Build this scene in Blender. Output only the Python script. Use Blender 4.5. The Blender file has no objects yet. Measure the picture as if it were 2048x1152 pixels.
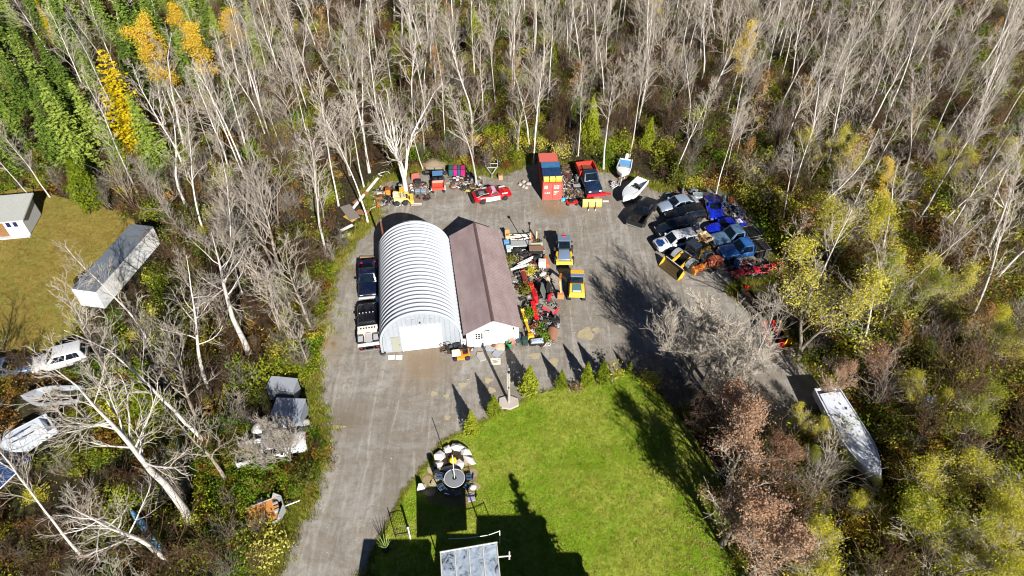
import bpy, bmesh, math, random
import numpy as np
from mathutils import Vector, Matrix

# ---------------------------------------------------------------- camera, sky, sun, exposure
scene = bpy.context.scene
col = scene.collection
CAM_H, CAM_P, CAM_F = 48.0, math.radians(44.0), 1365.0
cam_data = bpy.data.cameras.new("camera")
cam_data.sensor_width = 36.0
cam_data.lens = 36.0 * CAM_F / 2048.0
cam_data.clip_start = 0.5
cam_data.clip_end = 2000.0
camera = bpy.data.objects.new("camera", cam_data)
camera.location = (0, 0, CAM_H)
camera.rotation_euler = (math.pi / 2 - CAM_P, 0, 0)
col.objects.link(camera)
scene.camera = camera

SUN_EL = math.radians(30.8)
SUN_AZ = math.radians(-20.9)            # shadows run this way (clockwise from +Y)
sun_from = Vector((-math.sin(SUN_AZ) * math.cos(SUN_EL), -math.cos(SUN_AZ) * math.cos(SUN_EL), math.sin(SUN_EL)))
world = bpy.data.worlds.new("World")
scene.world = world
world.use_nodes = True
wn = world.node_tree
sky = wn.nodes.new("ShaderNodeTexSky")
sky.sky_type = 'NISHITA'
sky.sun_disc = False
sky.altitude = 2500; sky.air_density = 0.5; sky.dust_density = 0.0; sky.ozone_density = 3.0
sky.sun_elevation = SUN_EL
sky.sun_rotation = math.atan2(sun_from.x, sun_from.y)
wn.links.new(sky.outputs[0], wn.nodes["Background"].inputs[0])
wn.nodes["Background"].inputs[1].default_value = 0.05
sun_data = bpy.data.lights.new("sun", 'SUN')
sun_data.energy = 5.0
sun_data.angle = math.radians(0.5)
sun_data.color = (1.0, 0.95, 0.87)
sun = bpy.data.objects.new("sun", sun_data)
sun.rotation_euler = sun_from.to_track_quat('Z', 'Y').to_euler()
sun.location = (30, -40, 60)
col.objects.link(sun)
scene.view_settings.view_transform = 'Standard'
scene.view_settings.look = 'None'
scene.view_settings.gamma = 1.0
scene.view_settings.use_curve_mapping = False
scene.view_settings.exposure = 0.82
scene.render.engine = 'CYCLES'
scene.cycles.max_bounces = 5
scene.cycles.diffuse_bounces = 1
scene.cycles.glossy_bounces = 2
scene.cycles.transmission_bounces = 3
scene.cycles.transparent_max_bounces = 5
scene.cycles.pixel_filter_type = 'BLACKMAN_HARRIS'; scene.cycles.filter_width = 1.1
scene.cycles.caustics_reflective = False
scene.cycles.caustics_refractive = False

rng = random.Random(7)
nrng = np.random.default_rng(11)
PI = math.pi

# ---------------------------------------------------------------- survey: photo point -> place on the ground
_fw = (0, math.cos(CAM_P), -math.sin(CAM_P))
_up = (0, math.sin(CAM_P), math.cos(CAM_P))
def G(px, py, z=0.0):
    u, v = (px - 1024) / CAM_F, (py - 576) / CAM_F
    d = (u, _fw[1] - v * _up[1], _fw[2] - v * _up[2])
    t = (z - CAM_H) / d[2]
    return Vector((d[0] * t, d[1] * t, z))
def pix(x, y, z=0.0):
    dz = z - CAM_H
    Z = y * _fw[1] + dz * _fw[2]
    return 1024 + CAM_F * x / Z, 576 - CAM_F * (y * _up[1] + dz * _up[2]) / Z

# ---------------------------------------------------------------- materials
def lin(c):
    return tuple((x / 255 / 12.92) if x / 255 <= .04045 else ((x / 255 + .055) / 1.055) ** 2.4 for x in c)
class NT:
    def __init__(s, name):
        s.m = bpy.data.materials.new(name); s.m.use_nodes = True
        s.t = s.m.node_tree; s.b = s.t.nodes["Principled BSDF"]; s.out = s.t.nodes["Material Output"]
    def n(s, kind, **kw):
        x = s.t.nodes.new(kind)
        for k, v in kw.items():
            if isinstance(k, str) and hasattr(x, k): setattr(x, k, v)
        return x
    def l(s, a, b): s.t.links.new(a, b)
    def coord(s, kind='Object', scale=(1, 1, 1), rot=(0, 0, 0)):
        c = s.n("ShaderNodeTexCoord"); m = s.n("ShaderNodeMapping")
        m.inputs['Scale'].default_value = scale; m.inputs['Rotation'].default_value = rot
        s.l(c.outputs[kind], m.inputs[0]); return m.outputs[0]
    def world(s, scale=(1, 1, 1), rot=(0, 0, 0)):
        g = s.n("ShaderNodeNewGeometry"); m = s.n("ShaderNodeMapping")
        m.inputs['Scale'].default_value = scale; m.inputs['Rotation'].default_value = rot
        s.l(g.outputs['Position'], m.inputs[0]); return m.outputs[0]
    def noise(s, vec, scale, detail=4, rough=.6, dist=0.0):
        x = s.n("ShaderNodeTexNoise"); x.inputs['Scale'].default_value = scale
        x.inputs['Detail'].default_value = detail; x.inputs['Roughness'].default_value = rough
        x.inputs['Distortion'].default_value = dist
        s.l(vec, x.inputs['Vector']); return x.outputs[0]
    def ramp(s, fac, stops):
        r = s.n("ShaderNodeValToRGB"); e = r.color_ramp.elements
        while len(e) < len(stops): e.new(.5)
        for k, (p, c) in enumerate(stops):
            e[k].position = p; e[k].color = (*c, 1) if len(c) == 3 else c
        s.l(fac, r.inputs[0]); return r.outputs[0]
    def mix(s, fac, a, b, mode='MIX'):
        x = s.n("ShaderNodeMix"); x.data_type = 'RGBA'; x.blend_type = mode
        for sock, v in ((x.inputs[0], fac), (x.inputs[6], a), (x.inputs[7], b)):
            if hasattr(v, 'links') or hasattr(v, 'is_linked'): s.l(v, sock)
            elif isinstance(v, (int, float)): sock.default_value = v
            else: sock.default_value = (*v, 1)
        return x.outputs[2]
    def bump(s, h, strength=.4, dist=.05):
        b = s.n("ShaderNodeBump"); b.inputs['Strength'].default_value = strength; b.inputs['Distance'].default_value = dist
        s.l(h, b.inputs['Height']); s.l(b.outputs[0], s.b.inputs['Normal'])
    def color(s, c):
        if hasattr(c, 'is_linked'): s.l(c, s.b.inputs['Base Color'])
        else: s.b.inputs['Base Color'].default_value = (*c, 1)
_mats = {}
def paint(rgb, rough=.45, metal=0.0, wear=.25, coat=0.0, scale=3.0, spec=.5, dirt=(.20, .17, .13)):
    """A solid colour with patchy fading and dust of its own."""
    key = (tuple(rgb), rough, metal, wear, coat, scale, spec)
    if key in _mats: return _mats[key]
    k = NT("surface_%d" % len(_mats)); c = lin(rgb); v = k.coord('Object')
    n1 = k.noise(v, scale, 5, .65)
    f = k.ramp(n1, [(.42, (0, 0, 0)), (.75, (wear, wear, wear))])
    k.color(k.mix(f, c, tuple(.45 * a + .55 * d for a, d in zip(c, dirt))))
    n2 = k.noise(v, scale * 4, 3)
    k.l(k.ramp(n2, [(.3, (max(.05, rough - .12),) * 3), (.7, (min(1, rough + .15),) * 3)]), k.b.inputs['Roughness'])
    k.b.inputs['Metallic'].default_value = metal
    k.b.inputs['Coat Weight'].default_value = coat
    k.b.inputs['Coat Roughness'].default_value = .12
    k.b.inputs['Specular IOR Level'].default_value = spec
    _mats[key] = k.m; return k.m
def carpaint(rgb, metal=.2): return paint(rgb, .3, metal, .08 if sum(rgb) < 200 else .18, .8, 1.6)
def glass_dark():
    if 'glass' in _mats: return _mats['glass']
    k = NT("dark_glass"); n = k.noise(k.coord('Object'), 2.0, 3)
    k.color(k.ramp(n, [(.3, lin((10, 16, 22))), (.7, lin((22, 34, 46)))])); k.b.inputs['Roughness'].default_value = .03
    _mats['glass'] = k.m; return k.m
def rubber(): return paint((26, 26, 28), .8, 0, .5, 0, 5)
def steel(): return paint((150, 152, 155), .4, .7, .35)
def rust(): return paint((112, 62, 36), .85, .1, .5)
def wood(rgb=(150, 105, 62), vert=False):
    key = ('wood', tuple(rgb))
    if key in _mats: return _mats[key]
    k = NT("wood_%d" % len(_mats)); c = lin(rgb)
    v = k.coord('Object', (2, 14, 14)); n = k.noise(v, 2.2, 5, .6)
    k.color(k.ramp(n, [(.25, tuple(x * .55 for x in c)), (.6, c), (.85, tuple(min(1, x * 1.25) for x in c))]))
    k.b.inputs['Roughness'].default_value = .75
    k.bump(n, .3, .01)
    _mats[key] = k.m; return k.m

def leaf_mat(name, stops, trans=.35, patch=.35, rough=.6):
    """Leaf colour that varies from plant to plant and from spray to spray."""
    k = NT(name)
    oi = k.n("ShaderNodeObjectInfo")
    n = k.noise(k.world(), patch * 4, 3, .7)
    a = k.n("ShaderNodeMath"); a.operation = 'MULTIPLY_ADD'; a.inputs[1].default_value = .45
    k.l(oi.outputs['Random'], a.inputs[0])
    b = k.n("ShaderNodeMath"); b.operation = 'MULTIPLY'; b.inputs[1].default_value = .62
    k.l(n, b.inputs[0]); k.l(b.outputs[0], a.inputs[2])
    c = k.ramp(a.outputs[0], stops)
    k.color(c); k.b.inputs['Roughness'].default_value = rough
    k.b.inputs['Specular IOR Level'].default_value = .25
    tr = k.n("ShaderNodeBsdfTranslucent"); k.l(c, tr.inputs[0])
    ms = k.n("ShaderNodeMixShader"); ms.inputs[0].default_value = trans
    k.l(k.b.outputs[0], ms.inputs[1]); k.l(tr.outputs[0], ms.inputs[2]); k.l(ms.outputs[0], k.out.inputs[0])
    return k.m
def bark_mat(name, pale, dark, amount=.5):
    k = NT(name)
    n = k.noise(k.coord('Object', (6, 6, 1.4)), 1.3, 5, .7)
    oi = k.n("ShaderNodeObjectInfo")
    c = k.ramp(n, [(.30 * amount + .12, lin(dark)), (.36 * amount + .25, lin(pale)), (.9, tuple(min(1, x * 1.12) for x in lin(pale)))])
    hue = k.n("ShaderNodeHueSaturation"); k.l(c, hue.inputs['Color'])
    mr = k.n("ShaderNodeMapRange"); mr.inputs[3].default_value = .64; mr.inputs[4].default_value = 1.12
    k.l(oi.outputs['Random'], mr.inputs[0]); k.l(mr.outputs[0], hue.inputs['Value'])
    k.color(hue.outputs[0]); k.b.inputs['Roughness'].default_value = .85
    k.b.inputs['Specular IOR Level'].default_value = .2
    return k.m

# ---------------------------------------------------------------- mesh builder
class MB:
    def __init__(s): s.v = []; s.f = []; s.M = None
    def at(s, M): s.M = M; return s
    def add(s, vs, fs):
        o = len(s.v)
        if s.M is not None: vs = [tuple(s.M @ Vector(p)) for p in vs]
        s.v += [tuple(p) for p in vs]; s.f += [tuple(i + o for i in f) for f in fs]; return s
    def box(s, x0, x1, y0, y1, z0, z1):
        return s.add([(x0, y0, z0), (x1, y0, z0), (x1, y1, z0), (x0, y1, z0), (x0, y0, z1), (x1, y0, z1), (x1, y1, z1), (x0, y1, z1)],
                     [(3, 2, 1, 0), (4, 5, 6, 7), (0, 1, 5, 4), (1, 2, 6, 5), (2, 3, 7, 6), (3, 0, 4, 7)])
    def hexa(s, b, t):            # eight corners: bottom four, top four, counter-clockwise
        return s.add(list(b) + list(t), [(3, 2, 1, 0), (4, 5, 6, 7), (0, 1, 5, 4), (1, 2, 6, 5), (2, 3, 7, 6), (3, 0, 4, 7)])
    def tube(s, pts, rad, n=6, caps=True):
        pts = [Vector(p) for p in pts]
        if not isinstance(rad, (list, tuple)): rad = [rad] * len(pts)
        vs = []; up = None
        for i, p in enumerate(pts):
            d = (pts[min(i + 1, len(pts) - 1)] - pts[max(i - 1, 0)])
            d = d.normalized() if d.length > 1e-9 else Vector((0, 0, 1))
            a = d.orthogonal().normalized() if up is None else (up - d * up.dot(d))
            a = a.normalized() if a.length > 1e-6 else d.orthogonal().normalized()
            up = a; b = d.cross(a)
            for k in range(n):
                t = 2 * PI * k / n; vs.append(p + (a * math.cos(t) + b * math.sin(t)) * rad[i])
        fs = []
        for i in range(len(pts) - 1):
            for k in range(n):
                fs.append((i * n + k, i * n + (k + 1) % n, (i + 1) * n + (k + 1) % n, (i + 1) * n + k))
        if caps:
            fs.append(tuple(range(n - 1, -1, -1))); fs.append(tuple(range((len(pts) - 1) * n, len(pts) * n)))
        return s.add(vs, fs)
    def rings(s, rings, closed=True, caps=True):
        n = len(rings[0]); vs = [p for r in rings for p in r]; fs = []
        for i in range(len(rings) - 1):
            for k in range(n if closed else n - 1):
                fs.append((i * n + k, i * n + (k + 1) % n, (i + 1) * n + (k + 1) % n, (i + 1) * n + k))
        if caps:
            fs.append(tuple(range(n - 1, -1, -1))); fs.append(tuple(range((len(rings) - 1) * n, len(rings) * n)))
        return s.add(vs, fs)
    def lathe(s, c, prof, n=16, axis='z'):
        rs = []
        for r, h in prof:
            ring = []
            for k in range(n):
                t = 2 * PI * k / n; a, b = r * math.cos(t), r * math.sin(t)
                q = (a, b, h) if axis == 'z' else ((h, a, b) if axis == 'x' else (b, h, a))
                ring.append((c[0] + q[0], c[1] + q[1], c[2] + q[2]))
            rs.append(ring)
        return s.rings(rs)
    def torus(s, c, R, r, axis='z', n=18, m=8):
        prof = [(R + r * math.cos(2 * PI * k / m), r * math.sin(2 * PI * k / m)) for k in range(m + 1)]
        rs = []
        for rr, h in prof:
            ring = []
            for k in range(n):
                t = 2 * PI * k / n; a, b = rr * math.cos(t), rr * math.sin(t)
                q = (a, b, h) if axis == 'z' else ((h, a, b) if axis == 'x' else (b, h, a))
                ring.append((c[0] + q[0], c[1] + q[1], c[2] + q[2]))
            rs.append(ring)
        return s.rings(rs, caps=False)
    def prism(s, poly, z0, z1):
        n = len(poly)
        return s.add([(x, y, z0) for x, y in poly] + [(x, y, z1) for x, y in poly],
                     [tuple(range(n - 1, -1, -1)), tuple(range(n, 2 * n))] + [(i, (i + 1) % n, n + (i + 1) % n, n + i) for i in range(n)])
    def prism_y(s, poly, y0, y1):     # polygon in x,z swept along y
        n = len(poly)
        return s.add([(x, y0, z) for x, z in poly] + [(x, y1, z) for x, z in poly],
                     [tuple(range(n)), tuple(range(2 * n - 1, n - 1, -1))] + [(i, n + i, n + (i + 1) % n, (i + 1) % n) for i in range(n)])
    def mesh(s, name, mat, smooth=None, bevel=0.0, seg=2):
        me = bpy.data.meshes.new(name)
        me.from_pydata(s.v, [], s.f); me.update()
        if bevel:
            bm = bmesh.new(); bm.from_mesh(me)
            bmesh.ops.recalc_face_normals(bm, faces=bm.faces)
            ed = [e for e in bm.edges if len(e.link_faces) == 2 and e.calc_face_angle(0) > .5]
            bmesh.ops.bevel(bm, geom=ed, offset=bevel, segments=seg, profile=.6, affect='EDGES', clamp_overlap=True)
            bm.to_mesh(me); bm.free()
        if smooth:
            me.polygons.foreach_set('use_smooth', [True] * len(me.polygons))
            me.set_sharp_from_angle(angle=math.radians(smooth))
        if mat: me.materials.append(mat)
        return me
    def build(s, name, mat, parent=None, smooth=None, bevel=0.0, seg=2):
        o = bpy.data.objects.new(name, s.mesh(name, mat, smooth, bevel, seg)); col.objects.link(o)
        if parent: o.parent = parent
        return o
def link(name, me, parent=None, M=None):
    o = bpy.data.objects.new(name, me); col.objects.link(o)
    if parent: o.parent = parent
    if M is not None: o.matrix_local = M
    return o
def tag(o, label=None, cat=None, group=None, kind=None):
    if label: o['label'] = label
    if cat: o['category'] = cat
    if group: o['group'] = group
    if kind: o['kind'] = kind
    return o
def thing(name, label, cat, loc=(0, 0, 0), rz=0.0, group=None):
    o = bpy.data.objects.new(name, None); col.objects.link(o)
    o.empty_display_size = .3
    o.location = loc; o.rotation_euler = (0, 0, rz)
    return tag(o, label, cat, group)
def T(x=0, y=0, z=0, rz=0, rx=0, ry=0, s=1):
    return Matrix.Translation((x, y, z)) @ Matrix.Rotation(rz, 4, 'Z') @ Matrix.Rotation(ry, 4, 'Y') @ Matrix.Rotation(rx, 4, 'X') @ Matrix.Scale(s, 4)
def inside(x, y, poly):
    c = False; j = len(poly) - 1
    for i in range(len(poly)):
        xi, yi = poly[i]; xj, yj = poly[j]
        if (yi > y) != (yj > y) and x < (xj - xi) * (y - yi) / (yj - yi) + xi: c = not c
        j = i
    return c
def inside_np(X, Y, poly):
    c = np.zeros(X.shape, bool); j = len(poly) - 1
    for i in range(len(poly)):
        xi, yi = poly[i]; xj, yj = poly[j]
        if yi != yj:
            m = ((yi > Y) != (yj > Y)) & (X < (xj - xi) * (Y - yi) / (yj - yi) + xi); c ^= m
        j = i
    return c
def smooth_poly(pts, sub=6, jit=.12, seed=1):
    """Closed Catmull-Rom through the points, with small unevenness."""
    r = random.Random(seed); out = []; n = len(pts)
    for i in range(n):
        p0, p1, p2, p3 = (Vector(pts[(i + k - 1) % n]).to_2d() for k in range(4))
        for k in range(sub):
            t = k / sub
            q = .5 * ((2 * p1) + (p2 - p0) * t + (2 * p0 - 5 * p1 + 4 * p2 - p3) * t * t + (3 * p1 - p0 - 3 * p2 + p3) * t ** 3)
            out.append((q.x + r.gauss(0, jit), q.y + r.gauss(0, jit)))
    return out
def sheet(name, poly, z, mat, kind='structure'):
    bm = bmesh.new(); vs = [bm.verts.new((x, y, z)) for x, y in poly]
    f = bm.faces.new(vs); bm.normal_update()
    if f.normal.z < 0: f.normal_flip()
    bmesh.ops.triangulate(bm, faces=bm.faces[:])
    me = bpy.data.meshes.new(name); bm.to_mesh(me); bm.free(); me.materials.append(mat)
    o = link(name, me)
    if kind: o['kind'] = kind
    return o

# ---------------------------------------------------------------- scattering of uncountable cover
def scatter(name, pts, scl, protos, label, cat, rz=None, tilt=0.0):
    pts = np.asarray(pts, float); n = len(pts)
    me = bpy.data.meshes.new(name); me.vertices.add(n); me.vertices.foreach_set('co', pts.ravel())
    a = me.attributes.new('size', 'FLOAT', 'POINT'); a.data.foreach_set('value', np.asarray(scl, float))
    rot = np.zeros((n, 3)); rot[:, 2] = nrng.uniform(0, 6.283, n) if rz is None else rz
    rot[:, :2] = nrng.normal(0, tilt, (n, 2)) if tilt else 0
    a = me.attributes.new('turn', 'FLOAT_VECTOR', 'POINT'); a.data.foreach_set('vector', rot.ravel())
    a = me.attributes.new('pick', 'INT', 'POINT'); a.data.foreach_set('value', nrng.integers(0, len(protos), n).astype(np.int32))
    o = link(name, me); tag(o, label, cat, None, 'stuff')
    c = bpy.data.collections.new(name + "_kinds")
    for i, pm in enumerate(protos):
        c.objects.link(bpy.data.objects.new("%s_kind_%02d" % (name, i), pm))
    g = bpy.data.node_groups.new(name + "_scatter", 'GeometryNodeTree')
    g.interface.new_socket(name="Geometry", in_out='INPUT', socket_type='NodeSocketGeometry')
    g.interface.new_socket(name="Geometry", in_out='OUTPUT', socket_type='NodeSocketGeometry')
    N = g.nodes; L = g.links
    gi = N.new('NodeGroupInput'); go = N.new('NodeGroupOutput'); ip = N.new('GeometryNodeInstanceOnPoints')
    ci = N.new('GeometryNodeCollectionInfo'); ci.inputs['Collection'].default_value = c
    ci.inputs['Separate Children'].default_value = True; ci.inputs['Reset Children'].default_value = True
    def attr(nm, ty):
        x = N.new('GeometryNodeInputNamedAttribute'); x.data_type = ty; x.inputs['Name'].default_value = nm
        return x.outputs['Attribute']
    e2r = N.new('FunctionNodeEulerToRotation'); L.new(attr('turn', 'FLOAT_VECTOR'), e2r.inputs[0])
    L.new(gi.outputs[0], ip.inputs['Points']); L.new(ci.outputs[0], ip.inputs['Instance'])
    ip.inputs['Pick Instance'].default_value = True
    L.new(attr('pick', 'INT'), ip.inputs['Instance Index']); L.new(e2r.outputs[0], ip.inputs['Rotation'])
    L.new(attr('size', 'FLOAT'), ip.inputs['Scale']); L.new(ip.outputs[0], go.inputs[0])
    md = o.modifiers.new("scatter", 'NODES'); md.node_group = g
    return o
# ================================================================ THE SETTING
def P(*pts): return [tuple(G(*p)[:2]) for p in pts]

# forest floor
k = NT("forest_floor")
v = k.world()
n1 = k.noise(v, .22, 5, .65); n2 = k.noise(v, 2.6, 6, .75); n3 = k.noise(v, 9.0, 3, .7)
c1 = k.ramp(n2, [(.30, (.010, .009, .006)), (.46, (.036, .028, .017)), (.60, (.080, .058, .033)), (.75, (.16, .115, .066))])
c2 = k.ramp(n2, [(.30, (.010, .014, .006)), (.50, (.040, .050, .016)), (.72, (.11, .12, .04))])
k.color(k.mix(k.ramp(n1, [(.45, (0, 0, 0)), (.62, (.8, .8, .8))]), c1, c2))
k.b.inputs['Roughness'].default_value = .95; k.b.inputs['Specular IOR Level'].default_value = .1
k.bump(n3, .8, .12)
ground_mat = k.m
sheet('ground', [(-400, -200), (400, -200), (400, 500), (-400, 500)], 0.0, ground_mat)

# gravel yard and drive
yard_px = [(480, 1440), (530, 1190), (548, 1120), (566, 1075), (590, 1035), (608, 1000), (628, 955), (642, 900), (640, 850), (628, 800), (622, 745),
           (630, 690), (640, 640), (650, 590), (664, 545), (690, 500), (715, 470), (742, 440), (748, 412), (738, 385), (765, 362),
           (800, 352), (835, 340), (900, 330), (950, 340), (1000, 345), (1040, 330), (1062, 318), (1130, 330), (1220, 340), (1290, 365),
           (1330, 378), (1430, 372), (1490, 400), (1530, 450), (1560, 520), (1530, 560), (1470, 570), (1490, 600), (1540, 650), (1590, 705), (1660, 770),
           (1640, 840), (1560, 900), (1470, 890), (1400, 850), (1330, 800), (1290, 760), (1245, 742), (1200, 764), (1140, 772), (1085, 786),
           (1040, 804), (1000, 826), (955, 848), (920, 866), (888, 882), (868, 908), (846, 938), (828, 962), (808, 986), (796, 1010),
           (782, 1040), (762, 1075), (742, 1115), (726, 1190), (690, 1440)]
yard_poly = smooth_poly([G(*p) for p in yard_px], 7, .07, 3)
k = NT("gravel")
v = k.world(); vt = k.world((.5, 1.0, 1), (0, 0, math.radians(22)))
vd = k.world((1.5, .16, 1), (0, 0, math.radians(12)))
n1 = k.noise(v, .16, 4, .6, .6); n2 = k.noise(v, 1.5, 6, .7); n3 = k.noise(v, 14, 4, .75); n4 = k.noise(vt, .55, 5, .68, 1.2)
n5 = k.noise(vd, .8, 6, .7, 1.3)
base = k.ramp(n1, [(.34, lin((130, 125, 118))), (.50, lin((148, 144, 138))), (.66, lin((160, 157, 152)))])
base = k.mix(k.ramp(n4, [(.40, (.0,) * 3), (.62, (.75,) * 3)]), base, lin((128, 119, 106)))
base = k.mix(k.ramp(n5, [(.34, (.6,) * 3), (.46, (0,) * 3)]), base, lin((112, 104, 94)))
base = k.mix(k.ramp(n5, [(.52, (0,) * 3), (.68, (.6,) * 3)]), base, lin((186, 181, 172)))
base = k.mix(k.ramp(n2, [(.36, (.6,) * 3), (.52, (0,) * 3)]), base, lin((120, 111, 98)))
base = k.mix(k.ramp(n3, [(.30, (.65,) * 3), (.46, (0,) * 3)]), base, lin((100, 93, 84)))
base = k.mix(k.ramp(n3, [(.60, (0,) * 3), (.74, (.6,) * 3)]), base, lin((204, 199, 190)))
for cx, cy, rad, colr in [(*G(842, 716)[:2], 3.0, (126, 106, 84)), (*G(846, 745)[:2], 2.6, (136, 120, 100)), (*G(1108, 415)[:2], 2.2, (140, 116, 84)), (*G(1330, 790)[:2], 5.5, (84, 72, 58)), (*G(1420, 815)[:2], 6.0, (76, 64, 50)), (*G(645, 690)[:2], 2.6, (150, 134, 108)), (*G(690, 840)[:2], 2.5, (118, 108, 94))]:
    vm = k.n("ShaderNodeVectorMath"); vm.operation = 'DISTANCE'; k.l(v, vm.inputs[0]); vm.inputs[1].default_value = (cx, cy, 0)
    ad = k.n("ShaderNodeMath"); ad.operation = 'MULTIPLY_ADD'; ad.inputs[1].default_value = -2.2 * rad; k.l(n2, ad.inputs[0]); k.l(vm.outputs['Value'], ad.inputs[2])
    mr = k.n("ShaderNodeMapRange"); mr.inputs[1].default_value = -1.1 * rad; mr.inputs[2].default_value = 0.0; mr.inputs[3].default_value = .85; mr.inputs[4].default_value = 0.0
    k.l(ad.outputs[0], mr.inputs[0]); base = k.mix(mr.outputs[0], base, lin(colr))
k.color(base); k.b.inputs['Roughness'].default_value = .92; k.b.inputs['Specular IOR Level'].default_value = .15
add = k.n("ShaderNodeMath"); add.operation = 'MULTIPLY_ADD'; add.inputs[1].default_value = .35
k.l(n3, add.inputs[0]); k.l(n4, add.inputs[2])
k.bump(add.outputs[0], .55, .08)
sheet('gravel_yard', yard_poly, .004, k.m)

# mown lawn
lawn_px = [(1245, 744), (1290, 762), (1330, 800), (1385, 870), (1432, 945), (1455, 1020), (1475, 1090), (1500, 1160), (1520, 1400), (700, 1400), (726, 1190),
           (742, 1115), (762, 1075), (782, 1040), (796, 1010), (808, 986), (828, 962), (846, 938), (868, 908), (888, 882), (920, 866), (955, 848),
           (1000, 826), (1040, 804), (1085, 786), (1140, 772), (1200, 764)]
lawn_poly = smooth_poly([G(*p) for p in lawn_px], 7, .05, 5)
def grass_mat(name, a, b, c, d):
    k = NT(name); v = k.world()
    n1 = k.noise(v, .16, 4, .6); n2 = k.noise(v, 3.2, 5, .75); n3 = k.noise(v, 1.1, 3, .6)
    base = k.mix(k.ramp(n1, [(.44, (0,) * 3), (.58, (1,) * 3)]), lin(a), lin(b))
    base = k.mix(k.ramp(n2, [(.36, (.8,) * 3), (.56, (0,) * 3)]), base, lin(c))
    base = k.mix(k.ramp(n3, [(.55, (0,) * 3), (.78, (.6,) * 3)]), base, lin(d))
    k.color(base); k.b.inputs['Roughness'].default_value = .9; k.b.inputs['Specular IOR Level'].default_value = .1
    k.bump(n2, .8, .12); return k.m
sheet('lawn', lawn_poly, .008, grass_mat("lawn_turf", (128, 158, 40), (166, 172, 74), (96, 128, 28), (186, 176, 100)))

# rough meadow at the far side of the wood
meadow_px = [(-120, 400), (-20, 388), (60, 378), (140, 400), (205, 414), (262, 436), (262, 470), (215, 510), (150, 560), (165, 620), (150, 660), (118, 690), (60, 722),
             (-10, 748), (-120, 780)]
meadow_poly = smooth_poly([G(*p) for p in meadow_px], 6, .12, 8)
sheet('meadow', meadow_poly, .004, grass_mat("meadow_turf", (152, 138, 70), (138, 138, 66), (118, 106, 52), (176, 138, 90)))

# worn earth in front of the hut, and the pale dried puddles
k = NT("worn_earth"); v = k.world((2.2, .5, 1), (0, 0, .15)); n = k.noise(v, 1.6, 5, .7)
k.color(k.ramp(n, [(.3, lin((122, 106, 86))), (.55, lin((142, 126, 106))), (.75, lin((156, 144, 126)))]))
k.b.inputs['Roughness'].default_value = .95; k.bump(n, .4, .04)
pm = NT("puddle_silt"); v = pm.world(); n = pm.noise(v, 2.0, 4, .6)
pm.color(pm.ramp(n, [(.3, lin((160, 148, 118))), (.7, lin((180, 168, 138)))])); pm.b.inputs['Roughness'].default_value = .55
for i, (px, py, rx, ry) in enumerate([(926, 770, 9, 5), (976, 761, 7, 6), (983, 781, 8, 6), (1022, 764, 6, 4), (1172, 668, 16, 12), (1192, 660, 8, 5), (1108, 724, 9, 9),
                                      (676, 854, 14, 4), (868, 788, 7, 5), (648, 664, 13, 16), (640, 700, 8, 12), (893, 792, 6, 4), (1070, 712, 11, 6), (895, 835, 6, 5)]):
    c = G(px, py); q = G(px + rx, py); w = q.x - c.x; h = abs(G(px, py - ry).y - c.y)
    poly = []
    for j in range(18):
        t = 2 * PI * j / 18; r = 1 + .18 * math.sin(3 * t + i) + .1 * math.sin(5 * t + 2 * i)
        poly.append((c.x + w * r * math.cos(t), c.y + h * r * math.sin(t)))
    sheet('puddle', poly, .012, pm.m)

# ================================================================ PLANT FORMS
BARK_PALE = bark_mat("birch_bark", (222, 216, 208), (96, 88, 80), .55)
BARK_GREY = bark_mat("grey_bark", (158, 148, 136), (78, 68, 58), .8)
TWIG_PALE = bark_mat("pale_twigs", (190, 180, 166), (112, 98, 84), .5)
TWIG_BROWN = bark_mat("brown_twigs", (102, 80, 60), (56, 44, 34), .7)
BARK_DARK = bark_mat("conifer_bark", (96, 78, 62), (50, 40, 32), .8)

class Tubes:                       # fast three-sided branches
    def __init__(s): s.v = []; s.f = []
    def seg(s, pts, rad, n=3):
        o = len(s.v); m = len(pts)
        d0 = (pts[-1] - pts[0]); d0 = d0.normalized() if d0.length > 1e-6 else Vector((0, 0, 1))
        a = d0.orthogonal().normalized(); b = d0.cross(a)
        for p, r in zip(pts, rad):
            for q in range(n):
                t = 2 * PI * q / n; s.v.append(tuple(p + (a * math.cos(t) + b * math.sin(t)) * r))
        for i in range(m - 1):
            for q in range(n):
                s.f.append((o + i * n + q, o + i * n + (q + 1) % n, o + (i + 1) * n + (q + 1) % n, o + (i + 1) * n + q))
    def mesh(s, name, mat):
        me = bpy.data.meshes.new(name); me.from_pydata(s.v, [], s.f); me.materials.append(mat)
        me.polygons.foreach_set('use_smooth', [True] * len(me.polygons)); return me
def wander(r, p, d, length, n, jit, lift=0.0):
    pts = [p.copy()]; d = d.normalized()
    for i in range(n):
        d = (d + Vector((r.gauss(0, jit), r.gauss(0, jit), r.gauss(0, jit) + lift))).normalized()
        p = p + d * (length / n); pts.append(p.copy())
    return pts
def along(pts, t):
    x = t * (len(pts) - 1); i = min(int(x), len(pts) - 2); f = x - i
    return pts[i].lerp(pts[i + 1], f), (pts[i + 1] - pts[i]).normalized()
def spread(r, d, ang, az=None):
    a = d.orthogonal().normalized(); b = d.cross(a); t = r.uniform(0, 2 * PI) if az is None else az
    return (d * math.cos(ang) + (a * math.cos(t) + b * math.sin(t)) * math.sin(ang)).normalized()
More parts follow.
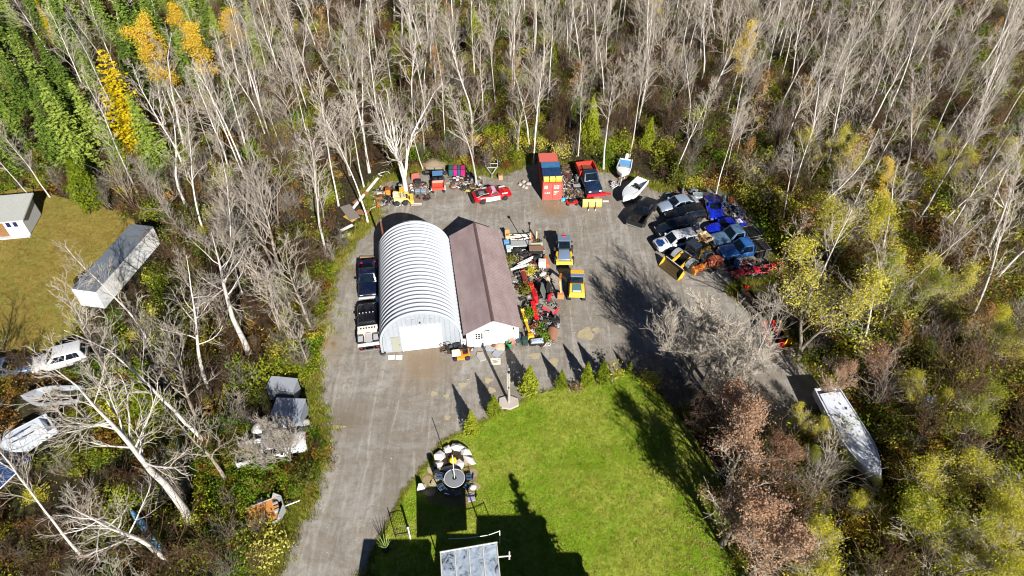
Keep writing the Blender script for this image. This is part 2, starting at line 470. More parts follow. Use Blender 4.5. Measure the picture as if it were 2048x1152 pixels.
def bare_tree(seed, H=13.5, R=.13, first=.38, n1=22, ang=(.6, .95), reach=.26, n2=6, n3=5, forks=1, crook=.05, twig=.016, bark=None, twigm=None, lift=.10):
    """Leafless broadleaf: a tapering trunk, rising limbs, branchlets and twigs. Returns trunk mesh, crown mesh, twig tips."""
    r = random.Random(seed); tr = Tubes(); cr = Tubes(); tips = []
    stems = []
    if forks == 1:
        stems.append((wander(r, Vector((0, 0, -.1)), Vector((r.gauss(0, .03), r.gauss(0, .03), 1)), H, 10, crook), R, first))
    else:
        split = H * r.uniform(.10, .2)
        base = wander(r, Vector((0, 0, -.1)), Vector((0, 0, 1)), split, 3, .03)
        tr.seg(base, [R * 1.15, R, R * .92, R * .9], 8)
        for q in range(forks):
            d = spread(r, Vector((0, 0, 1)), r.uniform(.16, .42), 2 * PI * q / forks + r.uniform(-.4, .4))
            stems.append((wander(r, base[-1] - Vector((0, 0, .2)), d, (H - split) * r.uniform(.8, 1.02), 9, crook * 1.4, .05), R * .72, max(.15, first - .15)))
    for pts, rr, f0 in stems:
        n = len(pts)
        rad = [max(.018, rr * (1 - .93 * (i / (n - 1)) ** .9)) for i in range(n)]
        rad[0] *= 1.25
        tr.seg(pts, rad, 7)
        nn = max(6, int(n1 / (1 if forks == 1 else forks * .62)))
        for i in range(nn):
            t = f0 + (1 - f0) * ((i + r.random()) / nn) ** .9 * .985
            p, d = along(pts, t)
            L1 = H * reach * (1.12 - t) ** .65 * r.uniform(.7, 1.25)
            d1 = spread(r, d, r.uniform(*ang))
            b1 = wander(r, p, d1, L1, 6, .13, lift)
            r1 = max(.017, rr * (1 - t) * .45 + .013)
            (tr if r1 > .05 else cr).seg(b1, [r1 * (1 - .75 * j / 6) for j in range(7)], 4 if r1 > .04 else 3)
            for j in range(n2):
                t2 = .2 + .8 * (j + r.random()) / n2
                p2, d2 = along(b1, min(t2, .99))
                L2 = L1 * r.uniform(.28, .5) * (1.25 - t2 * .5)
                b2 = wander(r, p2, spread(r, d2, r.uniform(.45, .9)), L2, 4, .16, lift * .8)
                r2 = max(twig * 1.1, r1 * .42)
                cr.seg(b2, [r2 * (1 - .55 * q / 4) for q in range(5)])
                for q in range(n3):
                    t3 = .2 + .8 * (q + r.random()) / n3
                    p3, d3 = along(b2, min(t3, .99))
                    b3 = wander(r, p3, spread(r, d3, r.uniform(.4, .85)), L2 * r.uniform(.35, .65), 2, .15, lift)
                    cr.seg(b3, [twig, twig * .8, twig * .5]); tips.append(b3[1]); tips.append(b3[2])
    return tr.mesh("trunk", bark or BARK_PALE), cr.mesh("crown", twigm or TWIG_PALE), tips
def leaf_quads(pts, size, r, flat=.3, drop=0.0):
    """One small bent leaf clump per point, as arrays of vertices and faces."""
    pts = np.asarray(pts, float); n = len(pts)
    a = r.normal(size=(n, 3)); a[:, 2] *= (1 - flat); a /= np.linalg.norm(a, axis=1)[:, None] + 1e-9
    u = r.normal(size=(n, 3)); u -= (u * a).sum(1)[:, None] * a; u /= np.linalg.norm(u, axis=1)[:, None] + 1e-9
    w = np.cross(a, u); s = (size * r.uniform(.55, 1.35, n))[:, None]
    V = np.stack([pts - a * s, pts + u * s * .55, pts + a * s, pts - u * s * .55 + w * s * .2], 1).reshape(-1, 3)
    V[:, 2] -= drop
    return V, n
def leaf_mesh(name, pts, size, seed, mat, flat=.3):
    r = np.random.default_rng(seed); V, n = leaf_quads(pts, size, r, flat)
    me = bpy.data.meshes.new(name)
    me.vertices.add(4 * n); me.vertices.foreach_set('co', V.ravel())
    me.loops.add(4 * n); me.loops.foreach_set('vertex_index', np.arange(4 * n, dtype=np.int32))
    me.polygons.add(n); me.polygons.foreach_set('loop_start', np.arange(0, 4 * n, 4, dtype=np.int32))
    me.polygons.foreach_set('loop_total', np.full(n, 4, np.int32))
    me.update(); me.validate(); me.materials.append(mat); return me
def clump_points(tips, per, rad, r, keep=1.0):
    t = np.array([tuple(p) for p in tips])
    if keep < 1:        # drop whole neighbourhoods, not single leaves
        c = t[r.integers(0, len(t), 40)]; d = ((t[:, None] - c[None]) ** 2).sum(2).min(1)
        t = t[d < np.quantile(d, keep)]
    q = np.repeat(t, per, 0); return q + r.normal(0, rad, q.shape)
def conifer(seed, H, R, mat, dens=26, droop=.25, taper=.85, gap=.12, size=.17, bark=None):
    """Whorled conifer: trunk plus tiers of drooping, feathered boughs."""
    r = random.Random(seed); rn = np.random.default_rng(seed); pts = []
    tr = Tubes(); tp = wander(r, Vector((0, 0, -.1)), Vector((0, 0, 1)), H, 8, .012); tr.seg(tp, [H * .014 * (1 - .93 * i / 8) for i in range(9)], 6)
    z = H * .06; cr = Tubes()
    while z < H * .985:
        t = z / H; rad = R * (1 - t) ** taper * r.uniform(.8, 1.15) + .08
        nb = max(5, int(12 * (1 - t * .5)))
        for q in range(nb):
            if r.random() < gap: continue
            az = 2 * PI * (q + r.random() * .8) / nb; L = rad * r.uniform(.65, 1.12)
            m = max(3, int(dens * L / R))
            for j in range(m):
                s = (j + r.random()) / m; w = .28 * L * (1 - s * .6)
                x = L * s; off = r.gauss(0, w * .55)
                pts.append((x * math.cos(az) - off * math.sin(az), x * math.sin(az) + off * math.cos(az),
                            z - droop * L * s ** 1.5 + .1 * L * s * s + r.gauss(0, .05)))
        z += H * r.uniform(.028, .042)
    return tr.mesh("trunk", bark or BARK_DARK), leaf_mesh("crown", pts, size, seed, mat, .55)
def cedar(seed, H, R, mat, n=2600, size=.11, waist=.35):
    """Dense flame-shaped cedar."""
    r = random.Random(seed); rn = np.random.default_rng(seed)
    t = rn.uniform(0, 1, n) ** .85; az = rn.uniform(0, 2 * PI, n)
    prof = np.where(t < waist, .72 + .28 * (t / waist), ((1 - t) / (1 - waist)) ** .95)
    lump = 1 + .16 * np.sin(az * 3 + t * 9 + seed) + .12 * np.sin(az * 5 - t * 17)
    rad = R * prof * lump * rn.uniform(.62, 1.06, n)
    pts = np.stack([rad * np.cos(az), rad * np.sin(az), H * (.03 + .95 * t)], 1)
    tr = Tubes(); tp = wander(r, Vector((0, 0, -.05)), Vector((0, 0, 1)), H * .9, 5, .01); tr.seg(tp, [.05 * (1 - .15 * i) for i in range(6)], 5)
    me = leaf_mesh("crown", pts, size, seed, mat, -.8)
    return tr.mesh("trunk", BARK_DARK), me
def shrub_bare(seed, H=2.2, n=11, twig=.011, mat=None, wide=.5):
    r = random.Random(seed); cr = Tubes(); tips = []
    for i in range(n):
        d = spread(r, Vector((0, 0, 1)), r.uniform(.05, wide))
        p = wander(r, Vector((r.gauss(0, .18), r.gauss(0, .18), -.05)), d, H * r.uniform(.6, 1.1), 4, .12, .04)
        cr.seg(p, [twig * 1.7, twig * 1.5, twig * 1.2, twig, twig * .7])
        for j in range(6):
            p2, d2 = along(p, .25 + .74 * r.random())
            q = wander(r, p2, spread(r, d2, r.uniform(.4, .9)), H * r.uniform(.18, .4), 2, .2, .08)
            cr.seg(q, [twig, twig * .85, twig * .6]); tips += q[1:]
            for m in range(2):
                p3, d3 = along(q, r.uniform(.3, .95)); e = p3 + spread(r, d3, r.uniform(.4, .9)) * H * r.uniform(.08, .18)
                cr.seg([p3, e], [twig * .8, twig * .5]); tips.append(e)
    return cr.mesh("twigs", mat or TWIG_BROWN), tips
def shrub_leafy(seed, H, W, mat, n=420, size=.11):
    rn = np.random.default_rng(seed); c = rn.normal(0, 1, (9, 3)) * (W * .33, W * .33, H * .2) + (0, 0, H * .5)
    i = rn.integers(0, 9, n); p = c[i] + rn.normal(0, 1, (n, 3)) * (W * .17, W * .17, H * .15)
    p[:, 2] = np.abs(p[:, 2]); return leaf_mesh("leaves", p, size, seed, mat, .3)

L = lambda *s: [(p, tuple(x * .9 for x in lin(c))) for p, c in s]
LF_SPRUCE = leaf_mat("spruce_needles", L((.15, (60, 82, 28)), (.4, (104, 130, 48)), (.7, (148, 168, 70)), (.95, (186, 194, 96))), .25)
LF_BLUE = leaf_mat("pale_spruce_needles", L((.15, (62, 86, 54)), (.5, (96, 124, 78)), (.9, (132, 156, 104))), .2)
LF_CEDAR = leaf_mat("cedar_sprays", L((.15, (84, 104, 20)), (.5, (138, 152, 32)), (.9, (176, 182, 54))), .3)
LF_LARCH = leaf_mat("larch_needles", L((.15, (190, 162, 12)), (.5, (230, 204, 24)), (.9, (242, 222, 64))), .35)
LF_GOLD = leaf_mat("gold_leaves", L((.15, (232, 184, 36)), (.5, (250, 212, 64)), (.9, (252, 226, 110))), .4)
LF_ORANGE = leaf_mat("orange_leaves", L((.15, (142, 96, 42)), (.5, (184, 134, 66)), (.9, (204, 164, 96))), .4)
LF_WILLOW = leaf_mat("willow_leaves", L((.12, (86, 104, 24)), (.32, (146, 158, 40)), (.58, (214, 204, 64)), (.95, (238, 232, 160))), .4)
LF_RUSSET = leaf_mat("russet_leaves", L((.15, (132, 98, 72)), (.5, (184, 144, 114)), (.9, (212, 178, 148))), .35)
LF_OLIVE = leaf_mat("olive_leaves", L((.15, (64, 74, 22)), (.5, (112, 118, 38)), (.9, (160, 156, 66))), .35)
LF_GREEN = leaf_mat("green_leaves", L((.15, (62, 92, 16)), (.5, (106, 144, 26)), (.9, (156, 180, 48))), .4)
LF_BRACKEN = leaf_mat("bracken_fronds", L((.15, (92, 62, 26)), (.5, (142, 100, 42)), (.9, (176, 138, 62))), .35)
LF_GRASS = leaf_mat("grass_blades", L((.15, (110, 144, 22)), (.42, (146, 172, 40)), (.62, (184, 188, 74)), (.95, (214, 198, 114))), .45, .09)
LF_DRY = leaf_mat("dry_grass_blades", L((.15, (130, 100, 46)), (.5, (168, 138, 70)), (.9, (190, 164, 102))), .4)
print("plants", len(bpy.data.meshes))
STONE = paint((168, 162, 152), .9, 0, .5, 0, 2.0, .2)
# ================================================================ WOODS
def kit(fn, n, seed, *a, **kw): return [fn(seed + i, *a, **kw) for i in range(n)]
ASPEN = [bare_tree(100 + i, H=14, R=.10 + .022 * (i % 3), first=.34 + .06 * (i % 4), n1=14 + i % 5, reach=.26 + .03 * (i % 4), n2=5 + i % 2, n3=4, crook=.03 + .018 * (i % 3), twig=.013, ang=(.36, .62 + .12 * (i % 3)), lift=.06) for i in range(10)]
MAPLE = [bare_tree(200 + i, H=13, R=.17, first=.24, n1=18, reach=.34, ang=(.5, .95), n2=5, n3=4, forks=1 + i % 3, twig=.013, crook=.06, bark=BARK_GREY, lift=.12) for i in range(4)]
MULTI = [bare_tree(300 + i, H=13, R=.24, first=.3, n1=30, reach=.27, ang=(.45, .8), n2=5, n3=4, forks=4, crook=.06, bark=BARK_PALE) for i in range(2)]
POPLAR = [bare_tree(400 + i, H=20, R=.34, first=.42, n1=22, reach=.30, ang=(.75, 1.2), n2=7, n3=5, crook=.05, twig=.016, bark=BARK_PALE, lift=.07) for i in range(3)]
BUSHY = [bare_tree(500 + i, H=9, R=.16, first=.16, n1=42, reach=.40, ang=(.4, .85), n2=9, n3=7, forks=3, crook=.07, twig=.014, bark=BARK_GREY, lift=.14) for i in range(3)]
DARKB = [bare_tree(520 + i, H=9, R=.17, first=.15, n1=34, reach=.42, ang=(.45, .95), n2=8, n3=6, forks=3, crook=.07, twig=.016, bark=BARK_DARK, twigm=BARK_DARK, lift=.12) for i in range(2)]
def leafed(seed, mat, per=5, rad=.22, size=.13, keep=.8, **kw):
    tr, cr, tips = bare_tree(seed, **kw); rn = np.random.default_rng(seed)
    return tr, cr, leaf_mesh("foliage", clump_points(tips, per, rad, rn, keep), size, seed, mat, .2)
GOLD = [leafed(600 + i, LF_GOLD, 8, .30, .085, .8, H=14, R=.13, first=.42, n1=18, reach=.22, n2=5, n3=4) for i in range(3)]
ORANGE = [leafed(620 + i, LF_ORANGE, 2, .22, .10, .5, H=11, R=.10, first=.3, n1=18, reach=.24, n2=5, n3=4, bark=BARK_GREY) for i in range(2)]
WILLOW = [leafed(640 + i, LF_WILLOW, 8, .30, .075, .62, H=12, R=.20, first=.22, n1=22, reach=.33, n2=6, n3=4, forks=2, bark=BARK_GREY) for i in range(3)]
RUSSET = [leafed(660 + i, LF_RUSSET, 7, .24, .07, .75, H=9.5, R=.2, first=.16, n1=24, reach=.36, n2=6, n3=4, ang=(.5, 1.0), bark=BARK_GREY) for i in range(3)]
SPRUCE = [conifer(700 + i, 11, 2.3, LF_SPRUCE, 48, .22, .85, .08, .15) for i in range(4)]
PALE_SPRUCE = [conifer(720, 9, 1.9, LF_BLUE, 24)]
LARCH = [conifer(740 + i, 12, 2.5, LF_LARCH, 55, .1, .75, .06, .11) for i in range(2)]
CEDAR = [cedar(760 + i, 8, 1.7, LF_CEDAR, 4200, .17) for i in range(2)]
def plant(kind, forms, label, cat, group, x, y, h0, h, wide=1.0, rz=None, pick=None, lean=0.0):
    f = forms[rng.randrange(len(forms)) if pick is None else pick % len(forms)]
    t = thing(kind, label, cat, (x, y, 0), rng.uniform(0, 6.28) if rz is None else rz, group)
    t.rotation_euler = (rng.gauss(0, .035) + lean, rng.gauss(0, .035), t.rotation_euler[2])
    s = h / h0; t.scale = (s * wide, s * wide, s)
    link('trunk', f[0], t); c = link('crown', f[1], t)
    if len(f) > 2 and not isinstance(f[2], list): link('foliage', f[2], c)
    return t
taken = []
def free(x, y, d):
    for a, b in taken:
        if (a - x) ** 2 + (b - y) ** 2 < d * d: return False
    return True
def hand(kind, forms, label, cat, px, py, h0, h, wide=1.0, pick=None, group=None, lean=0.0):
    p = G(px, py); taken.append((p.x, p.y))
    return plant(kind, forms, label, cat, group, p.x, p.y, h0, h, wide, None, pick, lean)
# trees one can name in the photograph
hand('poplar_tree', POPLAR, 'huge bare poplar with thick pale trunk above the plywood-floored trailer, tallest beside the drive', 'tree', 382, 1048, 20, 20, 1.0, 0)
hand('poplar_tree', POPLAR, 'stout bare poplar with mottled trunk standing behind the grey storage boxes', 'tree', 498, 706, 20, 17, 1.0, 1)
hand('poplar_tree', POPLAR, 'bare poplar at the bottom edge whose lower trunk looks bluish, beside the blue kayak', 'tree', 345, 1135, 20, 15, .9, 2)
hand('poplar_tree', POPLAR, 'bare pale poplar between the dark green cedar and the grey storage boxes', 'tree', 425, 800, 20, 15, .8, 2)
hand('aspen_tree', ASPEN, 'bare white aspen beside the low end of the white box trailer', 'tree', 300, 690, 14, 12, 1.2, 1)
hand('bare_tree', BUSHY, 'low twiggy grey tree spreading over the white pickup in the brush', 'tree', 588, 935, 9, 6.5, 1.0, 0)
hand('bare_tree', BUSHY, 'tallest silvery bare tree over the shaded yard, middle of three below the yellow wheel loader', 'tree', 1410, 762, 9, 10, 1.1, 1)
hand('bare_tree', BUSHY, 'silvery bare tree on the yard side of the tallest silvery one', 'tree', 1372, 765, 9, 8.5, 1.05, 0)
hand('bare_tree', BUSHY, 'silvery bare tree between the tallest silvery one and the snow pushers', 'tree', 1436, 822, 9, 9, 1.1, 2)
hand('aspen_tree', ASPEN, 'slim tall aspen rising behind the silvery bare trees', 'tree', 1478, 802, 14, 13, 1.1, 3)
hand('bare_tree', DARKB, 'dark twiggy tree at the corner where lawn and gravel meet', 'tree', 1428, 905, 9, 7.5, 1.3, 0)
hand('maple_tree', MAPLE, 'thin bare tree whose branches hang over the tarp-covered hull', 'tree', 1612, 1000, 13, 9, 1.0, 0)
hand('aspen_tree', ASPEN, 'tall white aspen standing alone left of the half-round hut', 'tree', 652, 512, 14, 16.5, 1.0, 2)
hand('aspen_tree', ASPEN, 'white aspen with thick trunk behind the fallen planks', 'tree', 728, 374, 14, 12, 1.2, 3)
hand('maple_tree', MULTI, 'wide many-stemmed bare tree rising behind the small yellow skid loader', 'tree', 812, 384, 13, 14, 1.1, 0)
hand('aspen_tree', ASPEN, 'bare twin-trunked aspen growing between the red stock car and the boat trailer', 'tree', 953, 369, 14, 14, 1.1, 4)
hand('aspen_tree', ASPEN, 'thin bare aspen behind the gravel heap', 'tree', 847, 342, 14, 9, .8, 5)
hand('aspen_tree', ASPEN, 'white aspen right behind the red shipping container', 'tree', 1066, 328, 14, 14, 1.0, 6)
hand('aspen_tree', ASPEN, 'slim aspen behind the dark dump truck with red box', 'tree', 1156, 312, 14, 12, .9, 0)
hand('aspen_tree', ASPEN, 'tall bright white aspen beside the blue and white motor boat', 'tree', 1207, 340, 14, 15.5, 1.0, 1)
hand('aspen_tree', ASPEN, 'leaning thin aspen behind the black pickup truck', 'tree', 1346, 358, 14, 11, .9, 2)
hand('aspen_tree', ASPEN, 'white aspen behind the bright blue roadster', 'tree', 1432, 388, 14, 12, .9, 3)
hand('aspen_tree', ASPEN, 'pair-like white birch behind the small white cabin, the nearer one', 'tree', 100, 394, 14, 11.5, .9, 4)
hand('aspen_tree', ASPEN, 'slim white birch at the cabin corner, the one further from the meadow cedar', 'tree', 68, 402, 14, 10, .8, 5)
hand('cedar_tree', CEDAR, 'broad bright green cedar at the meadow corner by the cabin', 'tree', 190, 418, 8, 7, 1.05, 0)
hand('cedar_tree', CEDAR, 'dark green cedar hidden among bare trees beside the white boat hull', 'tree', 325, 850, 8, 6, 1.15, 1)
hand('cedar_tree', CEDAR, 'bright green column cedar among aspens behind the motor boat', 'tree', 1178, 298, 8, 7.5, .75, 1)
hand('cedar_tree', CEDAR, 'small bright cedar in the woods behind the silver sedan', 'tree', 1290, 300, 8, 5, .8, 0)
hand('larch_tree', LARCH, 'tall golden yellow larch standing above the bare trees', 'tree', 290, 325, 12, 15, 1.25, 0)
hand('larch_tree', LARCH, 'small orange larch among the green spruces', 'tree', 118, 92, 12, 8, .6, 1)
hand('spruce_tree', PALE_SPRUCE, 'pale blue-green spruce among grey trunks above the hut', 'tree', 480, 268, 9, 8.5, .9, 0)
for i, (px, py, h) in enumerate([(392, 262, 14), (446, 232, 13.5), (352, 226, 13), (488, 180, 12), (425, 170, 12)]):
    hand('aspen_tree', GOLD, ['golden leaved aspen lowest of the yellow clump beyond the larch', 'golden leaved aspen on the drive side of the yellow clump', 'golden leaved aspen next to the spruces in the yellow clump',
         'thinly leaved golden aspen at the end of the yellow clump', 'golden aspen at the top of the yellow clump'][i], 'tree', px, py, 14, h, 1.15, i)
hand('aspen_tree', GOLD, 'tall yellow leaved aspen among bare trunks behind the parked cars', 'tree', 1452, 232, 14, 14, .8, 1)
hand('aspen_tree', GOLD, 'half bare yellow aspen at the top edge behind the container', 'tree', 1290, 110, 14, 12, .9, 2)
hand('aspen_tree', GOLD, 'gold tipped aspen beyond the yellow willow', 'tree', 1752, 470, 14, 9, .8, 0)
hand('willow_tree', WILLOW, 'large yellow-green willow leaning over the yard beside the red and yellow steel bins', 'tree', 1596, 716, 12, 13.5, 1.1, 0)
hand('willow_tree', WILLOW, 'yellow-green willow behind the flatbed pickup', 'tree', 1650, 560, 12, 11, 1.1, 1)
hand('willow_tree', WILLOW, 'lighter willow behind the big one, deeper in the thicket', 'tree', 1735, 610, 12, 10, 1.1, 2)
for i, (px, py, h, w) in enumerate([(1452, 985, 9, 1.15), (1444, 1090, 9.5, 1.15), (1470, 905, 8, 1.2), (1496, 1170, 8.5, 1.2), (1640, 810, 5.5, 1.1), (1735, 780, 6.5, 1.2), (1540, 980, 7, 1.1)]):
    hand('oak_tree', RUSSET, ['russet oak at the middle of the lawn edge', 'russet oak nearest the bottom corner of the lawn', 'russet oak where the shady road meets the lawn', 'russet oak at the bottom edge behind the lawn oaks',
         'small russet oak beside the near end of the long tarp-covered hull', 'russet oak in the brush below the willow', 'russet oak deeper in, behind the lawn edge oaks'][i], 'tree', px, py, 9.5, h, w, i)
for i, (px, py, h, w) in enumerate([(1600, 1190, 8, 1.0), (1800, 1130, 8, 1.2), (1810, 1010, 8, 1.1), (1900, 900, 8, 1.0), (1960, 1080, 8, 1.2), (1830, 1190, 8, 1.2), (1800, 850, 6.5, .9)]):
    hand('willow_tree', WILLOW, 'olive-yellow thicket tree, ' + ['at the bottom edge beside the lawn oaks', 'right of the bottom edge pair', 'just below the tip of the tarp-covered hull', 'right of the middle of the tarp-covered hull', 'low in the bottom right corner', 'at the bottom edge right of centre of the thicket', 'close beside the tarp-covered hull on its right'][i], 'tree', px, py, 12, h, w, i, 'olive thicket trees round the tarp-covered hull')

for i, (px, py, h) in enumerate([(1634, 975, 5.5), (1700, 1045, 5.0), (1600, 880, 4.5)]): hand('willow_tree', WILLOW, ['low olive tree hanging over the middle of the tarp-covered hull', 'low olive tree over the tip of the tarp-covered hull', 'low olive tree over the near end of the tarp-covered hull'][i], 'tree', px, py, 12, h, .95, i)
# the rest of the woods
keep_out = [[(x, y) for x, y in yard_px], [(x, y) for x, y in lawn_px], [(x, y) for x, y in meadow_px],
            [(130, 560), (250, 440), (345, 450), (360, 520), (215, 630), (150, 625)],
            [(-60, 690), (180, 690), (190, 870), (110, 1010), (-60, 1010)], [(470, 760), (640, 760), (640, 1080), (480, 1080)],
            [(1460, 560), (1600, 560), (1620, 720), (1520, 720)], [(1640, 800), (1790, 840), (1790, 1000), (1650, 960)]]
keep_out.append([(1560, 860), (1760, 960), (1740, 1160), (1560, 1160)])
keep_low = [[(1212, 322), (1300, 320), (1335, 388), (1222, 388)], [(1040, 312), (1210, 312), (1210, 345), (1040, 345)], [(676, 352), (775, 340), (765, 425), (712, 480), (668, 480)], [(130, 560), (250, 440), (345, 450), (350, 510), (220, 650), (150, 640)], [(80, 700), (185, 690), (190, 745), (80, 765)], [(40, 790), (180, 780), (180, 830), (40, 840)], [(0, 860), (130, 840), (140, 920), (0, 960)],
            [(470, 870), (630, 850), (640, 935), (480, 950)], [(530, 770), (625, 765), (640, 860), (540, 870)], [(450, 950), (500, 950), (500, 1000), (450, 1000)], [(485, 1000), (600, 985), (600, 1065), (490, 1075)],
            [(1455, 540), (1600, 530), (1610, 720), (1500, 720)], [(1630, 790), (1700, 790), (1790, 1000), (1700, 1010)]]
# seen from the air these patches are open: few trunks stand in them
thin_out = [[(150, 560), (420, 560), (420, 760), (140, 760)], [(0, 760), (300, 740), (320, 1060), (0, 1080)], [(480, 860), (660, 860), (660, 1110), (480, 1110)], [(1640, 880), (1830, 880), (1840, 1130), (1660, 1130)]]
keep_out.append([(470, 880), (690, 860), (720, 1440), (470, 1440)])
def zone_of(px, py): return 'left' if px < 640 else ('right' if px > 1330 else 'back')
WHERE = {'left': 'in the woods left of the hut', 'back': 'in the woods behind the back row of junk', 'right': 'in the woods right of the parked cars'}
cells = []
step = 4.35
yy = 8.0
while yy < 124:
    xx = -104.0
    while xx < 104:
        x, y = xx + rng.uniform(-1.9, 1.9), yy + rng.uniform(-1.9, 1.9); px, py = pix(x, y)
        xx += step
        tx, ty = pix(x, y, 12)
        if not (-60 < px < 2110 and py < 1420): continue
        if ty > 1160 or tx < -80 or tx > 2130: continue
        if any(inside(px, py, q) for q in keep_out): continue
        if not free(x, y, 2.6): continue
        if y < 18 and abs(x) < 22: continue
        if any(inside(px, py, q) for q in thin_out) and rng.random() < .72: continue
        cells.append((x, y, px, py))
    yy += step
rng.shuffle(cells)
counts = {}; saplings = []; placed = []
LANDMARKS = [('golden larch', 288, 322), ('meadow cedar', 190, 418), ('white box trailer', 250, 540), ('white cabin', 40, 440), ('yellow aspen clump', 400, 180), ('small orange larch', 118, 92), ('pale blue-green spruce', 480, 268),
             ('rounded white boat', 60, 890), ('poplar by the blue kayak', 345, 1135), ('huge poplar above the plywood trailer', 382, 1048), ('grey storage boxes', 575, 800), ('lone aspen left of the hut', 652, 512), ('leaning boards behind the hut', 710, 420),
             ('many-stemmed tree', 812, 384), ('teal cabinet', 915, 350), ('empty boat trailer', 983, 335), ('red shipping container', 1090, 330), ('navy dump truck', 1166, 343), ('blue-covered motor boat', 1248, 345), ('tyre dump', 1450, 400), ('silver sedan', 1350, 400),
             ('half bare yellow aspen at the top', 1290, 110), ('tall yellow aspen', 1452, 232), ('gold tipped aspen', 1752, 470), ('big willow', 1596, 716), ('flatbed pickup', 1520, 470), ('snow pushers', 1550, 680), ('tarp-covered hull', 1690, 900), ('pale blue tarp', 1850, 815), ('lawn edge oaks', 1545, 1010)]
LMXY = [(n_, G(a_, b_)) for n_, a_, b_ in LANDMARKS]
LMXY += [(n_, G(a_, b_)) for n_, a_, b_ in [('top right corner', 2000, 30), ('top edge above the parked cars', 1560, 20), ('right edge a quarter down', 2010, 260), ('upper right clearing of green bushes', 1800, 210), ('middle of the right edge', 2020, 560), ('thicket right of the tall yellow aspen', 1650, 250),
        ('lower right edge', 2010, 850), ('bottom right corner', 2000, 1140), ('top edge above the container', 1100, 15), ('top edge above the hut', 780, 20), ('top left corner', 30, 20), ('left edge above the cabin', 20, 250), ('bottom left corner', 60, 1130), ('thicket behind the willow', 1830, 640), ('top edge above the boats', 1400, 60), ('woods halfway up behind the stock car', 960, 180), ('woods halfway up behind the skid loader', 620, 300), ('woods left of the hut', 520, 500), ('trees above the grey storage boxes', 440, 620)]]
ORD = ['nearest', 'second nearest', 'third nearest', 'fourth nearest', 'fifth nearest', 'sixth nearest', 'seventh nearest', 'eighth nearest', 'ninth nearest', 'tenth nearest', 'eleventh nearest', 'twelfth nearest', 'thirteenth nearest', 'fourteenth nearest', 'fifteenth nearest', 'sixteenth nearest', 'seventeenth nearest', 'eighteenth nearest', 'nineteenth nearest', 'twentieth nearest']
for x, y, px, py in cells:
    z = zone_of(px, py); u = rng.random(); h = rng.gauss(1, .2); h = max(.55, min(1.35, h))
    north_west = px < 640 - py * .9 and py < 420
    if north_west and u < (.82 if px < 540 - py * .75 else .3):
        k_ = 'spruce_tree'; forms, lab, h0, hh, w = SPRUCE, 'dark green spruce in the evergreen stand beyond the larch', 11, 9.5 * h, 1.15
        grp = 'spruces beyond the larch'
    elif z == 'right' and py > 340 and px > 1480 and u < .26:
        k_ = 'willow_tree'; forms, lab, h0, hh, w = WILLOW, 'olive-yellow leafy tree in the thicket right of the yard', 12, 8.6 * h, .9; grp = 'leafy trees right of the yard'
    elif z == 'right' and u < (.42 if py > 340 else .07):
        k_ = 'ash_tree'; forms, lab, h0, hh, w = ORANGE, 'thin orange-brown leaved tree ' + WHERE[z], 11, 8 * h, 1.0; grp = 'orange-brown trees right of the yard'
    elif z != 'right' and u < .05 and py < 270:
        k_ = 'cedar_tree'; forms, lab, h0, hh, w = CEDAR, 'half hidden green cedar ' + WHERE[z], 8, 6.0 * h, .85; grp = 'cedars ' + WHERE[z]
    elif z != 'right' and py < 300 and u < .09:
        k_ = 'ash_tree'; forms, lab, h0, hh, w = ORANGE, 'thin orange-brown leaved tree ' + WHERE[z], 11, 9 * h, 1.0; grp = 'orange-brown trees ' + WHERE[z]
    elif u < .24 or (z == 'left' and py > 480 and u < .6):
        k_ = 'maple_tree'; forms, lab, h0, hh, w = MAPLE, 'spreading bare grey tree ' + WHERE[z], 13, 10.5 * h, 1.05; grp = 'spreading bare trees ' + WHERE[z]
    else:
        k_ = 'aspen_tree'; forms, lab, h0, hh, w = ASPEN, 'bare pale-trunked aspen ' + WHERE[z], 14, 13.0 * h, 1.0; grp = 'bare aspens ' + WHERE[z]
    counts[k_] = counts.get(k_, 0) + 1
    if k_ == 'aspen_tree' and counts[k_] > 285:
        saplings.append((x, y)); continue
    placed.append((k_, lab, grp, x, y, plant(k_, forms, lab, 'tree', grp, x, y, h0, hh, w)))
by = {}
for k_, lab, grp, x, y, o in placed:
    n_, q = min(LMXY, key=lambda m: (m[1].x - x) ** 2 + (m[1].y - y) ** 2)
    by.setdefault((lab.split(' in the ')[0], n_), []).append(((q.x - x) ** 2 + (q.y - y) ** 2, o))
for (lab, n_), v in by.items():
    v.sort(key=lambda a: a[0])
    for i, (_, o) in enumerate(v): o['label'] = '%s, %s to the %s' % (lab, ORD[i] if i < len(ORD) else ['twenty', 'thirty', 'forty', 'fifty', 'sixty'][(i + 1) // 10 - 2] + ['-tenth', '-first', '-second', '-third', '-fourth', '-fifth', '-sixth', '-seventh', '-eighth', '-ninth'][(i + 1) % 10] + ' nearest', n_)
print("trees", counts, "over", len(saplings))

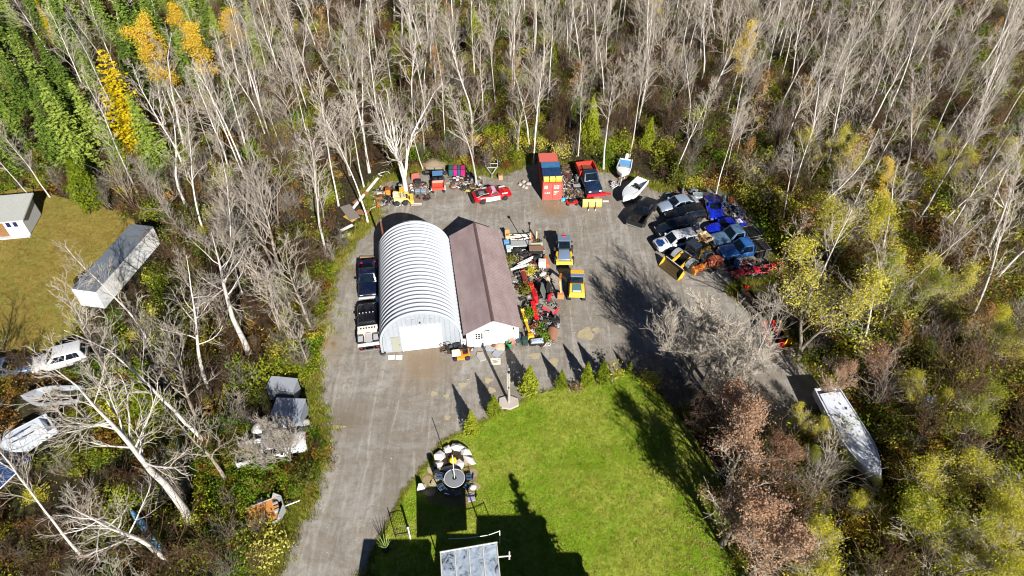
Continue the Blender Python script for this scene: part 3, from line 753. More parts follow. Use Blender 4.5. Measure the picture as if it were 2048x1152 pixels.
# ---------------------------------------------------------------- undergrowth, uncountable
def wood_points(n, margin=0, x0=-104, x1=104, y0=9, y1=126, bands=None, near_edge=None, thin=False):
    X = nrng.uniform(x0, x1, n); Y = nrng.uniform(y0, y1, n)
    Z = Y * _fw[1] - CAM_H * _fw[2]; PX = 1024 + CAM_F * X / Z; PY = 576 - CAM_F * (Y * _up[1] - CAM_H * _up[2]) / Z
    ok = (PX > -60) & (PX < 2110) & (PY < 1300) & (PY > -30)
    for q in keep_out[:3] + keep_low: ok &= ~inside_np(PX, PY, q)
    if thin: 
        for q in thin_out: ok &= ~(inside_np(PX, PY, q) & (nrng.uniform(0, 1, n) < .75))
    ok &= ~((Y < 18) & (np.abs(X) < 22))
    return X[ok], Y[ok], PX[ok], PY[ok]
def z0(X, Y): return np.stack([X, Y, np.zeros_like(X)], 1)
sb = [shrub_bare(800 + i, 2.3, 12, .012, TWIG_BROWN if i % 4 else BARK_GREY)[0] for i in range(5)]
X, Y, PX, PY = wood_points(6400, thin=True)
scatter('brushwood', z0(X, Y), nrng.uniform(.55, 1.5, len(X)), sb, 'tangled bare brown and grey brush under the trees', 'brush', tilt=.12)
tall = [shrub_bare(820 + i, 5.2, 9, .016, (TWIG_BROWN, TWIG_BROWN, BARK_GREY)[i % 3], .28)[0] for i in range(4)]
X, Y, PX, PY = wood_points(1000, thin=True)
if saplings:
    X = np.concatenate([X, [p[0] for p in saplings]]); Y = np.concatenate([Y, [p[1] for p in saplings]])
scatter('sapling_thicket', z0(X, Y), nrng.uniform(.6, 1.5, len(X)), tall, 'thicket of thin bare saplings among the trunks', 'saplings', tilt=.06)
X, Y, PX, PY = wood_points(8200)
m = nrng.uniform(0, 1, len(X)) < np.where((PX > 1450) & (PY > 330), .95, np.where(PX < 640, .55, .42))
leafy = [shrub_leafy(840 + i, 1.5, 1.9, (LF_OLIVE, LF_WILLOW, LF_BRACKEN, LF_WILLOW)[i % 4], 620, .075) for i in range(8)]
scatter('leafy_undergrowth', z0(X[m], Y[m]), nrng.uniform(.5, 1.35, m.sum()) * np.where((PX[m] > 1450) & (PY[m] > 330), 1.45, 1.0), leafy, 'olive and tan leafy undergrowth on the forest floor', 'undergrowth', tilt=.1)
X, Y, PX, PY = wood_points(4200)
m = nrng.uniform(0, 1, len(X)) < .66
gre = [shrub_leafy(860 + i, 1.9, 1.8, (LF_GREEN, LF_OLIVE, LF_CEDAR)[i % 3], 560, .09) for i in range(6)]
scatter('green_undergrowth', z0(X[m], Y[m]), nrng.uniform(.4, 1.5, m.sum()), gre, 'bright green low bushes scattered through the woods', 'bushes', tilt=.1)
X, Y, PX, PY = wood_points(4200)
m = (nrng.uniform(0, 1, len(X)) < np.where((PY > 270) & (PY < 420), .95, .25))
brk = [shrub_leafy(870 + i, .7, 1.5, (LF_BRACKEN, LF_ORANGE, LF_DRY)[i % 3], 260, .10) for i in range(6)]
scatter('bracken', z0(X[m], Y[m]), nrng.uniform(.5, 1.3, m.sum()), brk, 'rusty bracken and fallen leaves under the trees', 'bracken', tilt=.08)

# verge along the drive, lawn grass, meadow grass, loose stones
def tuft(seed, n, h, w, mat):
    r = random.Random(seed); vs = []; fs = []
    for i in range(n):
        a = r.uniform(0, 6.28); x, y = r.gauss(0, w), r.gauss(0, w); hh = h * r.uniform(.5, 1.2); b = r.uniform(.2, .7) * hh
        o = len(vs); s = .018
        vs += [(x - s * math.sin(a), y + s * math.cos(a), 0), (x + s * math.sin(a), y - s * math.cos(a), 0), (x + b * math.cos(a), y + b * math.sin(a), hh)]
        fs.append((o, o + 1, o + 2))
    me = bpy.data.meshes.new("tuft"); me.from_pydata(vs, [], fs); me.materials.append(mat); return me
def poly_points(n, poly, seed=0):
    a = np.array(poly); X = nrng.uniform(a[:, 0].min(), a[:, 0].max(), n); Y = nrng.uniform(a[:, 1].min(), a[:, 1].max(), n)
    ok = inside_np(X, Y, poly); return X[ok], Y[ok]
X, Y = poly_points(34000, lawn_poly); ok = (Y > 19.5)
scatter('lawn_grass', z0(X[ok], Y[ok]), nrng.uniform(.6, 1.5, ok.sum()), [tuft(i, 14, .07, .12, LF_GRASS) for i in range(5)], 'short green grass of the mown lawn', 'grass')
X, Y = poly_points(16000, meadow_poly); ok = X > -66
scatter('meadow_grass', z0(X[ok], Y[ok]), nrng.uniform(.6, 1.5, ok.sum()), [tuft(10 + i, 14, .08, .14, (LF_DRY, LF_OLIVE, LF_DRY)[i % 3]) for i in range(4)], 'dry yellowish meadow grass beside the white cabin', 'grass')
edge = []; esz = []
for i in range(0, len(yard_poly)):
    a, b = Vector(yard_poly[i]), Vector(yard_poly[(i + 1) % len(yard_poly)])
    px, py = pix(a.x, a.y)
    if not (-50 < px < 2100 and py < 1250): continue
    lawnside = any(abs(px - q[0]) < 40 and abs(py - q[1]) < 25 for q in lawn_px)
    for j in range(26 if not lawnside else 8):
        t = rng.random(); q = a.lerp(b, t); n_ = Vector((b.y - a.y, a.x - b.x)); n_ = n_.normalized() if n_.length > 0 else Vector((1, 0))
        edge.append((q.x + n_.x * rng.gauss(.0, .55 if not lawnside else .15), q.y + n_.y * rng.gauss(0, .55 if not lawnside else .15), 0)); esz.append(.45 if lawnside else 1.0)
scatter('verge_weeds', edge, nrng.uniform(.5, 1.3, len(edge)) * np.array(esz), [tuft(20 + i, 22, .30, .16, (LF_GRASS, LF_DRY, LF_GRASS, LF_OLIVE)[i % 4]) for i in range(8)], 'ragged weeds and dry grass along the edge of the gravel', 'weeds')
X, Y = poly_points(9000, lawn_poly); PXl = 1024 + CAM_F * X / (Y * _fw[1] - CAM_H * _fw[2]); ok = (Y > 19.5) & (nrng.uniform(0, 1, len(X)) < np.clip((PXl - 1150) / 330, .03, 1) ** 2)
scatter('fallen_leaves', z0(X[ok], Y[ok]) + (0, 0, .03), nrng.uniform(.6, 1.4, ok.sum()), [leaf_mesh('leaf', np.random.default_rng(i).normal(0, .12, (3, 3)) * (1, 1, .1) + (0, 0, .03), .07, i, LF_RUSSET, .9) for i in range(3)], 'brown fallen leaves on the lawn below the russet oaks', 'leaves')
sv = [(G(x, y).x, G(x, y).y) for x, y in [(620, 545), (660, 530), (640, 600), (632, 680), (618, 750), (560, 760), (552, 700), (575, 620), (600, 570)]]
X, Y = poly_points(620, sv)
scatter('verge_bushes', z0(X, Y), nrng.uniform(.4, 1.0, len(X)), [shrub_leafy(880 + i, 1.3, 1.6, (LF_GREEN, LF_CEDAR, LF_WILLOW, LF_BRACKEN)[i % 4], 420, .10) for i in range(6)], 'yellow-green low bushes along the verge left of the hut', 'bushes')
sv = [(G(x, y).x, G(x, y).y) for x, y in [(400, 880), (480, 860), (560, 920), (640, 860), (640, 950), (600, 990), (520, 990), (490, 1060), (540, 1130), (470, 1200), (400, 1100)]]
X, Y = poly_points(420, sv)
scatter('verge_bushes', z0(X, Y), nrng.uniform(.35, .8, len(X)), [shrub_leafy(890 + i, 1.1, 1.5, (LF_GREEN, LF_GREEN, LF_WILLOW, LF_BRACKEN)[i % 4], 420, .09) for i in range(6)], 'bright green weeds around the red wheelbarrow', 'bushes')
def stone_mesh(seed, mat, r=1.0):
    bm = bmesh.new(); bmesh.ops.create_icosphere(bm, subdivisions=1, radius=r); rr = random.Random(seed)
    for v in bm.verts: v.co *= rr.uniform(.72, 1.18); v.co.z *= .62
    me = bpy.data.meshes.new("stone"); bm.to_mesh(me); bm.free(); me.materials.append(mat); return me
X, Y = poly_points(5200, yard_poly); ok = Y > 18
scatter('loose_stones', z0(X[ok], Y[ok]), nrng.uniform(.012, .06, ok.sum()) * np.where(nrng.uniform(0, 1, ok.sum()) < .04, 2.2, 1), [stone_mesh(i, STONE) for i in range(4)], 'loose pale stones scattered over the gravel', 'gravel', tilt=.4)
# ================================================================ BUILDINGS
WHITE = paint((222, 222, 220), .5, 0, .12, 0, .8)
GALV = paint((182, 188, 197), .45, .2, .3, 0, .7)
def corr_quad(mb, a, b, c, d, n, depth):
    """Ribbed sheet between the edges a-b (bottom) and d-c (top); ribs run bottom to top."""
    a, b, c, d = map(Vector, (a, b, c, d)); nrm = (b - a).cross(d - a).normalized()
    vs = []; fs = []
    prof = [(0, 0), (.30, 0), (.42, 1), (.58, 1), (.70, 0)]
    xs = [((i + t) / n, h) for i in range(n) for t, h in prof] + [(1, 0)]
    for t, h in xs:
        o = nrm * (h * depth); vs += [a.lerp(b, t) + o, d.lerp(c, t) + o]
    for i in range(len(xs) - 1): fs.append((2 * i, 2 * i + 2, 2 * i + 3, 2 * i + 1))
    return mb.add(vs, fs)

# ---- half-round steel hut
HW, HL, HH = 7.1, 13.3, 4.75
hut = thing('steel_hut', 'half-round ribbed galvanised steel hut with white overhead door', 'hut', (-8.27, 41.51, 0), math.radians(8.6))
NR = 26; rib = HL / NR
def arch(x_t, off=0.0):
    # arch section: vertical lower leg, then a round crown; x_t from 0 to 1
    R = HW / 2; leg = HH - R
    s = x_t * (2 * leg + PI * R)
    if s < leg: return (-R - off, s)
    if s > leg + PI * R: return (R + off, 2 * leg + PI * R - s)
    t = PI - (s - leg) / R
    return ((R + off) * math.cos(t), leg + (R + off) * math.sin(t))
mb = MB(); prof = [(0, .0), (.03, .0), (.05, .14), (.10, .20), (.18, .22), (.26, .20), (.31, .14), (.33, .0), (1.0, 0)]
N = 48; rs = []
for f, o in prof:
    rs.append([(arch(i / N, o)[0], f * rib, arch(i / N, o)[1]) for i in range(N + 1)])
mb.rings(rs, closed=False, caps=False)
me = mb.mesh("arch_panel", GALV, 40)
for i in range(NR): link('arch_panel', me, hut, T(0, i * rib + .02, 0))
def end_poly(inset=.04): return [(arch(i / 40, -inset)[0], arch(i / 40, -inset)[1]) for i in range(41)]
mb = MB(); mb.prism_y(end_poly(), .10, .16); mb.build('front_wall', paint((178, 186, 196), .45, .3, .3), hut)
mb = MB(); mb.prism_y(end_poly(), HL - .14, HL - .06); mb.build('back_wall', GALV, hut)
x = -3.2
ribm = paint((178, 186, 198), .4, .4, .2)
while x < 3.3:
    top = HH - HW / 2 + math.sqrt(max(.01, (HW / 2 - .1) ** 2 - x * x)) - .1
    lo = 3.15 if -1.75 < x < 1.85 else .05
    if lo < top and not (-2.85 < x < -1.75 and top < 2.2): MB().box(x - .03, x + .03, .06, .10, max(lo, 2.1 if -2.8 < x < -1.8 else lo), top).build('wall_rib', ribm, hut)
    x += .42
dr = thing; door = MB().box(-1.68, 1.78, .02, .09, .03, 3.02).build('overhead_door', WHITE, hut, None, .012)
for j in range(1, 5): MB().box(-1.66, 1.76, .012, .0195, .03 + j * .6 - .012, .03 + j * .6 + .012).build('panel_joint', paint((196, 198, 200), .6), door)
for a in ((-1.80, -1.685), (1.785, 1.90)): MB().box(a[0], a[1], .0, .098, .02, 3.12).build('door_jamb', WHITE, hut)
MB().box(-1.68, 1.78, .0, .098, 3.025, 3.12).build('door_header', WHITE, hut)
d2 = MB().box(-2.72, -1.92, .01, .095, .04, 2.02).build('side_door', paint((150, 152, 142), .6, 0, .3), hut, None, .01)
MB().box(-2.05, -1.98, -.03, .008, .95, 1.05).build('door_handle', steel(), d2)
for j in range(5): MB().box(-1.15 + j * .52, -.87 + j * .52, .015, .058, 3.45, 3.95 + .12 * (2 - abs(j - 2))).build('vent_louvre', paint((172, 178, 188), .5, .3), hut)
MB().box(.0, .14, -.06, .05, 3.56, 3.72).build('lamp', paint((40, 40, 44), .5), hut)
st = MB().tube([(-3.05, HL + .18, 1.0), (-3.05, HL + .18, 5.0)], .11, 10).build('stove_pipe', rust(), hut, 40)
MB().lathe((-3.05, HL + .18, 5.02), [(.02, .18), (.16, .10), (.18, 0), (.02, -.01)], 10).build('rain_cap', steel(), st)

# ---- low pitched shed
shed = thing('workshop_shed', 'long low shed with mauve-brown metal roof and white gable', 'shed', (-1.76, 42.05, 0), math.radians(9.0))
SW, SL, SE, SR = 2.42, 13.6, 2.25, 3.55
k = NT("brown_roof"); v = k.coord('Object', (1, .35, 1)); n = k.noise(v, 1.1, 5, .65); n2 = k.noise(k.coord('Object', (.3, 6, 1)), 1.2, 4, .6)
rc = k.ramp(n, [(.3, lin((146, 126, 125))), (.55, lin((168, 149, 148))), (.8, lin((182, 165, 163)))])
k.color(k.mix(k.ramp(n2, [(.4, (0,) * 3), (.7, (.45,) * 3)]), rc, lin((150, 130, 129)))); k.b.inputs['Roughness'].default_value = .55; k.b.inputs['Metallic'].default_value = .15
ROOFM = k.m
MB().prism_y([(-SW, 0.02), (SW, .02), (SW, SE), (0, SR - .1), (-SW, SE)], .0, .12).build('front_gable', WHITE, shed)
MB().prism_y([(-SW, 0.02), (SW, .02), (SW, SE), (0, SR - .1), (-SW, SE)], SL - .12, SL).build('back_gable', WHITE, shed)
for s in (-1, 1): MB().box(min(s * SW, s * (SW - .12)), max(s * SW, s * (SW - .12)), .121, SL - .121, .02, SE - .02).build('side_wall', WHITE, shed)
for s in (-1, 1):
    # each slope is laid in overlapping panels
    for j in range(16):
        y0 = -.32 + j * (SL + .64) / 16; y1 = y0 + (SL + .64) / 16
        lift = .004 * (j % 2)
        a = Vector((s * (SW + .28), y0, SE - .12 + lift)); b = Vector((s * (SW + .28), y1, SE - .12 + lift)); c = Vector((s * .02, y1, SR + .03 + lift)); d = Vector((s * .02, y0, SR + .03 + lift))
        if s > 0: mbp = corr_quad(MB(), a, b, c, d, 4, .009)
        else: mbp = corr_quad(MB(), b, a, d, c, 4, .009)
        mbp.build('roof_panel', ROOFM, shed)
    MB().hexa([(s * (SW + .25), -.30, SE - .26), (s * (SW + .25) - s * .05, -.30, SE - .26), (s * (SW + .25) - s * .05, SL + .3, SE - .26), (s * (SW + .25), SL + .3, SE - .26)][::1 if s < 0 else -1],
              [(s * (SW + .25), -.30, SE - .13), (s * (SW + .25) - s * .05, -.30, SE - .13), (s * (SW + .25) - s * .05, SL + .3, SE - .13), (s * (SW + .25), SL + .3, SE - .13)][::1 if s < 0 else -1]).build('fascia', paint((88, 70, 66), .6), shed)
MB().prism_y([(-.16, SR - .035), (0, SR + .07), (.16, SR - .035), (0, SR + .01)], -.34, SL + .34).build('ridge_cap', paint((100, 80, 78), .5), shed)
gd = MB().box(-.42, 1.42, -.035, -.002, .06, 1.95).build('garage_door', paint((240, 240, 238), .45, 0, .06), shed, None, .01)
for j in range(1, 4): MB().box(-.40, 1.40, -.043, -.0355, .06 + j * .47, .075 + j * .47).build('panel_joint', paint((205, 206, 206), .6), gd)
wd = MB().box(-1.72, -.86, -.03, -.002, .06, 2.0).build('side_door', paint((236, 234, 228), .5, 0, .1), shed, None, .01)
for i in range(3):
    for j in range(3): MB().box(-1.60 + i * .24, -1.42 + i * .24, -.040, -.031, 1.12 + j * .26, 1.32 + j * .26).build('pane', glass_dark(), wd)
MB().box(-.98, -.93, -.07, -.031, .95, 1.02).build('door_handle', steel(), wd)
lp = MB().box(-.80, -.32, -.06, -.003, 2.06, 2.14).build('bracket', paint((40, 40, 42), .6), shed)
ll = MB().lathe((1.92, -.09, 2.0), [(.03, .16), (.08, .12), (.07, -.05), (.02, -.08)], 8).build('lantern', paint((52, 52, 54), .5), shed)

# ---- white cabin on the meadow
p0, p1 = G(62, 470), G(0, 480)
cab = thing('white_cabin', 'small white cabin with ribbed pale metal roof and brown door', 'cabin', (p0.x, p0.y, 0), math.radians(9))
CW, CD, CE, CR_ = 8.0, 3.6, 2.3, 2.75
MB().box(-CW, 0, 0, .1, .12, CE).build('front_wall', WHITE, cab)
MB().box(-CW, 0, CD - .1, CD, .12, CR_ - .05).build('back_wall', paint((190, 190, 190), .6), cab)
for i in range(9): MB().hexa([(-.08, .101 + i * .387, .12), (0, .101 + i * .387, .12), (0, .47 + i * .387, .12), (-.08, .47 + i * .387, .12)],
                             [(-.08, .101 + i * .387, CE + i * .05), (0, .101 + i * .387, CE + i * .05), (0, .47 + i * .387, CE + .04 + i * .05), (-.08, .47 + i * .387, CE + .04 + i * .05)]).build('wall_board', paint((196, 198, 204), .6, 0, .3), cab)
MB().box(-CW, -CW + .1, .101, CD - .101, .12, CE).build('end_wall', WHITE, cab)
corr_quad(MB(), (-CW - .25, -.35, CE - .02), (.3, -.35, CE - .02), (.3, CD + .3, CR_ + .12), (-CW - .25, CD + .3, CR_ + .12), 30, .035).build('roof', paint((206, 208, 202), .45, .4, .25), cab)
MB().box(-CW - .22, .28, -.34, -.29, CE - .16, CE - .03).build('fascia', paint((214, 220, 214), .6), cab)
MB().hexa([(.24, -.33, CE - .17), (.29, -.33, CE - .17), (.29, CD + .28, CR_ - .03), (.24, CD + .28, CR_ - .03)], [(.24, -.33, CE - .03), (.29, -.33, CE - .03), (.29, CD + .28, CR_ + .11), (.24, CD + .28, CR_ + .11)]).build('barge_board', paint((206, 222, 228), .6), cab)
MB().box(-CW - .1, .1, -.45, -.02, .02, .16).build('step', paint((186, 190, 192), .7), cab)
cd_ = MB().box(-3.05, -2.05, -.05, -.003, .17, 2.05).build('door', wood((142, 104, 66)), cab)
MB().box(-2.2, -2.12, -.09, -.051, 1.0, 1.06).build('door_handle', steel(), cd_)
for x in (-1.55, -.85):
    w = MB().box(x - .26, x + .26, -.03, -.003, 1.25, 2.0).build('window', WHITE, cab)
    MB().box(x - .21, x + .21, -.038, -.031, 1.30, 1.95).build('pane', paint((30, 34, 84), .15, 0, .1, 0, 2, .8), w)

# ---- dwelling below the frame whose shadow falls on the lawn, and its patio awning
house = thing('dwelling_house', 'two storey house behind the patio whose shadow covers the lawn', 'house', (0, 0, 0))
sdir = Vector((math.sin(SUN_AZ), math.cos(SUN_AZ)))
def caster(px, py, h):
    g = G(px, py); q = Vector((g.x, g.y)) - sdir * (h / math.tan(SUN_EL)); return q
SID = paint((188, 182, 170), .7); SHG = paint((66, 62, 60), .9)
def block(x0, x1, ytop, h, yb, nm):
    m = MB().box(x0, x1, yb, ytop, .0, h - .25); m.build('wall', SID, house)
    r = MB().hexa([(x0 - .25, yb - .25, h - .249), (x1 + .25, yb - .25, h - .249), (x1 + .25, ytop, h - .249), (x0 - .25, ytop, h - .249)], [(x0 - .1, yb, h), (x1 + .1, yb, h), (x1 + .1, ytop - .05, h), (x0 - .1, ytop - .05, h)]).build('roof', SHG, house)
    for i in range(2):
        xx = x0 + (x1 - x0) * (.28 + .44 * i); w = MB().box(xx - .5, xx + .5, ytop + .002, ytop + .05, h - 2.2, h - 1.0).build('window', WHITE, house)
        MB().box(xx - .44, xx + .44, ytop + .051, ytop + .06, h - 2.14, h - 1.06).build('pane', glass_dark(), w)
a0, a1 = caster(838, 984, 7.2), caster(935, 986, 7.2); block(a0.x, a1.x, 16.9, 4.35, 4.0, 'a')
b0, b1 = caster(945, 1038, 6.2), caster(1080, 1028, 6.2); block(max(b0.x, a1.x + .26), b1.x, b1.y, 6.2, 3.5, 'b')
c1_, c2_ = caster(1152, 1102, 4.8), caster(1175, 1150, 4.8); block(b1.x + .26, c1_.x, c1_.y, 4.8, 3.0, 'c')
l0, l1 = caster(730, 1076, 5.2), caster(800, 1072, 5.2); block(l0.x, a0.x - .27, l0.y, 5.2, 3.8, 'l')
# awning over the back door
aw = thing('patio_awning', 'glazed awning roof of four grimy panels in a white frame, at the bottom edge', 'awning')
AZ = 4.5
A, B = G(881, 1106, AZ), G(993, 1086, AZ); C_, D_ = G(1006, 1215, AZ + .2), G(888, 1235, AZ + .2)
k = NT("grimy_glazing"); v = k.coord('Object'); n = k.noise(v, 1.3, 5, .7, .8)
k.color(k.ramp(n, [(.36, lin((44, 40, 36))), (.46, lin((150, 164, 180))), (.75, lin((214, 226, 238)))])); k.b.inputs['Roughness'].default_value = .18; k.b.inputs['Coat Weight'].default_value = .8
k.b.inputs['Specular IOR Level'].default_value = .8
FRW = paint((214, 210, 202), .5)
for i in range(4):
    a, b = A.lerp(B, i / 4 + .012), A.lerp(B, (i + 1) / 4 - .012); c, d = D_.lerp(C_, (i + 1) / 4 - .012), D_.lerp(C_, i / 4 + .012)
    up = Vector((0, 0, .02)); MB().hexa([a, b, c, d][::-1], [q + up for q in (a, b, c, d)][::-1]).build('glazing_panel', k.m, aw)
for i in range(5): MB().tube([A.lerp(B, i / 4) + Vector((0, 0, .02)), D_.lerp(C_, i / 4) + Vector((0, 0, .02))], .045, 6).build('rafter', FRW, aw)
MB().tube([A + Vector((-.05, .05, .0)), B + Vector((.05, .05, .0))], .06, 6).build('front_beam', FRW, aw)
for q in (A, B): MB().tube([(q.x, q.y, 0), (q.x, q.y, AZ - .07)], .05, 6).build('post', FRW, aw)
MB().tube([B + Vector((.1, -.9, -.1)), B + Vector((.95, -.82, -.1))], .05, 6).build('gutter_arm', FRW, aw)
MB().tube([B + Vector((.85, -1.05, -.1)), B + Vector((.85, -.55, -.1))], .06, 6).build('gutter_end', FRW, aw)

# ================================================================ VEHICLES
BLACKM = paint((24, 25, 28), .55, 0, .3)
CHROME = paint((196, 198, 200), .25, .8, .2)
LAMP_W = paint((226, 228, 230), .15, .2, .05); LAMP_R = paint((168, 20, 22), .25, 0, .1)
def wheel_meshes(R, W, rimc=(170, 172, 176)):
    t = MB().lathe((0, 0, 0), [(R * .58, -W / 2), (R * .93, -W / 2), (R, -W * .36), (R, W * .36), (R * .93, W / 2), (R * .58, W / 2)], 18, 'y').mesh('tyre', rubber(), 35)
    m = MB().lathe((0, 0, 0), [(R * .60, -W * .40), (R * .60, -W * .46), (R * .5, -W * .40), (R * .14, -W * .30), (R * .14, W * .30), (R * .5, W * .40), (R * .60, W * .46), (R * .60, W * .40)], 14, 'y')
    return t, m.mesh('rim', paint(rimc, .4, .5, .3), 35)
_wm = {}
def wheel(parent, x, y, R, W, rimc=(170, 172, 176), z=None):
    key = (R, W, tuple(rimc))
    if key not in _wm: _wm[key] = wheel_meshes(R, W, rimc)
    t, r = _wm[key]; o = link('wheel', t, parent, T(x, y, R if z is None else z)); link('rim', r, o); return o
def pose(front, rear, L=None):
    a, b = G(*front), G(*rear); d = a - b; m = (a + b) / 2
    return (m.x, m.y, 0), math.atan2(d.y, d.x), d.length
def section(x, hw, zb, zt):
    h = zt - zb
    pts = [(hw * .86, zb), (hw * .98, zb + .25 * h), (hw, zb + .55 * h), (hw * .97, zb + .80 * h), (hw * .88, zb + .97 * h), (hw * .45, zt + .02)]
    return [(x, y, z) for y, z in pts] + [(x, -y, z) for y, z in reversed(pts)]
STYLES = {
    'sedan': dict(L=4.75, W=1.82, H=1.44, st=[(-.5, .78, .45, .70), (-.485, .9, .34, .88), (-.40, .97, .24, .97), (-.15, 1, .2, .93), (.15, 1, .2, .91), (.28, .98, .2, .88), (.41, .95, .22, .79), (.485, .86, .3, .68), (.5, .74, .4, .56)],
                  base=(-.41, .22), top=(-.22, .04)),
    'suv': dict(L=4.65, W=1.88, H=1.70, st=[(-.5, .84, .5, .80), (-.485, .94, .38, 1.0), (-.40, .99, .28, 1.06), (-.15, 1, .25, 1.05), (.15, 1, .25, 1.03), (.28, .98, .25, 1.01), (.41, .96, .28, .93), (.485, .9, .36, .80), (.5, .8, .46, .66)],
                base=(-.485, .22), top=(-.43, .05)),
    'pickup': dict(L=5.6, W=1.98, H=1.86, st=[(-.13, .98, .38, 1.08), (.0, 1, .36, 1.08), (.15, 1, .36, 1.08), (.27, .99, .36, 1.06), (.42, .97, .38, .99), (.485, .93, .42, .90), (.5, .86, .5, .78)],
                   base=(-.128, .19), top=(-.11, .07)),
    'coupe': dict(L=4.4, W=1.8, H=1.28, st=[(-.5, .76, .42, .66), (-.48, .9, .32, .84), (-.38, .99, .2, .92), (-.15, 1, .17, .84), (.12, 1, .17, .82), (.30, .99, .17, .82), (.42, .93, .2, .70), (.485, .82, .26, .56), (.5, .66, .34, .46)],
                  base=(-.34, .14), top=(-.18, -.02)),
}
def quad_on(mb, a, b, c, d, i0, i1, j0, j1, off):
    """Plate set on the quad a,b,c,d (a-b along i, a-d along j), lifted off it by off."""
    a, b, c, d = map(Vector, (a, b, c, d)); n = (b - a).cross(d - a).normalized()
    f = lambda i, j: a.lerp(b, i).lerp(d.lerp(c, i), j)
    p = [f(i0, j0), f(i1, j0), f(i1, j1), f(i0, j1)]
    return mb.hexa([q - n * .01 for q in p], [q + n * off for q in p])
def car(name, label, cat, front, rear, style, rgb, L=None, H=None, wheels=True, roof=None, hood=None, lights=True, glass=None, side=None, rimc=(170, 172, 176), lower=None, group=None, bed=None, bed_rgb=None, flat=False):
    S = STYLES[style]; L = L or S['L']; W = S['W']; Hh = H or S['H']; hw = W / 2
    loc, rz, _ = pose(front, rear); t = thing(name, label, cat, loc, rz, group)
    pm_ = carpaint(rgb); gm = glass or glass_dark()
    MB().rings([section(f * L, w * hw, zb, zt) for f, w, zb, zt in S['st']]).build('body', pm_, t, 50)
    zt = [s[3] for s in S['st']]; bz = max(s[3] for s in S['st'] if abs(s[0]) < .3) - .03
    bx0, bx1 = S['base'][0] * L, S['base'][1] * L; tx0, tx1 = S['top'][0] * L, S['top'][1] * L
    wb, wt = hw * .93, hw * .76
    bt = [(bx0, -wb, bz), (bx1, -wb, bz - .02), (bx1, wb, bz - .02), (bx0, wb, bz)]
    tp = [(tx0, -wt, Hh - .03), (tx1, -wt, Hh - .02), (tx1, wt, Hh - .02), (tx0, wt, Hh - .03)]
    MB().hexa(bt, tp).build('cabin', carpaint(roof) if roof else pm_, t, 40, .07, 2)
    quad_on(MB(), bt[1], bt[2], tp[2], tp[1], .09, .91, .08, .90, .016).build('windshield', gm, t)
    quad_on(MB(), bt[3], bt[0], tp[0], tp[3], .10, .90, .12, .88, .016).build('rear_window', gm, t)
    for a, b, c, d in ((bt[0], bt[1], tp[1], tp[0]), (bt[2], bt[3], tp[3], tp[2])):
        if style in ('pickup', 'coupe'): quad_on(MB(), a, b, c, d, .12, .88, .10, .86, .014).build('side_window', gm, t)
        else:
            quad_on(MB(), a, b, c, d, .10, .47, .10, .86, .014).build('side_window', gm, t)
            quad_on(MB(), a, b, c, d, .51, .87, .10, .86, .014).build('side_window', gm, t)
    MB().rings([[(x, y * w * hw * .80, z) for y, z in ((1, zz - .03), (.5, zz + .022), (-.5, zz + .022), (-1, zz - .03))] for x, w, zz in ((bx1 + .06, .93, S['st'][-4][3] + .012), (.41 * L, .93, S['st'][-3][3] + .018), (.475 * L, .84, S['st'][-2][3] + .03))], closed=True).build('hood', carpaint(hood) if hood else pm_, t, 30)
    fx = .5 * L
    zf = S['st'][-2][3]
    MB().box(fx - .10, fx + .05, -hw * .86, hw * .86, .34, .50).build('front_bumper', BLACKM if style != 'pickup' else CHROME, t, None, .03)
    if lights:
        for s in (-1, 1):
            MB().box(fx - .16, fx - .02, s * hw * .62 - .17, s * hw * .62 + .17, zf - .16, zf - .03).build('headlight', LAMP_W, t, None, .02)
            rx = -.5 * L
            MB().box(rx - .012, rx + .1, s * hw * .72 - .10, s * hw * .72 + .10, .72, .90).build('tail_light', LAMP_R, t, None, .015)
        MB().box(fx - .05, fx + .015, -hw * .42, hw * .42, zf - .20, zf - .05).build('grille', BLACKM, t)
        for s in (-1, 1): MB().box(bx1 - .32, bx1 - .12, min(s * wb * 1.0, s * (wb + .2)), max(s * wb * 1.0, s * (wb + .2)), bz + .02, bz + .17).build('mirror', pm_ if style != 'pickup' else BLACKM, t, None, .03)
    if side:
        for s in (-1, 1): MB().box(-.30 * L, .12 * L, min(s * hw * .985, s * (hw + .012)), max(s * hw * .985, s * (hw + .012)), .38, .78).build('side_panel', carpaint(side), t)
    R = .33 if style != 'pickup' else .38
    if wheels:
        for fx_ in (.32, -.30):
            for s in (-1, 1):
                MB().lathe((fx_ * L, s * (hw - .105), R), [(R * 1.17, -.115), (R * 1.17, .115)], 16, 'y').build('wheel_arch', BLACKM, t)
                wheel(t, fx_ * L, s * (hw - .08), R, .22, rimc)
    MB().box(-.5 * L - .05, -.5 * L + .1, -hw * .88, hw * .88, .36, .52).build('rear_bumper', BLACKM if style != 'pickup' else CHROME, t, None, .03)
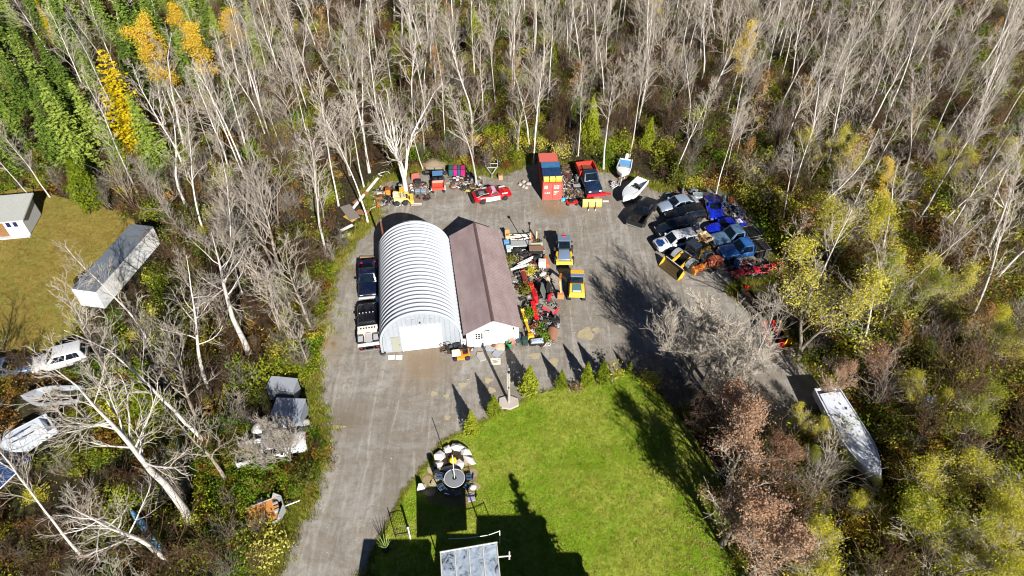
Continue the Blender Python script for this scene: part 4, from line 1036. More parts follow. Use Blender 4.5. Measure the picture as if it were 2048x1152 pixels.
    if style == 'pickup':
        x0, x1 = -.5 * L, -.135 * L; bm_ = carpaint(bed_rgb) if bed_rgb else pm_
        if flat:
            MB().box(x0, x1, -hw * .98, hw * .98, .86, .94).build('flat_bed', BLACKM, t)
            MB().box(x1 - .08, x1 - .02, -hw * .95, hw * .95, .941, 1.6).build('headboard', STEELD, t)
            for s in (-1, 1): MB().tube([(x0, s * hw * .93, 1.0), (x1 - .1, s * hw * .93, 1.0)], .05, 6).build('side_rail', CHROME, t)
            MB().tube([(x0 + .05, -hw * .93, 1.0), (x0 + .05, hw * .93, 1.0)], .05, 6).build('end_rail', CHROME, t)
            for s in (-1, 1): MB().box(x0 + .1, x1, min(s * .45, s * .35), max(s * .45, s * .35), .45, .855).build('chassis_rail', BLACKM, t)
        else:
            for s in (-1, 1): MB().box(x0 + .04, x1, min(s * hw, s * (hw - .12)), max(s * hw, s * (hw - .12)), .50, 1.12).build('bed_side', bm_, t, None, .03)
            MB().box(x0 + .05, x1, -hw + .121, hw - .121, .50, .62).build('bed_floor', BLACKM, t)
            MB().box(x1 - .06, x1 - .002, -hw + .121, hw - .121, .621, 1.12).build('bed_front', bm_, t)
            MB().box(x0 - .02, x0 + .039, -hw * .93, hw * .93, .54, 1.10).build('tailgate', bm_, t, None, .02)
    return t
STEELD = paint((92, 94, 98), .5, .5, .4)

veh = 'vehicles in the scrap rows'
t = car('pickup_truck', 'dark blue pickup facing its black-cabbed neighbour beside the half-round hut', 'pickup', (738, 606), (739, 532), 'pickup', (14, 24, 52), 5.0, hood=(14, 24, 52))
for s in (-1, 1): MB().box(-2.4, 1.7, min(s * .99, s * 1.005), max(s * .99, s * 1.005), .46, .60).build('rocker_trim', paint((214, 214, 212), .5), t)
MB().box(2.47, 2.57, -.92, .92, .42, .66).build('bumper_guard', paint((206, 210, 214), .4, .3), t)
p = G(757, 527); f = thing('fuel_can', 'orange fuel can at the tail of the dark blue pickup', 'can', (p.x - .1, p.y + .1, 0)); MB().box(-.17, .17, -.1, .1, 0, .42).build('body', paint((222, 74, 22), .5), f, None, .03); MB().tube([(.08, 0, .42), (.14, 0, .52)], .03, 6).build('spout', BLACKM, f)
p = G(738, 524); f = thing('lumber_board', 'pale board lying across behind the dark blue pickup', 'board', (p.x - .1, p.y + .35, 0)); MB().box(-.85, .75, -.12, .12, .3, .36).build('board', wood((190, 160, 120)), f); [MB().box(x - .1, x + .1, -.12, .12, 0, .299).build('block', wood((120, 92, 64)), f) for x in (-.6, .5)]
# service truck: black cab away from the camera, pale tow body
t = car('tow_truck', 'black cabbed tow truck with beige deck and two framed side boxes, beside the hut', 'truck', (737, 622), (741, 703), 'pickup', (20, 22, 28), 5.7, 2.0, flat=True)
BEI = paint((212, 200, 184), .55, 0, .3); LGR = paint((196, 200, 206), .45, .2, .2)
MB().box(-2.82, -.82, -1.02, 1.02, .945, 1.02).build('deck', BEI, t)
MB().hexa([(-1.15, -.95, 1.021), (-.80, -.95, 1.021), (-.80, .95, 1.021), (-1.15, .95, 1.021)], [(-1.05, -.9, 1.55), (-.86, -.9, 1.62), (-.86, .9, 1.62), (-1.05, .9, 1.55)]).build('headache_rack', BEI, t)
for i in range(6): MB().box(-1.148, -1.02, -.72 + i * .25, -.58 + i * .25, 1.50, 1.585).build('louvre', BLACKM, t)
for s in (-1, 1):
    b = MB().box(-2.55, -1.75, s * .70 - .30, s * .70 + .30, 1.021, 1.33).build('side_box', BLACKM, t, None, .02)
    MB().box(-2.48, -1.82, s * .70 - .23, s * .70 + .23, 1.331, 1.36).build('lid', LGR, b)
MB().box(-2.7, -1.3, -.24, .24, 1.021, 1.14).build('tow_boom', LGR, t, None, .02); MB().box(-2.86, -2.62, -.95, .95, 1.021, 1.20).build('tail_board', paint((232, 232, 230), .5), t, None, .02)
for i in range(5): MB().box(.44, .52, -.62 + i * .31 - .05, -.62 + i * .31 + .05, 1.985, 2.03).build('roof_light', LAMP_W, t)
p = G(762, 606); b = thing('tool_box', 'light blue plastic box between the two trucks and the hut', 'box', (p.x, p.y, 0), .15)
MB().box(-.42, .42, -.35, .35, 0, .5).build('tub', paint((120, 168, 214), .5), b, None, .03); MB().box(-.44, .44, -.37, .37, .501, .58).build('lid', paint((160, 196, 228), .5), b, None, .02)

car('sedan_car', 'silver sedan topmost of the front row of parked cars', 'car', (1316, 424), (1392, 409), 'sedan', (150, 164, 186))
car('crossover_car', 'black crossover squeezed between the silver sedan and the dark wagon', 'car', (1334, 445), (1402, 433), 'suv', (16, 18, 24), 4.5, 1.6)
car('wagon_car', 'dark navy station wagon with bright window trim below the black crossover', 'car', (1312, 472), (1390, 456), 'suv', (18, 28, 44), 4.8, 1.55)
car('sport_utility_car', 'white sport utility car with dark hood panel and blue flank graphics', 'car', (1310, 500), (1388, 484), 'suv', (232, 234, 238), 4.7, 1.68, hood=(30, 66, 130), side=(24, 74, 180))
car('pickup_truck', 'black pickup with red tail lights parked beside the white boat', 'pickup', (1300, 409), (1267, 457), 'pickup', (22, 24, 28), 5.3)
t = car('roadster_car', 'bright blue roadster standing nose down behind the row of cars', 'car', (1433, 446), (1420, 402), 'coupe', (14, 44, 190), 4.1)
t = car('kit_car', 'bright blue low racing coupe lying above the flatbed pickup', 'car', (1411, 470), (1486, 452), 'coupe', (12, 40, 196), 4.5)
quad_on(MB(), (-1.95, -.35, .90), (-1.35, -.35, .915), (-1.35, .35, .915), (-1.95, .35, .90), 0, 1, 0, 1, .04).build('number_panel', WHITE, t)
car('pickup_truck', 'grey-blue flatbed pickup with rails, the upper of two behind the tan hull', 'pickup', (1420, 492), (1512, 474), 'pickup', (96, 130, 160), 5.5, flat=True)
t = car('pickup_truck', 'blue cab pickup with bare chassis, lowest of the parked vehicles', 'pickup', (1440, 516), (1528, 502), 'pickup', (44, 104, 178), 5.3, flat=True)

# stripped stock car
loc, rz, _ = pose((1017, 389), (950, 401)); sc_ = thing('stock_car', 'red stripped stock car with white number door and pale-walled tyres', 'race car', loc, rz)
RED = carpaint((196, 12, 30))
st = [(-.5, .86, .40, .70), (-.46, .95, .26, .86), (-.3, 1, .2, .86), (0, 1, .2, .84), (.2, 1, .2, .80), (.36, .95, .2, .70), (.47, .84, .22, .56), (.5, .7, .3, .46)]
MB().rings([section(f * 4.5, w * .98, zb, zt) for f, w, zb, zt in st]).build('body', RED, sc_, 45)
MB().box(-1.95, -.55, -.66, .66, .60, .885).build('engine_bay', BLACKM, sc_)
eng = MB().box(-1.6, -.9, -.28, .28, .886, 1.0).build('engine', paint((150, 152, 150), .4, .6, .5), sc_, None, .04); MB().lathe((-1.25, 0, 1.0), [(.22, 0), (.24, .05), (.05, .12)], 12).build('air_cleaner', CHROME, eng)
bt = [(-.5, -.8, .82), (.95, -.8, .80), (.95, .8, .80), (-.5, .8, .82)]; tp = [(-.05, -.62, 1.26), (.45, -.62, 1.25), (.45, .62, 1.25), (-.05, .62, 1.26)]
MB().hexa(bt, tp).build('cabin', RED, sc_, 40, .05); quad_on(MB(), tp[0], tp[1], tp[2], tp[3], .1, .9, .12, .88, .014).build('roof_panel', paint((178, 172, 206), .4), sc_)
for a, b, c, d in ((bt[0], bt[1], tp[1], tp[0]), (bt[2], bt[3], tp[3], tp[2]), (bt[1], bt[2], tp[2], tp[1])): quad_on(MB(), a, b, c, d, .12, .88, .14, .86, .012).build('window_opening', BLACKM, sc_)
for s in (-1, 1):
    dp = MB().box(-.95, .75, min(s * .96, s * 1.0), max(s * .96, s * 1.0), .24, .80).build('number_door', paint((238, 238, 238), .5), sc_)
    for i in range(3): MB().box(-.30 + i * .22, -.20 + i * .22, min(s * 1.0005, s * 1.006), max(s * 1.0005, s * 1.006), .45, .62).build('numeral', paint((170, 150, 160), .6), dp)
    MB().tube([(-2.0, s * .7, .86), (-1.2, s * .66, 1.12), (-.45, s * .64, 1.15)], .035, 6).build('roll_bar', CHROME, sc_)
    MB().box(1.05, 1.75, min(s * .60, s * .78), max(s * .60, s * .78), .79, .83).build('hood_stripe', paint((236, 236, 236), .5), sc_)
MB().rings([[(1.35 + .85 * q, y, z) for y, z in ((.85 - .3 * q * q, .62 - .14 * q), (.5, .84 - .26 * q), (-.5, .84 - .26 * q), (-.85 + .3 * q * q, .62 - .14 * q))] for q in (0, .5, 1)]).build('nose', paint((206, 8, 14), .3, 0, .15, .7), sc_, 40)
for x in (1.35, -1.35):
    for s in (-1, 1): wheel(sc_, x, s * .93, .33, .26, (214, 210, 196))
MB().box(-2.5, -2.28, -.9, .9, .25, .55).build('push_bumper', BLACKM, sc_, None, .03)

# utility side-by-side with red dump bed
loc, rz, _ = pose((876, 352), (878, 396)); u_ = thing('utility_vehicle', 'small utility vehicle with orange-red dump bed and blue-tinted cab', 'utility vehicle', loc, rz)
ORR = paint((214, 78, 56), .55, 0, .3); WHF = paint((226, 220, 216), .5)
MB().box(-.15, 1.5, -.62, .62, .42, .78).build('front_body', paint((46, 62, 84), .5), u_, None, .05)
for s in (-1, 1):
    for x in (-.12, .85): MB().tube([(x, s * .6, .78), (x * .8 + .05, s * .55, 1.75)], .03, 6).build('roll_bar', BLACKM, u_)
MB().box(-.2, .75, -.6, .6, 1.75, 1.80).build('canopy', paint((86, 132, 178), .3), u_, None, .02)
MB().hexa([(.86, -.58, .8), (.90, -.58, .8), (.90, .58, .8), (.86, .58, .8)], [(.70, -.55, 1.7), (.74, -.55, 1.7), (.74, .55, 1.7), (.70, .55, 1.7)]).build('windshield', glass_dark(), u_)
for s in (-1, 1): MB().box(.0, .4, s * .3 - .22, s * .3 + .22, .78, 1.2).build('seat', BLACKM, u_, None, .05)
MB().box(-1.65, -.25, -.66, .66, .72, .78).build('bed_floor', ORR, u_)
for s in (-1, 1): MB().box(-1.65, -.25, min(s * .66, s * .72), max(s * .66, s * .72), .72, 1.06).build('bed_side', ORR, u_); MB().box(-1.70, -.9, min(s * .73, s * .86), max(s * .73, s * .86), .70, .78).build('fender', WHF, u_)
MB().box(-1.71, -1.655, -.7, .7, .72, 1.04).build('tailgate', ORR, u_); MB().box(-.30, -.245, -.65, .65, .781, 1.10).build('bed_front', paint((228, 150, 140), .5), u_)
for x in (1.1, -1.15):
    for s in (-1, 1): wheel(u_, x, s * .66, .31, .24)

# plough truck with red dump box, yellow blade in front
loc, rz, _ = pose((1191, 399), (1166, 343)); d_ = thing('dump_truck', 'navy dump truck with red box behind and red plough frame in front', 'truck', loc, rz)
NAVY = carpaint((20, 44, 74))
MB().rings([section(x, w, .5, z) for x, w, z in ((-.4, 1.0, 1.25), (.8, 1.0, 1.25), (1.4, .98, 1.22), (2.3, .95, 1.12), (2.5, .85, 1.0))]).build('body', NAVY, d_, 45)
bt = [(-.4, -.95, 1.2), (.95, -.95, 1.2), (.95, .95, 1.2), (-.4, .95, 1.2)]; tp = [(-.35, -.78, 2.05), (.35, -.78, 2.05), (.35, .78, 2.05), (-.35, .78, 2.05)]
MB().hexa(bt, tp).build('cabin', NAVY, d_, 40, .06); quad_on(MB(), bt[1], bt[2], tp[2], tp[1], .08, .92, .1, .9, .014).build('windshield', glass_dark(), d_)
for a, b, c, e in ((bt[0], bt[1], tp[1], tp[0]), (bt[2], bt[3], tp[3], tp[2])): quad_on(MB(), a, b, c, e, .12, .85, .1, .86, .014).build('side_window', glass_dark(), d_)
REDB = paint((196, 48, 34), .6, 0, .4)
MB().box(-2.7, -.55, -1.02, 1.02, .98, 1.06).build('box_floor', paint((130, 44, 34), .7, 0, .5), d_)
for s in (-1, 1): MB().box(-2.7, -.55, min(s * 1.02, s * 1.1), max(s * 1.02, s * 1.1), .98, 1.62).build('box_side', REDB, d_)
MB().box(-2.76, -2.705, -1.08, 1.08, .98, 1.6).build('tailgate', REDB, d_); MB().box(-.62, -.555, -1.019, 1.019, 1.061, 1.8).build('box_front', REDB, d_)
MB().box(-2.5, -1.0, -.4, .4, 1.061, 1.25).build('load', rust(), d_, None, .08)
for x, s in ((1.7, -1), (1.7, 1), (-1.7, -1), (-1.7, 1)): wheel(d_, x, s * .88, .44, .28, (110, 112, 116))
for s in (-1, 1): MB().box(-2.4, 2.3, s * .4 - .06, s * .4 + .06, .5, .7).build('chassis_rail', BLACKM, d_)
for s in (-1, 1): MB().box(2.42, 2.54, s * .62 - .15, s * .62 + .15, .78, .94).build('headlight', LAMP_W, d_, None, .02)
pf = MB().box(2.56, 2.9, -1.05, 1.25, .35, .62).build('plough_frame', paint((206, 22, 38), .5, 0, .3), d_, None, .03)
MB().hexa([(2.6, .6, .62), (2.8, .6, .62), (3.2, 1.75, .62), (3.0, 1.75, .62)], [(2.6, .6, .74), (2.8, .6, .74), (3.2, 1.75, .80), (3.0, 1.75, .80)]).build('plough_wing', paint((206, 22, 38), .5, 0, .3), d_)
def plough_blade(nm, label, px, py, rz, w, h, rgb):
    p = G(px, py); b = thing(nm, label, 'plough blade', (p.x, p.y, 0), rz)
    rs = [[(x, -.32 * math.sin(a) , .04 + h * (1 - math.cos(a)) * .5) for x in (-w / 2, w / 2)] + [(x, -.32 * math.sin(a) + .05, .04 + h * (1 - math.cos(a)) * .5 + .01) for x in (w / 2, -w / 2)] for a in [PI * q / 8 for q in range(9)]]
    MB().rings(rs).build('mouldboard', paint(rgb, .5, 0, .25), b, 40)
    for x in (-.18, .18): MB().box(x * w - .03, x * w + .03, -.42, .10, .0, h * .9).build('rib', paint((60, 54, 40), .6), b); MB().box(x * w - .05, x * w + .05, -.62, -.40, .0, .12).build('hitch', WHITE, b)
    MB().box(-w / 2, w / 2, .01, .07, 0, .12).build('cutting_edge', STEELD, b)
    return b
plough_blade('plough_blade', 'cream-yellow snow plough blade lying before the navy dump truck', 1183, 415, .03, 2.2, 1.15, (226, 190, 104))

# ---- boats
def boat(name, label, front, rear, W, Hh, hull, inner, deck=.45, L=None, lift=.35, group=None, decks=None):
    loc, rz, d = pose(front, rear); L = L or d; t = thing(name, label, 'boat', (loc[0], loc[1], 0), rz, group)
    def half(x):      # half width along the hull
        u = (x + L / 2) / L; return W / 2 * (.86 + .28 * u - .1 * u * u) * (1 - max(0, (u - .52) / .48) ** 2.2) + .02
    xs = [-L / 2 + L * i / 14 for i in range(15)]
    rs = []
    for x in xs:
        u = (x + L / 2) / L; h = half(x); kz = lift + .12 * max(0, (u - .6) / .4) ** 2 * 3; gz = lift + Hh * (1 + .18 * u * u)
        rs.append([(x, h, gz), (x, h * .92, kz + .35 * Hh), (x, h * .5, kz + .08), (x, 0, kz), (x, -h * .5, kz + .08), (x, -h * .92, kz + .35 * Hh), (x, -h, gz),
                   (x, -max(0, h - .1), gz + .015), (x, -max(0, h - .12), gz - .05), (x, max(0, h - .12), gz - .05), (x, max(0, h - .1), gz + .015)])
    rs2 = []
    for r, x in zip(rs, xs):
        u = (x + L / 2) / L
        if .05 < u < 1 - deck:
            fz = lift + .18; h = half(x); r = r[:8] + [(x, -max(.0, h - .16), fz), (x, max(.0, h - .16), fz), r[10]]
        rs2.append(r)
    MB().rings(rs2).build('hull', hull, t, 40)
    fx = [x for x in xs if .05 < (x + L / 2) / L < 1 - deck]
    MB().rings([[(x, -half(x) + .17, lift + .19), (x, half(x) - .17, lift + .19), (x, half(x) - .17, lift + .20), (x, -half(x) + .17, lift + .20)] for x in fx]).build('cockpit_floor', inner, t)
    dx = [x for x in xs if (x + L / 2) / L >= 1 - deck - .01]
    if len(dx) > 1: MB().rings([[(x, -half(x) * .82, lift + Hh * (1.02 + .18 * ((x + L / 2) / L) ** 2)), (x, 0, lift + Hh * (1.10 + .18 * ((x + L / 2) / L) ** 2)), (x, half(x) * .82, lift + Hh * (1.02 + .18 * ((x + L / 2) / L) ** 2)), (x, 0, lift + Hh * .9)] for x in dx]).build('foredeck', decks or hull, t, 30)
    for s in (-1, 1): MB().box(-L * .12, L * .0, s * W * .22 - .2, s * W * .22 + .2, lift + .201, lift + .55).build('seat', decks or inner, t, None, .05)
    for x in (-L * .28, L * .22): MB().box(x - .08, x + .08, -W * .33, W * .33, 0, lift + .1).build('support_bunk', wood((110, 84, 56)), t)
    return t
HULLW = paint((224, 228, 234), .3, 0, .15, .3); HB = paint((96, 158, 214), .5, 0, .2)
t = boat('motor_boat', 'small white motor boat with blue cockpit cover and white outboard, on a trailer', (1242, 366), (1250, 337), 1.75, .75, HULLW, HB, .42, 3.6, .55, decks=paint((226, 226, 226), .4))
MB().box(-1.65, .1, -.68, .68, 1.15, 1.22).build('cockpit_cover', HB, t, None, .05)
m_ = MB().box(-2.15, -1.78, -.2, .2, .7, 1.62).build('outboard_motor', WHITE, t, 40, .08); MB().lathe((-1.96, 0, 1.62), [(.22, 0), (.24, .1), (.16, .28), (.03, .32)], 10).build('motor_cowl', WHITE, m_, 50)
MB().hexa([(.18, -.6, 1.25), (.22, -.6, 1.25), (.22, .6, 1.25), (.18, .6, 1.25)], [(.02, -.5, 1.5), (.06, -.5, 1.5), (.06, .5, 1.5), (.02, .5, 1.5)]).build('windscreen', paint((120, 130, 136), .15), t)
MB().tube([(1.2, 0, .45), (2.9, 0, .42)], .05, 6).build('trailer_tongue', WHITE, t)
for s in (-1, 1): MB().tube([(-1.6, s * .6, .45), (1.25, s * .25, .45)], .05, 6).build('trailer_rail', WHITE, t); wheel(t, -.4, s * .86, .28, .18)
t = boat('open_boat', 'white open fishing boat with grey foredeck beside the black pickup', (1244, 415), (1284, 373), 1.75, .8, HULLW, paint((190, 196, 206), .5), .5, None, .4, decks=paint((206, 210, 216), .4))
for i in range(5): MB().box(-1.5 + i * .22, -1.3 + i * .22, -.5 + (i % 3) * .3, -.25 + (i % 3) * .3, .60, .95 + .1 * (i % 2)).build('stored_gear', BLACKM, t)
MB().box(-2.0, -.1, -.02, .02, .3, .42).build('trailer_beam', STEELD, t)
t = boat('hull_shell', 'tan empty boat shell perched beside the yellow wheel loader', (1384, 500), (1413, 488), 1.5, .55, paint((214, 190, 152), .6), paint((176, 140, 96), .7), .05, 2.3, .8)
t = boat('cabin_boat', 'long white hull covered with pale grimy plastic in the thicket right of the lawn', (1742, 985), (1640, 800), 2.5, 1.3, paint((206, 212, 224), .4, 0, .4), paint((170, 176, 190), .5), .92, None, .5, decks=paint((214, 220, 232), .35, 0, .45))
t = boat('open_boat', 'grey aluminium boat with dark cockpit among bare branches beyond the white truck wreck', (55, 808), (170, 800), 1.9, .7, paint((186, 192, 202), .35, .3), paint((60, 54, 50), .7), .25, None, .35)
t = boat('motor_boat', 'rounded white boat bow with dark hatch rails half under a blue tarp', (12, 925), (118, 862), 2.4, 1.0, paint((206, 216, 230), .3, 0, .2), paint((180, 190, 206), .4), .9, None, .5, decks=paint((216, 224, 236), .3, 0, .2))
for s in (-.35, .35):
    MB().tube([(-.7, s, 1.70), (.9, s * .8, 1.76)], .03, 5).build('hatch_rail', BLACKM, t)
    MB().box(-.1, .35, s - .12, s + .12, 1.60, 1.70).build('hatch', paint((150, 160, 176), .4), t)
p = G(28, 920); tp_ = thing('blue_tarp', 'bright blue tarp hanging over the nose of the rounded white boat', 'tarp', (p.x, p.y, 0), .6)
MB().add([(-1.3, -.9, .05), (1.1, -.9, .1), (1.3, .8, 1.7), (-.6, .9, 1.65), (-.1, 0, 1.35), (-1.5, .2, .2)], [(0, 1, 4), (1, 2, 4), (2, 3, 4), (3, 5, 4), (5, 0, 4)]).build('sheet', paint((34, 84, 190), .4), tp_)
p = G(1850, 818); tp_ = thing('blue_tarp', 'small pale blue tarp showing in the thicket far right', 'tarp', (p.x, p.y, 0), .3)
MB().add([(-1.0, -.6, .05), (.9, -.7, .1), (1.0, .6, .9), (-.5, .8, 1.1), (0, 0, 1.25)], [(0, 1, 4), (1, 2, 4), (2, 3, 4), (3, 0, 4)]).build('sheet', paint((150, 176, 220), .4), tp_)

# boat trailer frame, empty
loc, rz, _ = pose((984, 360), (983, 318)); bt_ = thing('boat_trailer', 'empty white tube boat trailer standing in tall grass', 'trailer', loc, rz)
TW = paint((206, 210, 218), .4, .2)
for s in (-1, 1):
    MB().tube([(-1.6, s * .75, .6), (.2, s * .72, .55), (1.7, s * .06, .5)], .055, 6).build('frame_rail', TW, bt_)
    MB().box(-1.6, -.6, s * .80 - .12, s * .80 + .12, .72, .80).build('bunk', paint((196, 208, 226), .5), bt_, None, .02)
    wheel(bt_, -.8, s * .98, .28, .18)
for x, w in ((-1.5, .75), (-.3, .73), (.55, .52)): MB().tube([(x, -w, .62), (x, w, .62)], .045, 6).build('cross_member', TW, bt_)
MB().tube([(1.7, 0, .5), (2.5, 0, .45)], .045, 6).build('tongue', TW, bt_); MB().tube([(1.75, 0, .0), (1.75, 0, .75)], .035, 6).build('jack', STEELD, bt_)

# ---- shipping container with things on its roof
a, b = G(1086, 402), G(1122, 400); ctr = thing('shipping_container', 'red shipping container with white stencilled doors facing the yard', 'container', ((a.x + b.x) / 2, (a.y + b.y) / 2, 0), math.radians(4))
CRED = paint((196, 84, 74), .6, .1, .45); CDK = paint((128, 44, 42), .6, .1, .4)
cw, cl, ch = 2.3, 6.0, 2.5
for s in (-1, 1): corr_quad(MB(), (s * cw / 2, .05 if s > 0 else cl, .12), (s * cw / 2, cl if s > 0 else .05, .12), (s * cw / 2, cl if s > 0 else .05, ch - .08), (s * cw / 2, .05 if s > 0 else cl, ch - .08), 20, -.04 if False else .03).build('side_wall', CDK, ctr)
corr_quad(MB(), (-cw / 2, .05, ch - .04), (cw / 2, .05, ch - .04), (cw / 2, cl, ch - .04), (-cw / 2, cl, ch - .04), 10, .015).build('roof', CRED, ctr)
MB().box(-cw / 2, cw / 2, cl - .05, cl, .1, ch - .05).build('back_wall', CDK, ctr)
MB().box(-cw / 2, cw / 2, .06, cl - .06, .08, .12).build('base', BLACKM, ctr)
for x in (-cw / 2 + .0, cw / 2 - .1): MB().box(x, x + .1, -.03, .05, .1, ch).build('corner_post', CRED, ctr)
MB().box(-cw / 2 + .101, cw / 2 - .101, -.03, .05, ch - .12, ch).build('door_header', CRED, ctr)
WL = paint((236, 226, 224), .6, 0, .3)
for s in (-1, 1):
    x0, x1 = (-cw / 2 + .11, -.015) if s < 0 else (.015, cw / 2 - .11)
    d = MB().box(x0, x1, -.06, -.0, .14, ch - .13).build('door', paint((206, 88, 80), .6, 0, .5), ctr, None, .01)
    for q in (.25, .75): MB().tube([(x0 + (x1 - x0) * q, -.09, .18), (x0 + (x1 - x0) * q, -.09, ch - .18)], .018, 5).build('lock_rod', paint((214, 120, 110), .5), d)
    if s < 0:
        MB().box(x0 + .1, x0 + .45, -.068, -.0605, 1.72, 2.16).build('stencil_plate', WL, d); MB().box(x0 + .22, x0 + .36, -.074, -.0685, 1.82, 2.02).build('stencil_mark', paint((150, 130, 150), .6), d)
        for i in range(3): MB().box(x0 + .15 + i * .22, x0 + .29 + i * .22, -.068, -.0605, 1.05, 1.22).build('stencil_mark', WL, d)
    else:
        for j, (zz, n) in enumerate(((2.1, 5), (1.92, 5), (1.74, 4), (1.30, 4), (1.12, 3), (.9, 2))):
            for i in range(n): MB().box(x0 + .14 + i * .15, x0 + .245 + i * .15, -.068, -.0605, zz - .055, zz + .055).build('stencil_mark', WL, d)
for i in range(3):
    c = thing('crate', ['yellow crate on the container roof, over the left door', 'yellow crate in the middle on the container roof', 'yellow crate on the container roof nearest the dump truck'][i], 'crate', ctr.matrix_basis @ Vector((-.72 + i * .72, .42, ch)))
    c.rotation_euler = (0, 0, math.radians(4)); MB().box(-.31, .31, -.25, .25, .012, .36).build('box', paint((222, 206, 52), .5), c, None, .02); MB().box(-.32, .32, -.26, .26, .361, .44).build('lid', paint((238, 226, 120), .5), c, None, .02)
def on_container(name, label, cat, y0, y1, z0_, z1_, mat, x0=-1.05, x1=1.1):
    t = thing(name, label, cat, ctr.matrix_basis @ Vector((0, 0, ch + .015))); t.rotation_euler = (0, 0, math.radians(4))
    MB().hexa([(x0, y0, 0), (x1, y0, 0), (x1, y1, 0), (x0, y1, 0)], [(x0, y0, z0_), (x1, y0, z0_), (x1, y1, z1_), (x0, y1, z1_)]).build('panel', mat, t, None, .02)
    MB().box(x0, x1, y0 - .1, y0 - .002, 0, .09).build('edge_board', paint((232, 224, 210), .5), t)
on_container('tarp_cover', 'dark blue sloping panel on the container roof behind the yellow crates', 'panel', .95, 2.1, .12, .62, paint((14, 44, 78), .35))
on_container('truck_canopy', 'blue glazed truck cap on the container roof behind the dark panel', 'truck cap', 2.35, 3.3, .3, .62, paint((40, 92, 136), .3, 0, .5))
on_container('red_cover', 'faded red cover over the back end of the container roof', 'cover', 3.6, 5.7, .32, .30, paint((204, 96, 86), .7, 0, .5), -1.15, 1.0)

# ---- semi box trailer
zt_ = 2.75
fl, fr, bl = G(143, 577, zt_), G(196, 583, zt_), G(262, 448, zt_)
ax = (bl - fl); rz = math.atan2(ax.y, ax.x); Ln = min(ax.length, 13.5); Wn = 2.5
bx = thing('box_trailer', 'long white box trailer parked between the meadow and the trees', 'trailer', (fl.x, fl.y, 0), rz)
TRW = paint((226, 228, 230), .45, .1, .22, 0, .8); TRG = paint((120, 130, 142), .5, .3, .55, 0, .6)
MB().box(0, Ln, -Wn, 0, .55, .62).build('floor', STEELD, bx)
n = 11
for i in range(n):
    x0, x1 = Ln * i / n + (.0 if i else 0), Ln * (i + 1) / n - .02
    for y0 in (-Wn - .02, -.02): MB().box(x0, x1, y0, y0 + .04, .5, zt_ - .06).build('side_panel', TRW, bx)
MB().box(-.04, 0, -Wn + .001, -.001, .5, zt_ - .02).build('front_wall', paint((238, 238, 240), .4, 0, .12), bx)
for s in (0, 1): MB().box(Ln, Ln + .05, -Wn / 2 * (s + 1) + .02, -Wn / 2 * s - .02, .5, zt_ - .02).build('door', TRW, bx)
MB().box(-.04, Ln + .02, -Wn - .03, .03, zt_ - .055, zt_).build('roof', TRG, bx)
for x, y, w, h in ((.9, -.5, .9, .08), (1.5, -1.35, .2, .3), (1.9, -1.4, .2, .3), (2.6, -2.0, .3, .3), (3.3, -1.7, .22, .22), (.25, -.1, .4, .1)): MB().box(x, x + w, y - h, y, zt_ + .001, zt_ + .03).build('roof_patch', BLACKM, bx)
for x in (Ln - 1.2, Ln - 2.4):
    for y in (-.2, -Wn + .2): wheel(bx, x, y, .48, .3)
for y in (-.5, -Wn + .5): MB().box(2.2, 2.35, y - .07, y + .07, 0, .5).build('landing_leg', STEELD, bx)

# ---- wrecks and boxes under the left-hand trees
car('van_wreck', 'white truck wreck with rounded nose among bare branches by the meadow', 'truck', (86, 737), (168, 716), 'suv', (222, 224, 226), 4.6, 1.7)
car('sedan_car', 'grey-blue car at the meadow edge, cut by the picture border', 'car', (52, 740), (-22, 754), 'sedan', (88, 104, 132))
loc, rz, _ = pose((608, 888), (486, 922)); 
t = car('pickup_truck', 'white pickup overgrown by the low twiggy tree beside the drive', 'pickup', (612, 892), (484, 922), 'pickup', (232, 232, 234), 5.4)
def storage(name, label, px, py, rz, w, d, h, rgb, cat='storage box', lean=0):
    p = G(px, py); s = thing(name, label, cat, (p.x, p.y, 0), rz)
    MB().box(-w / 2, w / 2, -d / 2, d / 2, .08, h).build('body', paint(rgb, .6, .1, .45), s, None, .02)
    MB().box(-w / 2 - .05, w / 2 + .05, -d / 2 - .05, d / 2 + .05, h + .001, h + .06).build('lid', paint(tuple(min(255, c + 16) for c in rgb), .6, .1, .45), s, None, .02)
    for x in (-w * .4, w * .4): MB().box(x - .08, x + .08, -d / 2 + .02, d / 2 - .02, 0, .079).build('skid', wood((100, 80, 58)), s)
    for x in (-w * .25, w * .25): MB().box(x - .06, x + .06, -d / 2 - .075, -d / 2 - .051, h - .15, h + .02).build('latch', STEELD, s)
    return s
storage('storage_box', 'grey lidded storage box in the brush, farther of the two by the drive', 573, 792, -.12, 2.3, 1.3, 1.7, (142, 148, 158))
storage('storage_box', 'grey lidded storage box in the brush, nearer of the two by the drive', 585, 838, -.05, 2.4, 1.8, 1.6, (138, 146, 160))
p = G(612, 848); s_ = thing('concrete_block', 'pale concrete lumps at the corner of the nearer grey storage box', 'concrete', (p.x, p.y, 0)); MB().lathe((0, 0, 0), [(.35, 0), (.42, .2), (.3, .42), (.05, .5)], 9).build('lump', STONE, s_, 60); MB().box(-.4, .5, -.9, -.45, 0, .3).build('slab', STONE, s_, None, .06)
p = G(525, 862); s_ = thing('canvas_heap', 'heap of white canvas under the twigs behind the white pickup', 'canvas', (p.x, p.y, 0)); MB().lathe((0, 0, 0), [(.9, 0), (.85, .35), (.5, .8), (.08, .95)], 11).build('fold', paint((232, 226, 222), .8), s_, 40); MB().lathe((1.4, .1, 0), [(.8, 0), (.7, .3), (.4, .6), (.06, .7)], 9).build('fold', paint((226, 222, 222), .8), s_, 40)
